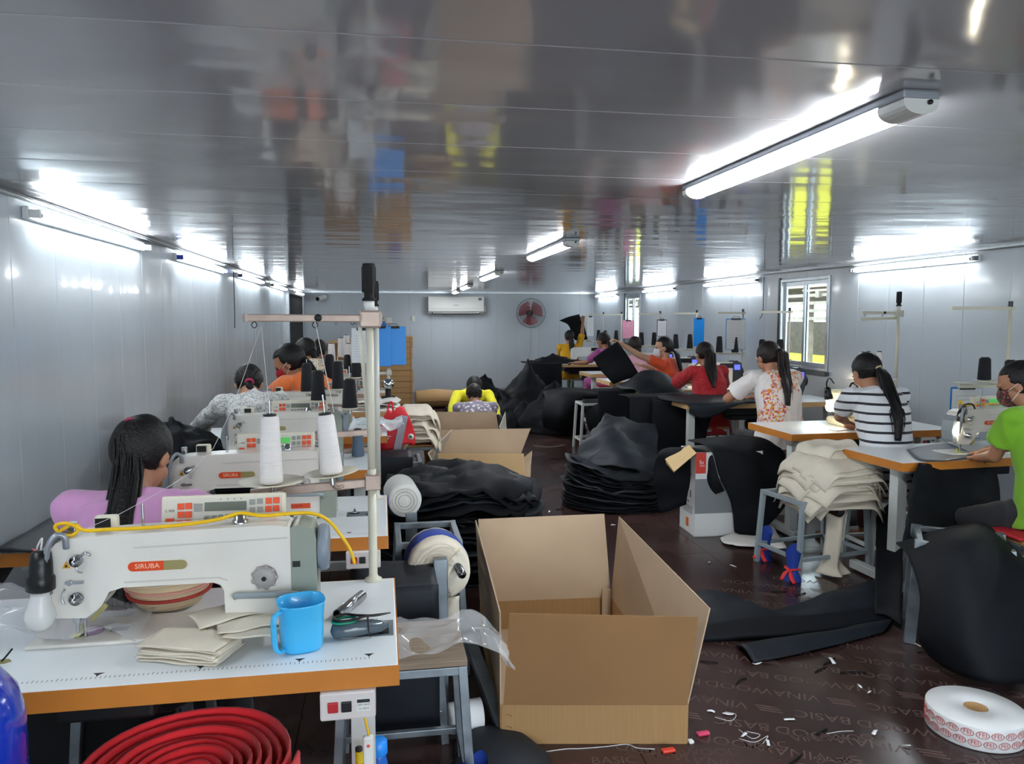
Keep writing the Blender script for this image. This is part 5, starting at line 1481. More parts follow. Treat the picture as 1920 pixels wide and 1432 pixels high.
m = MB(); m.lathe([(.022, 0), (.022, .002), (.0, .002)], (.115, -.088, .10), 20, axis=(0, -1, 0)); obj('emblem_disc', m, M_paper, t)
m = MB(); m.lathe([(.012, 0), (.012, .0012), (.0, .0012)], (.113, -.0905, .10), 16, axis=(0, -1, 0)); m.box((.13, -.09, .075), (.018, .002, .006)); obj('emblem_mark', m, mat('emblem_green', '#5f8a4c', .5), t)
m = MB(); m.box((-.075, -.082, .105), (.09, .002, .006)); m.box((-.08, -.082, .088), (.07, .002, .006)); obj('white_lines', m, M_white, t)
m = MB(); m.tube([(-.06, -.02, .24), (-.045, -.02, .33), (-.02, -.02, .35), (-.01, -.02, .24)], .007, 8, 5, flat=.4); obj('strap', m, mat('red_nonwoven', '#d3202c', .55), t)
stool('galvanised stool with dark cover beside the fourth table', (.02, 5.45, 0), .57, .46, .34)
rows = [[(-.22 + .105 * i, 5.24 + y, z) for i in range(5)] for y, z in ((0, .12), (-.01, .4), (.0, .60), (.03, .60), (.2, .604), (.36, .6))]
cloth('black_sheet', rows, M_blackfab2, 'dark fabric hanging over the galvanised stool beside the fourth table', 'fabric sheet', thick=.006, amp=.006, freq=6, seed=4, nu=3, nv=4)
stool('low galvanised frame stool at the right end of the second table', (.19, 3.42, 0), .60, .26, .32)
rows = [[(-.11 + .075 * i, 2.62 + y, z) for i in range(5)] for y, z in ((0, .05), (-.01, .3), (.0, .575), (.04, .585), (.2, .59), (.36, .585))]
stool('dark-covered stool in front of the second table leg', (.03, 2.9, 0), .55, .3, .34)
rows = [[(-.13 + .08 * i, 2.70 + y, z) for i in range(5)] for y, z in ((0, .05), (-.01, .3), (.0, .575), (.04, .585), (.2, .59), (.36, .585))]
cloth('black_sheet', rows, M_blackfab2, 'black fabric draped over the stool in front of the second table leg', 'fabric sheet', thick=.005, amp=.008, freq=6, seed=9, nu=3, nv=4)
# canvas heap at the fifth table
rr = random.Random(11)
def canvas_pile(label, grp, c, w, d, n, dz, seed, droop=.12, m=M_canvas, name='canvas_piece', cat='fabric piece', rz=0, amp=.012, front=.0):
    rnd = random.Random(seed)
    for k in range(n):
        a = rz + rnd.uniform(-.25, .25); ww = w * rnd.uniform(.85, 1.1); dd = d * rnd.uniform(.85, 1.1); ox, oy = rnd.uniform(-.03, .03), rnd.uniform(-.03, .03)
        rows = []
        for j in range(5):
            v = j / 4 - .5; row = []
            for i in range(6):
                u = i / 5 - .5
                q = Matrix.Rotation(a, 3, 'Z') @ Vector((u * ww, v * dd, 0))
                e = max(0, abs(u) * 2 - .55) ** 1.5 * 2.2 + max(0, abs(v) * 2 - .6) ** 1.5 * 1.6
                row.append((c[0] + ox + q.x * (1 - .25 * min(1, e)), c[1] + oy + q.y * (1 - .2 * min(1, e)) - front * k / n, c[2] + k * dz - droop * e + .004 * rnd.uniform(-1, 1)))
            rows.append(row)
        cloth(name, rows, m, label, cat, grp, thick=min(.005, dz * .5), amp=amp, freq=5, seed=seed + k * .13, nu=4, nv=4, amp_dir=(0, 0, 1))
canvas_pile('cream canvas piece in the heap at the right end of the fifth table', 'canvas pieces heaped at the fifth table', (.29, 6.75, .55), .42, .45, 12, .022, 5, .15)
canvas_pile('white canvas piece lying on the fifth table', 'canvas pieces lying on the fifth table', (-.02, 6.95, .77), .4, .35, 3, .03, 6, .02, m=mat('white_canvas', '#e6e3dc', .85, bump=.2, bscale=200), amp=.03)
stool('stool under the canvas heap at the right end of the fifth table', (.29, 6.75, 0), .45, .34, .3, seat=M_wood)
rows = [[(-.22 + .09 * i, 5.38 + .1 * j, .775 + .07 * abs(math.sin(i * 2.1 + j * 1.3))) for i in range(5)] for j in range(4)]
cloth('clear_film_bag', rows, mat('milky_film', '#e6eef2', .12, alpha=.45, bump=.5, bscale=8), 'crumpled clear plastic bag on the fourth table', 'plastic film', thick=.0006, amp=.03, freq=7, seed=5, crease=.5)
# ================================================================ RIGHT ROW OF TABLES
R1 = sewing_table('white sewing table with orange edge at the right, used by the green-shirted person', 2.826, 3.77, 1.25, .55, .07, .13)
R2 = sewing_table('white sewing table with orange edge behind the cream canvas pile', 2.78, 4.85, 1.3, .62, .02, .13, switch=1.0)
R3 = sewing_table('pale-edged sewing table behind the woman in floral blouse', 2.79, 6.72, 1.6, .62, 0, .13, band=M_edge_pale)
R4 = sewing_table('pale-edged sewing table behind the woman in red dotted shirt', 2.78, 8.05, 1.35, .62, 0, .13, band=M_edge_pale)
R5 = sewing_table('pale-edged sewing table between the red-dotted and orange-shirted women', 2.81, 9.25, 1.6, .62, 0, .13, band=M_edge_pale)
R6 = sewing_table('pale-edged sewing table, second from the back wall in right row', 2.93, 10.6, 1.5, .62, 0, .13, band=M_edge_pale)
R7 = sewing_table('sewing table nearest the back wall, loaded with black fabric', 2.62, 12.9, 1.8, .8, 0, .13, band=M_edge_pale)
nd = az(1803, 852)
MR = dup(M2, (nd.x, nd.y + .03, .7605), rz=.05, label='white sewing machine with lit bulb at the green-shirted person')
pb = ay(1787, 803, 3.98)
hanging_lamp('lit bulb in black socket on the machine of the green-shirted person', (pb.x, 3.96, pb.z), True, .35, arm=(.12, .02, .12))
tube_thing('power_cable', [pb + Vector((.04, 0, .10)), pb + Vector((.06, .03, .16)), (nd.x - .0, nd.y, 1.05), (nd.x + .05, nd.y + .05, 1.045), (nd.x + .3, nd.y + .06, 1.05)], .005, M_yellow, 'yellow power cable tangled on the machine at the right', 'cable')
def machine_b(label, loc, rz=0, group=None):
    """newer flat-bed machine with a dark rounded control end"""
    t = thing('sewing_machine', label, 'sewing machine', loc, rz, group)
    m = MB(); m.box2((-.1, -.08, 0), (.5, .1, .02)); obj('bed', m, M_mach, t, bev=.004)
    m = MB(); m.prism([(-.05, .07), (.03, .07), (.06, .12), (.34, .13), (.35, .02), (.46, .02), (.46, .29), (.0, .28), (-.05, .25)], -.05, .05, 'xz'); obj('arm', m, M_white, t, bev=.015, seg=3)
    m = MB(); m.prism([(.46, .02), (.46, .30), (.50, .31), (.56, .28), (.575, .2), (.56, .1), (.53, .02)], -.06, .06, 'xz'); e = obj('control_end', m, mat('machine_charcoal', '#3a3d42', .35), t, bev=.02, seg=3)
    m = MB(); m.box2((.30, -.056, .22), (.46, -.045, .275)); obj('front_panel', m, M_dark, t, bev=.003)
    m = MB(); m.box2((.475, -.066, .20), (.545, -.058, .26)); obj('display', m, mat('lcd_blue', '#5a62e8', .3, emit='#5560ff', estr=.5), e)
    m = MB(); m.cyl((0, 0, .02), (0, 0, .08), .006); m.box2((-.015, -.03, .02), (.01, .01, .025)); obj('needle_bar', m, M_steel, t)
    m = MB(); m.lathe([(.05, 0), (.055, .02), (.02, .03)], (.575, 0, .17), axis=(1, 0, 0)); obj('handwheel', m, M_dark, t)
    return t
p3 = ay(1500, 705, 7.05); p4 = ay(1378, 683, 8.4)
MB3 = machine_b('machine with blue display right of the woman in floral blouse', (p3.x - .51, 7.1, .7605))
MB4 = dup(MB3, (p4.x - .51, 8.4, .7605), label='machine with blue display right of the woman in red dotted shirt')
for x, y, lb in ((3.5, 9.5, 'machine hidden behind the red dotted woman, before the window gap'), (3.7, 10.9, 'machine in front of the pink-shirted person in right row'), (3.35, 13.2, 'white machine between the yellow and magenta shirted women')):
    dup(MB3, (x, y, .7605), label=lb)
b1 = ay(1378, 720, 7.6); hanging_lamp('glowing bulb left of the woman in floral blouse', (b1.x, 8.2, b1.z), True, .0, s=1.2, arm=((p4.x - .55 - b1.x) / 1.2, .16, .08))
b2 = ay(1556, 760, 5.05); hanging_lamp('glowing bulb left of the woman in striped shirt', (b2.x, 5.05, b2.z), True, -.2, s=1.1, arm=((3.30 - b2.x) / 1.1, .09, .12))
# overlock machine at the striped woman
p = az(1585, 768)
t = thing('overlock_machine', 'cream overlock machine with white cones, beside the striped-shirt woman', 'sewing machine', (3.42, 5.18, .7605))
m = MB(); m.box2((-.10, -.1, 0), (.30, .14, .06)); m.box2((.02, -.06, .06), (.30, .12, .20)); obj('body', m, mat('aged_cream', '#d9cfae', .35, var=.06), t, bev=.02, seg=3)
m = MB(); m.box2((-.12, -.06, .19), (.26, .08, .27)); m.box2((-.13, -.06, .1), (-.04, .03, .26)); obj('head', m, mat('aged_cream', '#d9cfae', .35), t, bev=.018, seg=3)
m = MB(); m.lathe([(.03, 0), (.075, .005), (.08, .02), (.08, .035), (.06, .05), (.0, .05)], (.30, .0, .16), 28, axis=(1, 0, 0)); obj('handwheel', m, M_wheel, t)
m = MB(); m.cyl((.33, 0, .16), (.345, 0, .16), .082, n=28); obj('belt_groove', m, M_black, t)
m = MB(); m.tube([(-.02, -.02, .27), (.0, -.03, .32), (.05, -.02, .30), (.1, -.02, .27)], .008, 6); m.cyl((-.08, -.04, .0), (-.08, -.04, .1), .005); m.box2((.02, -.08, .25), (.1, -.05, .30)); obj('thread_levers', m, M_dark, t)
m = MB(); m.box((.2, .03, .335), (.30, .16, .014)); m.cyl((.2, .03, .27), (.2, .03, .33), .02); obj('cone_tray', m, M_cream, t, bev=.003)
for dx, dy, mm_ in ((.1, .0, M_thread_w), (.27, .05, M_thread_w), (.2, .08, M_thread_w)):
    thread_cone('white thread cone on the tray of the cream overlock machine', (3.42 + dx, 5.18 + dy, 1.106), mm_, .20, .034, .022, group='white cones on the overlock machine')
t = thread_stand('cream thread stand with two arms and black grip, right of the striped-shirt woman', (3.90, 5.32, .7605), .84, .30, .30, .02, 0, double=False)
m = MB(); m.bar((.012, .04, .80), (-.31, .02, .79), .022, .022); obj('second_arm', m, M_pole, t, bev=.003)
# stands along the right wall
def right_stand(label, x, y, col=M_pole, arm=.32, cones=2, front=0.0, top=.87):
    t = thing('thread_stand', label, 'thread stand', (x, y, .7605))
    m = MB(); m.lathe([(.025, 0), (.025, .006), (.013, .012), (.011, .02), (.011, top)], n=14); obj('pole', m, col, t)
    m = MB(); m.bar((.03, 0, top - .01), (-arm, 0, top - .01), .02, .022); obj('upper_arm', m, M_pole, t)
    m = MB(); m.cyl((0, 0, top), (0, 0, top + .035), .014); obj('cap', m, M_black, t)
    m = MB(); m.bar((.03, 0, .37), (-.34, 0, .37), .022, .022)
    for k in range(2): m.lathe([(.02, .0), (.07, .008), (.07, .011), (.02, .004)], (-.09 - .2 * k, 0, .382), 20)
    obj('cone_tray', m, M_pole, t)
    for k in range(cones):
        thread_cone('black cone, %s on the %s' % (('right', 'left')[k], label.split(',')[0]), (x - .09 - .2 * k, y, .7605 + .388), M_thread_k, .19, .042, .03)
    return t
right_stand('thread stand before the near window, its pole left of the glass', 4.10, 7.27)
right_stand('thread stand holding the large white clipboard, right row', 4.25, 8.6)
right_stand('thread stand holding the blue folder, right row', 4.18, 9.8)
right_stand('thread stand holding the small white sheet, right row', 4.15, 11.1)
right_stand('thread stand holding the pink clipboard, right row', 4.15, 13.0)
right_stand('thread stand behind the magenta-shirted person, right row', 4.0, 13.6, cones=1)
t = right_stand('thread stand at the green-shirted person, right edge', 3.92, 4.28, cones=0, arm=.42, top=.87)
for px, py, y, lb in ((1845, 712, 4.2, 'black thread cone standing left of the green-shirted person'), (1893, 716, 4.25, 'black thread cone behind the hair of the green-shirted person')):
    q = ay(px, py, y); thread_cone(lb, q, M_thread_k, .135, .038, .032)
    o = q - Vector((3.92, 4.28, .7605)); m = MB(); m.lathe([(.02, -.02), (.06, -.006), (.06, -.002), (.02, -.008)], o, 20); m.bar(o + Vector((0, 0, -.018)), (0, 0, o.z - .02), .012, .01); m.cyl(o, o + Vector((0, 0, .15)), .003); obj('spool_tray', m, M_pole, t)
c = ay(1380, 597, 8.575); folder('large white-sheet clipboard with blue back hanging on right-row stand', c, .25, .37, M_bluef)
c = ay(1311, 596, 9.775); folder('narrow bright blue folder hanging behind the red-dotted woman', c, .15, .38, M_bluef, False)
c = ay(1241, 599, 11.05); folder('small white-sheet clipboard above the orange-shirted woman', c, .15, .25, M_dark)
c = ay(1178, 600, 12.97); t = folder('pink clipboard hanging above the pink-shirted person', c, .2, .32, mat('pink_board', '#e39ab2', .3), False)
m = MB(); m.tube([(-.03, -.002, -.11), (.02, -.003, -.07), (.07, -.003, -.05), (.06, -.003, -.09), (.0, -.002, -.12), (-.03, -.002, -.11)], .006, 6, 4, flat=.3); obj('white_mark', m, M_white, t)
c = ay(1107, 593, 13.575); folder('narrow white sheet hanging by the raised hand of the yellow-shirted woman', c, .13, .36, M_white)
c = ay(1822, 726, 4.32); folder('blue-backed clipboard with printed sheet behind the machine at the right', c + Vector((0, .04, 0)), .23, .34, M_bluef)
# small things on tables
rr = random.Random(3)
m = MB(); m.box((0, 0, .003), (.14, .07, .006), rz=.3); obj('paper_slip', m, M_paper, None, 'small printed slip lying on the table of the striped-shirt woman', 'paper', loc=(3.22, 4.98, .762))
cloth('grey_sheet', [[az(1700, 845) + Vector((0, 0, .008)), az(1722, 864) + Vector((0, 0, .006)), az(1770, 866) + Vector((0, 0, .006))], [az(1730, 838) + Vector((0, 0, .006)), az(1765, 850) + Vector((0, 0, .006)), az(1805, 862) + Vector((0, 0, .006))], [az(1775, 832) + Vector((0, 0, .006)), az(1800, 842) + Vector((0, 0, .008)), az(1835, 858) + Vector((0, 0, .006))]],
      mat('grey_sheet', '#50565c', .45), 'dark grey cloth on the table under the hand of the green-shirted person', 'fabric sheet', thick=.004, amp=.004, freq=8, seed=3)

# ---------------------------------------------------------------- people, right row
F_green = floral('green_cotton', '#74ab22', [('#5a8d18', 14, .1)], 20); F_stripe = striped('striped_jersey', '#dadce0', '#23242c', 5.4, 'Z', .84)
F_floral = floral('orange_flower_cloth', '#dad5d4', [('#d9802a', 34, .40), ('#b8484f', 30, .36), ('#c98a9a', 44, .33), ('#e3a52f', 52, .33)], 22, sc2=.54)
F_reddot = floral('red_dotted_cloth', '#b51a26', [('#e07f6c', 70, .2)], 60)
F_orange2 = fab('bright_orange_cotton', '#e2532a'); F_pale = fab('pale_pink_cotton', '#cd9aa8'); F_mag = fab('magenta_cotton', '#a8508f'); F_yel = fab('mustard_cotton', '#dca311')
M_mar = fab('maroon_trousers', '#471820'); M_clip = mat('hair_clip', '#b8a488', .25, .5)
person('person in bright green shirt and patterned mask, sewing at the right edge', dict(
    head_at=ay(1908, 722, 3.50), heading=-.25, lean=.25, bend=.3, head_heading=-.75, pitch=.35, sw=.16, s=.98,
    hand_l=ay(1834, 858, 3.74), hand_r=(3.42, 3.85, .80), pole_l=(-.35, -.5, -1), pole_r=(1, -.2, -.6), shirt=F_green, trousers=F_dark, sleeve=.62, flare=.02, loose=.02, seed=8, mask=M_print_mask, skin=M_skin,
    tie=(0, -.1, .05), tail=[(.03, -.04, .0, .03), (.04, -.05, -.05, .025)], strands=20, voxel=.006, hem=.12))
person('woman in black-and-white striped shirt with clipped ponytail, back to the camera', dict(
    head_at=ay(1624, 700, 4.62), heading=.05, lean=.26, bend=.6, head_heading=.0, pitch=.6, sw=.17, s=1.03,
    hand_l=(3.22, 4.9, .83), hand_r=(3.42, 4.95, .82), pole_l=(-1, -.1, -.5), pole_r=(1, -.2, -.6), shirt=F_stripe, trousers=M_mar, sleeve=.62, flare=.012, loose=.012, seed=9, hairmat=M_hair,
    tie=(.015, -.10, -.02), tail=[(.0, -.05, -.03, .036), (.005, -.08, -.15, .046), (-.015, -.1, -.28, .044), (-.03, -.1, -.42, .026)], strands=90, tiemat=M_clip, voxel=.006, hem=.16, fold=.005))
person('woman in white blouse with orange flowers and long brown ponytail, back to the camera', dict(
    head_at=ay(1440, 672, 6.05), heading=.05, lean=.22, bend=.5, head_heading=-.15, pitch=.5, sw=.165, s=1.1, hairmat=M_hair_b,
    hand_l=(3.08, 6.33, .87), hand_r=(3.26, 6.35, .86), pole_l=(-1, -.2, -.5), pole_r=(1, -.2, -.5), shirt=F_floral, trousers=F_dark, sleeve=.7, flare=.02, loose=.016, seed=10,
    tie=(.02, -.10, .03), tail=[(.02, -.05, -.02, .04), (.015, -.08, -.15, .05), (-.01, -.1, -.28, .046), (-.03, -.1, -.40, .032)], strands=70, tiemat=M_alu, voxel=.0075, hem=.18))
person('woman in red dotted shirt with loose brown hair, back to the camera', dict(
    head_at=ay(1320, 665, 7.65), heading=-.1, lean=.2, bend=.2, head_heading=-.1, pitch=.35, sw=.17, hairmat=M_hair_b, s=1.05,
    hand_l=(3.27, 7.98, .87), hand_r=(3.5, 8.0, .86), pole_l=(-1, -.2, -.4), shirt=F_reddot, trousers=M_mar, sleeve=.98, flare=.02, loose=.02, seed=11,
    tie=(.0, -.10, .02), tail=[(.0, -.05, -.03, .055), (-.01, -.07, -.15, .065), (-.02, -.08, -.25, .055), (-.03, -.08, -.36, .02)], strands=70, voxel=.009, hem=.16))
person('woman in orange shirt and pale mask holding up black fabric to the left', dict(
    head_at=ay(1243, 652, 8.95), heading=-.9, lean=.12, bend=.1, head_heading=-1.35, pitch=.08, sw=.17, s=1.08,
    hand_l=ay(1162, 643, 8.9), hand_r=(3.3, 9.4, .95), pole_l=(-.2, -.3, -1), shirt=F_orange2, trousers=F_dark, sleeve=.55, loose=.018, seed=12, mask=M_white_mask, skin=M_skin2,
    tie=(0, -.105, -.03), tail=[(.04, -.03, -.04, .04), (.06, -.06, -.15, .045), (.08, -.07, -.27, .03)], strands=50, voxel=.0085, curl=.9))
person('person in pale pink shirt with bobbed brown hair behind the held black fabric', dict(
    head_at=ay(1190, 650, 10.25), heading=0, lean=.25, bend=.2, pitch=.5, sw=.18, s=1.1, hairmat=M_hair_b,
    hand_l=(3.4, 10.6, .9), hand_r=(3.7, 10.6, .88), shirt=F_pale, trousers=M_mar, sleeve=.8, loose=.03, seed=13, tie=(0, -.09, -.05), tail=[(0, -.02, -.03, .06), (0, -.03, -.06, .05)], strands=30, voxel=.011))
person('person in magenta shirt with brown hair reaching left across the table', dict(
    head_at=ay(1131, 640, 12.1), heading=-.5, lean=.3, bend=.2, head_heading=-.6, pitch=.4, sw=.17, s=1.12, hairmat=M_hair_b,
    hand_l=ay(1078, 680, 12.35), hand_r=(3.7, 12.6, .9), pole_l=(0, -.3, -1), shirt=F_mag, trousers=F_mag, sleeve=.75, loose=.02, seed=14, tie=(0, -.1, 0), tail=[(0, -.03, -.05, .045), (0.0, -.04, -.16, .03)], strands=30, voxel=.011))
person('woman in mustard yellow shirt with long black hair lifting black fabric high', dict(
    head_at=ay(1067, 632, 14.0), heading=0, lean=.05, bend=.1, pitch=.1, sw=.17, s=1.05,
    hand_l=(3.45, 14.4, .92), pole_l=(-.4, 0, -1), hand_r=ay(1093, 602, 14.15), pole_r=(1, 0, -.4), shirt=F_yel, trousers=fab('green_trousers', '#15683c'), sleeve=.95, loose=.015, seed=15,
    tie=(0, -.10, .0), tail=[(.0, -.05, -.05, .045), (.01, -.06, -.2, .05), (.03, -.06, -.33, .04)], strands=40, voxel=.01, curl=.9))
stool('white metal stool under the woman in striped shirt', (3.19, 4.42, 0), .43, .3, .26, m=M_leg, seat=M_wood)
stool('stool with red seat under the woman in floral blouse', (3.24, 5.92, 0), .47, .36, .3, m=M_leg, seat=mat('red_seat', '#b3182a', .6))
stool('stool under the woman in red dotted shirt', (3.33, 7.45, 0), .43, .3, .26, m=M_leg, seat=M_wood)
stool('white metal stool with red seat under the magenta-shirted person', (3.55, 11.85, 0), .47, .32, .28, m=M_leg, seat=mat('red_seat', '#b3182a', .6))
stool('stool under the orange-shirted woman in right row', (3.45, 8.85, 0), .43, .3, .26, m=M_leg, seat=M_wood)
stool('stool under the mustard yellow-shirted woman', (3.6, 13.9, 0), .43, .3, .26, m=M_leg, seat=M_wood)
p = az(1893, 1000, .46)
stool('wooden seat stool of the green-shirted person with red cloth edge', (3.30, 3.28, 0), .45, .42, .3, seat=M_wood, rz=-.1)
cloth('red_cushion', [[(3.05 + .12 * i, 3.2 + .11 * j, .482) for i in range(5)] for j in range(3)], mat('red_seat', '#b3182a', .6), 'thin red cloth on the wooden stool of the green-shirted person', 'cushion', thick=.012, amp=.006, freq=8)
t = sewing_table('corner of a pale-edged table at the right image edge, in front of the green shirt', 2.985, 2.53, .9, .56, 0, lx0=.45, band=mat('cream_band', '#d8cc9e', .5), pan=False)
# ================================================================ BLACK FABRIC, RIGHT SIDE
V = Vector
def P_(px, py, y): return tuple(ay(px, py, y))
# sheet hanging from the near right table to its stool and the floor
stool('galvanised stool below the near right table, buried in black fabric', (2.76, 3.24, 0), .50, .36, .30, rz=-.6, bw=.05)
cloth('black_sheet', [[P_(1722, 868, 3.76), P_(1765, 872, 3.80), P_(1805, 866, 3.82), P_(1860, 860, 3.85)],
                      [P_(1705, 905, 3.70), P_(1760, 905, 3.74), P_(1810, 905, 3.76), P_(1875, 905, 3.78)],
                      [P_(1700, 970, 3.62), P_(1755, 965, 3.62), P_(1810, 965, 3.66), P_(1880, 965, 3.68)],
                      [P_(1690, 1022, 3.36), P_(1750, 1030, 3.42), P_(1810, 1040, 3.5), P_(1880, 1050, 3.55)]],
      M_blackfab, 'black fabric sliding off the near right table beside its white leg', 'fabric sheet', thick=.006, amp=.03, freq=5, seed=2, crease=.2)
cloth('black_sheet', [[P_(1680, 1018, 3.35), P_(1720, 1010, 3.4), P_(1800, 985, 3.45), P_(1850, 985, 3.4), P_(1930, 1060, 3.3)],
                      [P_(1705, 1045, 3.2), P_(1740, 1035, 3.1), P_(1800, 1010, 3.0), P_(1860, 1010, 3.0), P_(1960, 1090, 2.95)],
                      [P_(1722, 1110, 3.0), P_(1760, 1110, 2.9), P_(1820, 1110, 2.8), P_(1880, 1110, 2.8), P_(2010, 1130, 2.8)],
                      [P_(1720, 1190, 2.96), P_(1765, 1190, 2.84), P_(1820, 1200, 2.74), P_(1890, 1200, 2.72), P_(2010, 1200, 2.76)],
                      [P_(1738, 1228, 2.98), P_(1785, 1255, 2.84), P_(1835, 1275, 2.72), P_(1890, 1282, 2.68), P_(2000, 1282, 2.72)]],
      M_blackfab, 'large black fabric hanging over the stool at the right, rounded bottom', 'fabric sheet', thick=.008, amp=.02, freq=3.5, seed=4)
cloth('black_sheet', [[az(x, y, .02) + V((0, 0, h)) for x, y, h in r] for r in (
      ((1640, 1060, .3), (1665, 1050, .38), (1695, 1045, .42)), ((1640, 1110, .12), (1665, 1110, .15), (1690, 1110, .2)), ((1640, 1160, .02), (1665, 1165, .02), (1690, 1180, .02)))],
      M_blackfab, 'black fabric hanging behind the galvanised stool leg at the right', 'fabric sheet', thick=.006, amp=.02, freq=5, seed=6)
# sheets lying on the floor
def flr(pts): return [[tuple(az(x, y, 0) + V((0, 0, .012 + h))) for x, y, h in r] for r in pts]
cloth('black_sheet', flr((((1290, 1128, .0), (1350, 1115, .02), (1450, 1150, .01), (1560, 1120, .02), (1650, 1105, .07)), ((1290, 1160, .02), (1360, 1150, .04), (1450, 1165, .03), (1560, 1150, .04), (1660, 1130, .05)), ((1300, 1198, .0), (1360, 1198, .01), (1450, 1195, .01), (1560, 1182, .01), (1665, 1150, .01)))),
      M_blackfab2, 'dark sheet lying flat on the floor right of the big carton, farthest one', 'fabric sheet', thick=.006, amp=.03, freq=4, seed=7, crease=.2, amp_dir=(0, 0, 1))
cloth('black_sheet', flr((((1295, 1190, .02), (1400, 1185, .05), (1520, 1178, .05), (1670, 1150, .02)), ((1300, 1205, .0), (1400, 1203, .01), (1520, 1196, .01), (1675, 1168, .0)))),
      M_blackfab, 'rolled edge of dark fabric on the floor, middle one', 'fabric sheet', thick=.03, amp=.01, freq=4, seed=8)
rows = flr((((1378, 1212, .0), (1450, 1205, .01), (1550, 1190, .01), (1672, 1165, .01)), ((1392, 1228, .03), (1460, 1222, .04), (1560, 1205, .04), (1668, 1180, .02)), ((1412, 1246, .0), (1470, 1236, .0), (1560, 1215, .0), (1655, 1190, .0))))
cloth('black_sheet', rows, M_blackfab2, 'curled dark fabric strip on the floor, nearest the camera at the right', 'fabric sheet', thick=.006, amp=.008, freq=5, seed=9)
# stack on the floor (layers) and the sheets falling on it
def layer_pile(name_label, grp, c, w, d, n, h, seed, rz=0, sag=.08, m=M_blackfab, lift=None, nv=3, amp=.02, jit=.06, cr=0):
    rnd = random.Random(seed)
    for k in range(n):
        f = k / max(1, n - 1); a = rz + rnd.uniform(-.14, .14); ww = w * rnd.uniform(1 - jit, 1 + jit * .6) * (1 - .15 * f); dd = d * rnd.uniform(1 - jit, 1 + jit * .6) * (1 - .15 * f); ox = rnd.uniform(-.03, .03); oy = rnd.uniform(-.02, .02)
        rows = []
        for j in range(5):
            v = j / 4 - .5; row = []
            for i in range(7):
                u = i / 6 - .5; q = Matrix.Rotation(a, 3, 'Z') @ V((u * ww * (1 - .25 * (2 * abs(v)) ** 3), v * dd * (1 - .25 * (2 * abs(u)) ** 3), 0))
                z = h * f + sag * f * (1 - (2 * u) ** 2) - .05 * f * (2 * v) ** 2
                if lift: z += lift(u, v, f)
                row.append((c[0] + q.x + ox, c[1] + q.y + oy, c[2] + .006 + max(0, z) + .002 * rnd.uniform(-1, 1)))
            rows.append(row)
        cloth('black_sheet', rows, m if k % 3 else M_blackfab2, name_label, 'fabric sheet', grp, thick=min(.012, h / n * .4), amp=amp * (.3 + f), freq=3.2, crease=cr, seed=seed + k * .11, nu=4, nv=4, amp_dir=(0, 0, 1))
c = az(1155, 945, 0)
layer_pile('black cut sheet in the floor stack left of the white carton', 'black sheets stacked on the floor left of the white carton', (1.92, 6.15, 0), .90, .75, 20, .30, 3, amp=.035, jit=.14, cr=.3, rz=-.2, sag=.02, lift=lambda u, v, f: f * .25 * max(0, -u) - .06 * f * max(0, u))
cloth('black_sheet', [[P_(1062, 905, 6.1), P_(1110, 870, 6.0), P_(1180, 880, 5.9), P_(1240, 895, 5.95)], [P_(1080, 860, 6.3), P_(1130, 830, 6.15), P_(1190, 850, 6.1), P_(1235, 862, 6.1)],
                      [P_(1110, 815, 6.6), P_(1150, 800, 6.5), P_(1195, 815, 6.5), P_(1235, 830, 6.4)], [P_(1135, 780, 7.0), P_(1165, 782, 6.9), P_(1200, 790, 6.9), P_(1228, 795, 6.8)]],
      M_blackfab2, 'dark sheet sweeping up from the floor stack to the covered table', 'fabric sheet', thick=.006, amp=.06, freq=3, seed=13, crease=.3)
# drapes over table ends
def drape(label, x, y0, w, front_y, drop, top=.768, seed=1, back=.35, m=M_blackfab, amp=.02, wv=0.0):
    zs = [(back, top), (.12, top + .004), (.0, top + .004), (-.03, top - .05), (-.035, top - drop * .5), (-.03, top - drop)]
    rows = [[(x + w * i / 5 + (wv * math.sin(i * 1.7) if k > 2 else 0), front_y + yy + (.02 * math.sin(i * 2 + seed) if k > 3 else 0), z - (drop * .12 * math.sin(i * PI / 5) if k == 5 else 0)) for i in range(6)] for k, (yy, z) in enumerate(zs)]
    return cloth('black_sheet', rows, m, label, 'fabric sheet', thick=.006, amp=amp, freq=4, seed=seed)
drape('black fabric hanging to the floor from the table behind the floral blouse', 2.42, 0, .55, 7.3, .74, top=.77, seed=2)
cloth('black_sheet', [[P_(1222, 745, 7.2), P_(1260, 752, 7.1), P_(1310, 756, 7.0), P_(1352, 756, 6.9)], [P_(1222, 790, 7.2), P_(1262, 790, 7.15), P_(1300, 790, 7.1), P_(1330, 792, 7.05)], [P_(1222, 850, 7.25), P_(1262, 850, 7.2), P_(1296, 850, 7.15), P_(1318, 850, 7.1)], [P_(1222, 893, 7.25), P_(1262, 893, 7.2), P_(1290, 893, 7.15), P_(1312, 893, 7.1)]],
      M_blackfab, 'black fabric curtain-like sheet below the third table end, down to the floor', 'fabric sheet', thick=.01, amp=.01, freq=4, seed=21)
cloth('black_sheet', [[tuple(az(x, y, .775)) for x, y in r] for r in (((1228, 738), (1290, 735), (1350, 738), (1420, 745)), ((1240, 748), (1300, 750), (1360, 750), (1425, 752)))] + [[P_(1288, 758, 6.70), P_(1310, 758, 6.68), P_(1340, 757, 6.67), P_(1400, 754, 6.68)], [P_(1292, 774, 6.67), P_(1312, 784, 6.66), P_(1335, 782, 6.65), P_(1370, 764, 6.66)]],
      M_blackfab2, 'dark fabric piece lying on the third table end with a rounded flap hanging', 'fabric sheet', thick=.005, amp=.006, freq=5, seed=22)
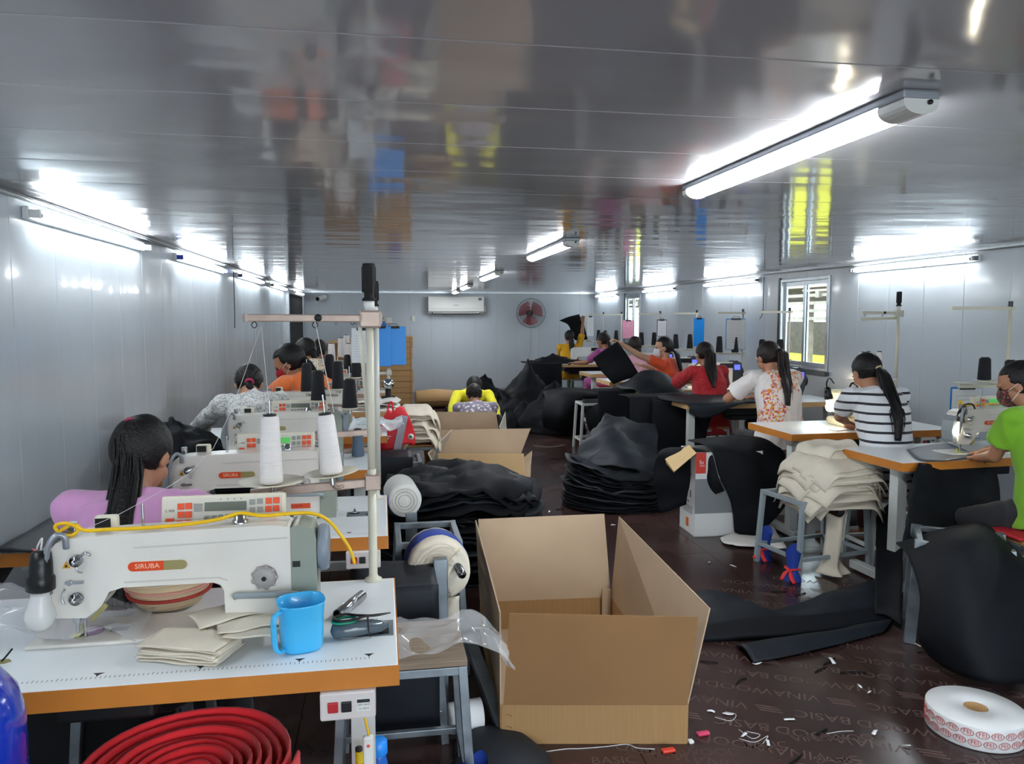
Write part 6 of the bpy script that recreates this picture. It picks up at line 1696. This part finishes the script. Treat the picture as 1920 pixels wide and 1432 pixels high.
cloth('black_sheet', [[P_(1150, 722, 8.6), P_(1200, 712, 8.7), P_(1240, 716, 8.8), P_(1270, 728, 8.6)], [P_(1165, 728, 8.2), P_(1205, 698, 8.3), P_(1245, 700, 8.3), P_(1275, 730, 8.2)], [P_(1195, 735, 7.98), P_(1225, 728, 7.97), P_(1255, 728, 7.98), P_(1290, 740, 8.0)], [P_(1200, 752, 7.97), P_(1222, 772, 7.95), P_(1235, 762, 7.95), P_(1262, 745, 7.98)]],
      M_blackfab2, 'dark fabric heaped on the table in front of the orange-shirted woman', 'fabric sheet', thick=.005, amp=.03, freq=4, seed=23)
cloth('black_sheet', [[P_(1112, 672, 8.9), P_(1135, 655, 8.88), P_(1158, 640, 8.86)], [P_(1126, 694, 8.9), P_(1150, 678, 8.92), P_(1178, 668, 8.9)], [P_(1150, 720, 8.9), P_(1172, 712, 8.92), P_(1200, 704, 8.9)]],
      M_blackfab, 'black square of fabric held up by the orange-shirted woman', 'fabric sheet', thick=.006, amp=.015, freq=4, seed=24)
cloth('black_sheet', [[P_(1049, 601, 14.2), P_(1066, 594, 14.18), P_(1086, 589, 14.16)], [P_(1066, 610, 14.25), P_(1078, 612, 14.25), P_(1096, 612, 14.2)], [P_(1074, 634, 14.3), P_(1082, 638, 14.3), P_(1102, 636, 14.25)]],
      M_blackfab, 'black square of fabric raised by the yellow-shirted woman', 'fabric sheet', thick=.006, amp=.02, freq=4, seed=25)
drape('black fabric hanging from the fourth right table, behind the floor stack', 2.35, 0, .6, 8.2, .72, top=.76, seed=5, back=.2)
cloth('black_sheet', [[P_(1092, 748, 8.9), P_(1130, 746, 8.9), P_(1175, 748, 8.9)], [P_(1094, 765, 8.7), P_(1135, 765, 8.6), P_(1178, 768, 8.6)], [P_(1102, 800, 8.65), P_(1140, 800, 8.55), P_(1180, 800, 8.55)], [P_(1118, 830, 8.7), P_(1145, 828, 8.6), P_(1180, 826, 8.6)]],
      M_blackfab, 'black fabric over the white stool legs left of the fourth right table', 'fabric sheet', thick=.006, amp=.03, freq=4, seed=26)
stool('white metal stool frame showing between black fabrics, right row', (2.5, 8.85, 0), .56, .36, .3, m=M_leg)
stool('white metal stool frame above the dark sweeping sheet', (2.28, 7.15, 0), .52, .3, .3, m=M_leg)
cloth('black_sheet', [[P_(1018, 735, 10.2), P_(1050, 727, 10.3), P_(1095, 728, 10.3), P_(1125, 732, 10.2)], [P_(1022, 748, 9.9), P_(1055, 738, 9.7), P_(1095, 740, 9.7), P_(1125, 742, 9.9)], [P_(1018, 778, 9.8), P_(1050, 775, 9.5), P_(1080, 772, 9.6), P_(1100, 765, 9.8)], [P_(1020, 800, 9.9), P_(1045, 806, 9.6), P_(1070, 800, 9.6), P_(1090, 790, 9.8)]],
      M_blackfab, 'rounded black fabric bundle on the floor before the magenta-shirted person', 'fabric sheet', thick=.01, amp=.03, freq=3, seed=27)
bag_heap('black fabric mound on the floor below the bundle before the magenta person', (2.35, 10.3, 0), (.45, .45), 5, h=.62)
drape('black fabric hanging from the table nearest the back wall', 2.42, 0, .62, 12.85, .72, top=.785, seed=7, back=.6)
bag_heap('black fabric heaped on the table nearest the back wall', (3.0, 13.25, .775), (.5, .25), 9, h=.12)
bag_heap('tall black fabric mound against the back, left of the last table', (2.35, 12.3, 0), (.55, .55), 8, h=.78)
bag_heap('small crumpled black fabric stack at the left foot of the mound', (1.98, 10.6, 0), (.22, .3), 12, h=.38)
bag_heap('long black fabric heap on the floor behind the crouching pair', (1.55, 11.6, 0), (.7, .5), 3, h=.62)
bag_heap('black bundle beside the crouching pair, right of the yellow sleeve', (1.50, 9.9, 0), (.33, .3), 6, h=.55)

# ---------------------------------------------------------------- white carton with draped fabric
def lining(c): return c
q0, q1, q2 = az(1302, 1007, 0), az(1268, 988, 0), az(1400, 1003, 0)
ang = math.atan2(q2.y - q0.y, q2.x - q0.x); 
t = thing('machine_carton', 'white and grey machine carton with red corner, half under black fabric', 'carton', (q0.x, q0.y, 0), -.03)
Wd, Dp, Ht = .50, .30, .61
m = MB()
for a, b in (((0, 0, 0), (Wd, .006, Ht)), ((0, Dp - .006, 0), (Wd, Dp, Ht)), ((0, .006, 0), (.006, Dp - .006, Ht)), ((Wd - .006, .006, 0), (Wd, Dp - .006, Ht)), ((0, 0, 0), (Wd, Dp, .006))): m.box2(a, b)
obj('carton_walls', m, mat('white_board', '#dedfdd', .6), t)
M_grey = mat('print_grey', '#83868a', .6)
m = MB(); m.box2((-.0015, -.0015, .17), (Wd + .0015, .0, .42)); obj('grey_band', m, M_grey, t)
m = MB(); m.prism([(.0, .46), (.075, .46), (.075, .61), (.0, .61)], -.0018, -.0002, 'xz'); o = obj('red_panel', m, mat('print_red', '#cf3a2c', .5), t)
m = MB(); add_text(m, 'Su', .035, facing((.042, -.002, .54))); add_text(m, 'YOU', .018, facing((.046, -.002, .515))); obj('brand_lettering', m, M_paper, o)
m = MB(); add_text(m, 'SUNSIR', .018, facing((-.001, .14, .235), (-1, 0, 0))); 
for k in range(5): m.box2((-.0012, .05, .20 - k * .012), (-.0004, .25 - .02 * (k % 2), .204 - k * .012))
for yy in (.09, .15, .21): m.box2((-.0012, yy - .012, .27), (-.0004, yy + .012, .32)); m.box2((-.0013, yy - .008, .43), (-.0004, yy + .008, .455))
obj('side_print', m, mat('print_faint', '#6d7073', .6), t)
m = MB(); m.box2((-.0014, .12, .045), (-.0004, .17, .11)); obj('orange_label', m, mat('print_orange', '#e07a1f', .5), t)
m = MB(); m.prism([(0, .575), (-.10, .53), (-.13, .43), (-.02, .40), (.03, .50)], 0, .0); 
m = MB(); m.add([(0, -.0, .61), (.02, .19, .635), (-.15, .22, .53), (-.16, .0, .48), (0, -.004, .606), (.02, .186, .631), (-.142, .216, .496), (-.152, .026, .466)], [(0, 1, 2, 3), (7, 6, 5, 4), (0, 3, 7, 4), (1, 0, 4, 5), (2, 1, 5, 6), (3, 2, 6, 7)]); obj('open_flap', m, mat('flap_tan', '#c9aa78', .7), t)
b0 = V((q0.x, q0.y, 0))
def bp_(x, y, z): return tuple(b0 + V((x, y, z)))
cloth('black_sheet', [[bp_(.06, .30, .65), bp_(.2, .31, .655), bp_(.54, .36, .67), bp_(.66, .34, .60)], [bp_(.08, .1, .655), bp_(.2, .1, .66), bp_(.54, .1, .675), bp_(.70, .1, .60)], [bp_(.11, -.03, .62), bp_(.22, -.04, .62), bp_(.45, -.06, .55), bp_(.69, -.02, .47)],
                      [bp_(.16, -.05, .45), bp_(.24, -.06, .40), bp_(.45, -.10, .36), bp_(.70, -.05, .32)], [bp_(.25, -.05, .25), bp_(.30, -.07, .2), bp_(.45, -.10, .18), bp_(.64, -.06, .2)], [bp_(.28, -.05, .04), bp_(.33, -.07, .02), bp_(.42, -.09, .02), bp_(.50, -.07, .07)]],
      M_blackfab, 'black fabric draped over the white machine carton', 'fabric sheet', thick=.007, amp=.015, freq=4.5, seed=31)
cloth('black_sheet', [[bp_(-.08, .3, .60), bp_(.06, .22, .61), bp_(.14, .1, .60)], [bp_(-.18, .28, .55), bp_(-.06, .2, .585), bp_(.12, -.02, .58)], [bp_(-.2, .3, .4), bp_(-.14, .25, .42), bp_(.15, -.05, .45)], [bp_(-.16, .3, .15), bp_(-.12, .27, .12), bp_(.2, -.045, .34)]],
      M_blackfab, 'black fabric bunched at the open flap of the white carton', 'fabric sheet', thick=.006, amp=.03, freq=6, seed=32)
t = thing('machine_carton', 'grey-banded carton with dark characters behind the black drape', 'carton', (2.72, 5.55, 0), 0)
m = MB()
for a, b in (((0, 0, 0), (.46, .006, .47)), ((0, .294, 0), (.46, .3, .47)), ((0, .006, 0), (.006, .294, .47)), ((.454, .006, 0), (.46, .294, .47))): m.box2(a, b)
obj('carton_walls', m, mat('white_board', '#dedfdd', .6), t)
m = MB(); m.box2((-.0015, -.0015, .14), (.4615, 0, .32)); obj('grey_band', m, M_grey, t)
m = MB(); add_text(m, '机', .075, facing((.26, -.002, .355))); add_text(m, 'SEWING', .02, facing((.22, -.002, .05))); obj('carton_lettering', m, M_ink, t)
m = MB(); m.add([(0, .0, .47), (.46, 0, .47), (.44, -.03, .53), (.02, -.02, .53), (0, .004, .47), (.46, .004, .47), (.44, -.026, .53), (.02, -.016, .53)], [(0, 1, 2, 3), (4, 7, 6, 5), (2, 6, 7, 3)]); obj('open_flap', m, mat('flap_tan', '#c9aa78', .7), t)
# stool with cream canvas pile, wrapped feet
t = stool('grey metal stool with blue-wrapped feet under the cream canvas pile', (2.66, 4.36, 0), .47, .48, .36, m=mat('stool_grey_paint', '#8b969b', .45), rz=.18)
canvas_pile('cream canvas piece in the tall pile on the grey stool', 'cream canvas pieces piled on the grey stool', (2.74, 4.32, .475), .62, .46, 20, .0125, 21, .13, rz=.1, amp=.012)
canvas_pile('rumpled cream canvas piece on top of the pile on the grey stool', 'rumpled canvas pieces topping the pile', (2.80, 4.40, .70), .46, .34, 4, .026, 25, .10, rz=.5, amp=.06)
cloth('canvas_piece', [[(2.66, 4.22, .38), (2.72, 4.16, .36), (2.80, 4.2, .40), (2.86, 4.3, .40)], [(2.64, 4.2, .24), (2.69, 4.12, .21), (2.76, 4.2, .22), (2.80, 4.27, .24)], [(2.62, 4.19, .1), (2.67, 4.10, .07), (2.72, 4.17, .09), (2.76, 4.22, .09)], [(2.58, 4.2, .015), (2.66, 4.05, .03), (2.71, 4.12, .012), (2.79, 4.14, .015)]], M_canvas, 'cream canvas strip hanging from the pile down to the floor', 'fabric piece', thick=.004, amp=.03, freq=6, seed=3)
for x, y, lb in ((1485, 1090, 'near right'), (1432, 1050, 'near left')):
    g = az(x, y, 0); tied('blue cloth tied with red ribbon on the %s foot of the canvas-pile stool' % lb, (g.x + .02, g.y + .03, 0), .19, .04)
cloth('white_sheet', flr((((1350, 1010, 0), (1400, 1000, .01), (1450, 992, .01)), ((1358, 1022, 0), (1410, 1020, .01), (1460, 1012, .01)), ((1380, 1028, 0), (1430, 1030, 0), (1475, 1030, 0)))), mat('white_canvas', '#e6e3dc', .85), 'white cloth lying on the floor under the grey stool', 'fabric piece', thick=.005, amp=.015, freq=7, seed=8, amp_dir=(0, 0, 1))
# sticker tape roll
t = thing('sticker_roll', 'large white roll of red-printed stickers on the floor at the bottom right', 'tape roll', (2.205, 2.47, 0))
m = MB(); R_ = .168; m.lathe([(.042, .006), (.05, .002), (R_, .002), (R_ + .002, .006), (R_ + .002, .086), (R_, .09), (.045, .092), (.042, .088), (.042, .006)], n=64); obj('label_coil', m, mat('label_white', '#d8dbdb', .3, var=.03), t)
m = MB(); m.lathe([(.0405, .004), (.0405, .089), (.034, .089), (.034, .004), (.0405, .004)], n=32); obj('cardboard_core', m, M_card, t)
m = MB()
for k in range(22):
    for z in (.03, .064):
        q = 2 * PI * k / 22 + (.14 if z > .05 else 0); c = V((math.cos(q), math.sin(q), 0)) * (R_ + .0024) + V((0, 0, z))
        M_ = facing(c, (math.cos(q), math.sin(q), 0))
        vs, fs = text_mesh('FEI', .022, .0002); m.add([M_ @ V(v) for v in vs], fs)
        ring = [M_ @ V((.021 * math.cos(a), .013 * math.sin(a), 0)) for a in [2 * PI * i / 12 for i in range(13)]]
        m.tube(ring, .0011, 4, 1)
obj('red_stickers', m, mat('sticker_red', '#b8473f', .5), t)
# scraps and threads on the floor
rr = random.Random(8)
for k, (x, y) in enumerate(((1333, 1335), (1365, 1340), (1612, 1288), (1630, 1300), (1420, 1245), (1030, 960), (1060, 948), (1150, 985), (1130, 998), (1330, 1055), (1375, 1062), (1720, 1210), (1085, 855), (1020, 800), (1560, 1240), (1480, 1350), (1440, 1395), (1395, 1380), (1700, 1400), (1640, 1375))):
    g = az(x, y, .0); s_ = .012 + .014 * rr.random(); a = rr.uniform(0, 6)
    rows = [[(g.x + s_ * (i - 1) * math.cos(a) - s_ * .6 * (j - .5) * math.sin(a), g.y + s_ * (i - 1) * math.sin(a) + s_ * .6 * (j - .5) * math.cos(a), .003 + .006 * rr.random()) for i in range(3)] for j in range(2)]
    cloth('scrap', rows, M_paper, 'small white scrap lying on the dark floor', 'scrap', 'white scraps scattered on the floor', thick=.001, amp=.004, freq=30, seed=k, nu=2, nv=2)
for k, (x, y) in enumerate(((1330, 1242), (1390, 1278), (1540, 1256), (1555, 1240), (1540, 1372), (1490, 1425), (1740, 1225), (1640, 1110), (1500, 1115), (1460, 1110), (1260, 890), (1050, 955), (1075, 880), (1040, 860), (1105, 905), (1600, 1262))):
    g = az(x, y, 0); a = rr.uniform(-.6, .6); l = .03 + .03 * rr.random()
    m = MB().tube([(-l, 0, .003), (0, rr.uniform(-.01, .01), .005), (l, 0, .003)], .003, 6, 3); o = obj('scrap', m, M_blackfab, None, 'short black offcut strip lying on the floor', 'scrap', 'black offcut strips scattered on the floor', loc=(g.x, g.y, 0)); o.rotation_euler = (0, 0, a)
def thread(label, pts, r=.0011):
    return tube_thing('thread', [tuple(az(x, y, 0) + V((0, 0, .002))) for x, y in pts], r, M_paper, label, 'thread', 4, 4)
thread('long loose white thread on the floor in front of the big carton', ((1022, 1410), (1060, 1405), (1090, 1404), (1140, 1400), (1175, 1396), (1195, 1403), (1228, 1405)), .0014)
for k, pts in enumerate((((1385, 1368), (1410, 1385), (1425, 1378), (1400, 1372)), ((1550, 1376), (1575, 1372), (1600, 1371)), ((1340, 1345), (1370, 1352), (1380, 1340), (1360, 1335)), ((1385, 1385), (1415, 1392), (1440, 1380), (1430, 1395)), ((1000, 835), (1030, 838), (1060, 834)))):
    thread('thin white thread tangle on the floor near the printed boards, no. ' .replace(', no. ', '') + (' by the carton corner', ' beside the sticker roll', ' by the white slips', ' at the bottom edge', ' in the far aisle')[k], pts)
for px, py, c_, lb, l in ((1253, 1410, '#d8402f', 'red and clear glue tube lying on the floor before the big carton', .05), (1318, 1378, '#d2456a', 'pink packet lying on the floor right of the big carton', .05), (1295, 1393, '#e6e6e2', 'white chalk stub on the floor at the carton corner', .02)):
    g = az(px, py, 0); m = MB(); m.box((0, 0, .006), (l, .022, .012), rz=.1); obj('packet', m, mat('packet_' + c_[1:], c_, .3), None, lb, 'packet', loc=(g.x, g.y, .001), bev=.004)

# ================================================================ CARTONS IN THE AISLE
def carton(label, FL, FR, BR, BL, h, flaps, mats, cat='carton', th=.005, name='cardboard_box', crease=True):
    """open carton; FL.. floor corners; flaps: dict side -> 4 top points offsets (a,b) as world points"""
    FL, FR, BR, BL = [V(p) for p in (FL, FR, BR, BL)]
    c = (FL + FR + BR + BL) / 4; c.z = 0
    t = thing(name, label, cat, c)
    def slab(a, b, a2, b2, nm, m, thick=th):
        mm = MB(); a, b, a2, b2 = [V(p) - c for p in (a, b, a2, b2)]
        n = (b - a).cross(a2 - a).normalized() * thick
        vs = [a, b, b2, a2, a + n, b + n, b2 + n, a2 + n]
        mm.add(vs, [(0, 3, 2, 1), (4, 5, 6, 7), (0, 1, 5, 4), (1, 2, 6, 5), (2, 3, 7, 6), (3, 0, 4, 7)]); return obj(nm, mm, m, t)
    up = V((0, 0, h)); body, inner = mats
    for a, b, k in ((FL, FR, 'front'), (FR, BR, 'right'), (BR, BL, 'back'), (BL, FL, 'left')):
        slab(a, b, a + up, b + up, 'side_panel', body)
        if k in flaps:
            f = flaps[k]; slab(f[0], f[1], f[2], f[3], 'flap', f[4] if len(f) > 4 else body)
    slab(BL + V((0, 0, .004)), BR + V((0, 0, .004)), FL + V((0, 0, .004)), FR + V((0, 0, .004)), 'bottom_panel', inner)
    return t
Y0 = 2.62
FL = az(940, 1393, 0); FR = az(1287, 1393, 0); BL = V((.47, 3.70, 0)); BR = V((1.13, 3.66, 0)); up = V((0, 0, .148))
eps = V((0, .0, .002))
ftl = ay(955, 1149, FL.y + .02); ftr = ay(1308, 1156, FR.y + .02)
t = carton('largest open cardboard box in the foreground aisle', FL, FR, BR, BL, .148, {
    'front': (FL + up + V((.008, 0, 0)), FR + up - V((.0, 0, 0)), ftl, ftr, M_card_dark),
    'right': (FR + up, BR + up, ay(1330, 1140, FR.y + .03), ay(1160, 968, 3.62), M_card_in),
    'back': (BR + up, BL + up, ay(1133, 963, 3.74), ay(897, 973, 3.76), M_card_in),
    'left': (BL + up, FL + up, ay(893, 975, 3.68), ay(939, 1147, FL.y + .01), M_card_in)}, (M_card, M_card_in))
base = V(t.location)
m = MB(); n_ = (FR - FL).normalized(); mid = FL.lerp(FR, .53) - base; m.box(mid + V((0, -.0035, .055)), (.07, .002, .11), rz=math.atan2(n_.y, n_.x)); obj('packing_tape', m, mat('brown_tape', '#a5793f', .25), t)
for k in range(3):
    m = MB(); q = FL - base + n_ * .018 + V((0, -.004, .025 + .045 * k)); m.bar(q, q + n_ * .02 + V((0, 0, -.008)), .004, .003); obj('staple_dent', m, mat('dent_brown', '#7a5a35', .6), t)
m = MB(); q = V((1.10, 3.64, .06)) - base; m.box(q + V((0, 0, .05)), (.045, .008, .18)); obj('joint_tab', m, M_card_in, t)
# two more open cartons
t = carton('second open cardboard box up the aisle, pale flap raised', (.50, 6.35, 0), (1.22, 6.30, 0), (1.30, 7.35, 0), (.52, 7.4, 0), .14, {
    'front': ((.50, 6.35, .14), (1.20, 6.30, .14), ay(820, 850, 6.38), ay(982, 850, 6.33), mat('card_light', '#cba97a', .75)),
    'right': ((1.22, 6.30, .14), (1.30, 7.35, .14), ay(994, 872, 6.35), ay(997, 845, 7.3), M_card_in),
    'back': ((1.30, 7.35, .14), (.52, 7.4, .14), ay(995, 803, 7.4), ay(800, 806, 7.45), M_card_in),
    'left': ((.52, 7.4, .14), (.50, 6.35, .14), ay(848, 805, 7.3), ay(803, 850, 6.4), mat('card_white', '#cfc8ba', .7))}, (M_card, M_card_in))
t = carton('third open cardboard box, farthest up the aisle before the crouching pair', (.42, 7.62, 0), (1.25, 7.6, 0), (1.3, 8.4, 0), (.45, 8.42, 0), .14, {
    'front': ((.42, 7.62, .14), (1.25, 7.6, .14), ay(786, 806, 7.64), ay(864, 804, 7.62), M_card_dark),
    'back': ((1.3, 8.4, .14), (.45, 8.42, .14), ay(930, 772, 8.42), ay(818, 772, 8.45), M_card_in),
    'right': ((1.25, 7.6, .14), (1.3, 8.4, .14), ay(936, 800, 7.8), ay(947, 772, 8.4), mat('card_white', '#cfc8ba', .7)),
    'left': ((.45, 8.42, .14), (.42, 7.62, .14), ay(815, 773, 8.4), ay(786, 803, 7.7), mat('card_white', '#cfc8ba', .7))}, (M_card, M_card_in))
# closed cartons at the back wall
m_ = M_card
for k in range(6):
    t = thing('closed_carton', ('closed brown carton at the floor of the back stack', 'closed carton in the back stack, second from the floor', 'closed carton in the back stack, third from the floor', 'closed carton in the back stack, fourth from the floor', 'closed carton in the back stack, just under the topmost', 'closed carton topmost in the stack by the back wall')[k], 'carton', (-.12, 14.0, .205 * k))
    m = MB(); m.box2((0 + .01 * (k % 2), 0, 0), (.66 + .008 * (k % 3), .8, .20)); obj('carton_body', m, M_card, t, bev=.006)
    m = MB(); m.box2((.0, -.002, .095), (.66, 0, .105)); m.box2((.62, -.003, .0), (.632, 0, .2)); obj('seam_tape', m, M_card_dark, t)
for k, (px, w) in enumerate(((608, .55),)):
    q = ay(612, 640, 14.2); t = thing('closed_carton', 'wide brown carton with opened top behind the white cones', 'carton', (q.x, 14.2, 0)); m = MB(); m.box2((0, 0, 0), (.6, .6, q.z - .03)); obj('carton_body', m, M_card_dark, t, bev=.006)
    m = MB(); m.add([(0, 0, q.z - .03), (.6, 0, q.z - .03), (.56, .2, q.z + .04), (.08, .16, q.z + .02)], [(0, 1, 2, 3), (3, 2, 1, 0)]); obj('top_flap', m, M_card, t)
q = ay(780, 765, 13.2)
t = thing('closed_carton', 'bulging brown carton lying before the back wall, left of the crouching pair', 'carton', (q.x, 13.2, 0))
m = MB(); m.rings([(0, .25, .15), (.02, .25, .15), (.35, .25, .155), (.72, .25, .15), (.75, .25, .15)], [(.22, .11), (.26, .14), (.27, .165), (.26, .14), (.22, .11)], (0, 1, 0), 28); obj('carton_body', m, M_card, t)
m = MB(); m.box2((.02, -.03, .13), (.72, -.015, .137)); obj('seam', m, M_card_dark, t)
m = MB(); q = ay(745, 632, 14.3); t = thing('blue_bag', 'crumpled royal blue bag on top of the carton stack', 'bag', (q.x - .02, 14.3, 1.231)); m.ell((0, 0, .08), (.13, .1, .085)); m.ell((-.08, 0, .09), (.07, .06, .07)); obj('bag_body', m, mat('royal_blue', '#2a2c9c', .6), t)
# crouching pair
person('person in yellow shirt crouching on the floor, facing the camera', dict(
    head_at=ay(889, 727, 9.75), heading=PI, lean=.55, bend=.5, head_heading=PI, pitch=1.0, sw=.18, s=1.15, hairmat=M_hair,
    hand_l=ay(935, 800, 9.4), hand_r=ay(848, 795, 9.4), pole_l=(1, 0, .2), pole_r=(-1, 0, .2), foot_l=(1.45, 9.45, .07), foot_r=(.95, 9.45, .07), splay=.6, shirt=fab('lemon_cotton', '#dbd317'), trousers=striped('dark_striped_cloth', '#33282c', '#a89aa0', 9, 'X', .6), sleeve=1.9, loose=.025, seed=16,
    tie=(0, -.1, .04), tail=[(0, .03, .01, .02), (0, .05, -.03, .02)], strands=16, voxel=.01))
person('person in grey dotted shirt crouching with back to the camera', dict(
    head_at=ay(889, 742, 8.95), heading=0, lean=.5, bend=.4, head_heading=0, pitch=.9, sw=.185, s=1.1, hairmat=M_hair_b,
    hand_l=(.95, 9.3, .25), hand_r=(1.2, 9.3, .25), foot_l=(.9, 9.15, .07), foot_r=(1.25, 9.15, .07), splay=.5, shirt=floral('grey_dotted_cloth', '#8d8496', [('#e2dfe2', 24, .38)], 3), trousers=F_dark, sleeve=.9, loose=.03, seed=17,
    tie=(0, -.095, .0), tail=[(0, -.02, -.04, .03), (0, -.03, -.1, .03)], strands=30, tiemat=M_alu, voxel=.01))
stool('low wooden stool under the crouching dotted-shirt person', (1.07, 8.55, 0), .14, .26, .2, seat=M_wood)
# black pile behind the big carton
layer_pile('black cut sheet in the pile behind the big carton', 'black sheets piled behind the largest box', (.46, 4.72, 0), 1.08, .9, 26, .52, 41, rz=.03, sag=.10, amp=.045, jit=.16, cr=.35)
cloth('black_sheet', [[P_(862, 925, 4.6), P_(905, 925, 4.55), P_(960, 925, 4.5), P_(1005, 935, 4.5)], [P_(868, 915, 4.75), P_(885, 905, 4.65), P_(940, 908, 4.6), P_(1000, 928, 4.6)], [P_(878, 905, 4.85), P_(903, 884, 4.8), P_(945, 900, 4.75), P_(995, 925, 4.7)]],
      M_blackfab2, 'folded black sheet sticking up on top of the pile behind the largest box', 'fabric sheet', thick=.005, amp=.01, freq=5, seed=33)
# fabric at the lower edge, left of the big carton
cloth('black_sheet', [[tuple(az(x, y, 0) + V((0, 0, h))) for x, y, h in r] for r in (((855, 1395, .02), (900, 1385, .05), (960, 1390, .04), (1010, 1410, .02)), ((850, 1420, .02), (900, 1410, .06), (960, 1415, .05), (1030, 1430, .02)), ((850, 1470, .01), (900, 1465, .03), (960, 1465, .03), (1040, 1470, .01)))],
      M_blackfab2, 'dark fabric spilling over the floor at the near edge of the largest box', 'fabric sheet', thick=.006, amp=.02, freq=6, seed=36)
t = thing('spool_machine', 'chrome round grinder head on the fifth table behind the thin pole', 'grinder', ay(728, 720, 6.9) + V((0, .1, -.03)))
m = MB(); m.lathe([(.0, -.05), (.03, -.048), (.05, -.02), (.05, .02), (.03, .05), (0, .052)], (0, 0, .02), 24, axis=(.4, -1, 0)); obj('chrome_cap', m, M_steel, t)
m = MB(); m.cyl((0, .02, -.10), (0, .02, .0), .025); m.box((0, .02, -.10), (.12, .1, .02)); obj('stand_foot', m, M_dark, t)
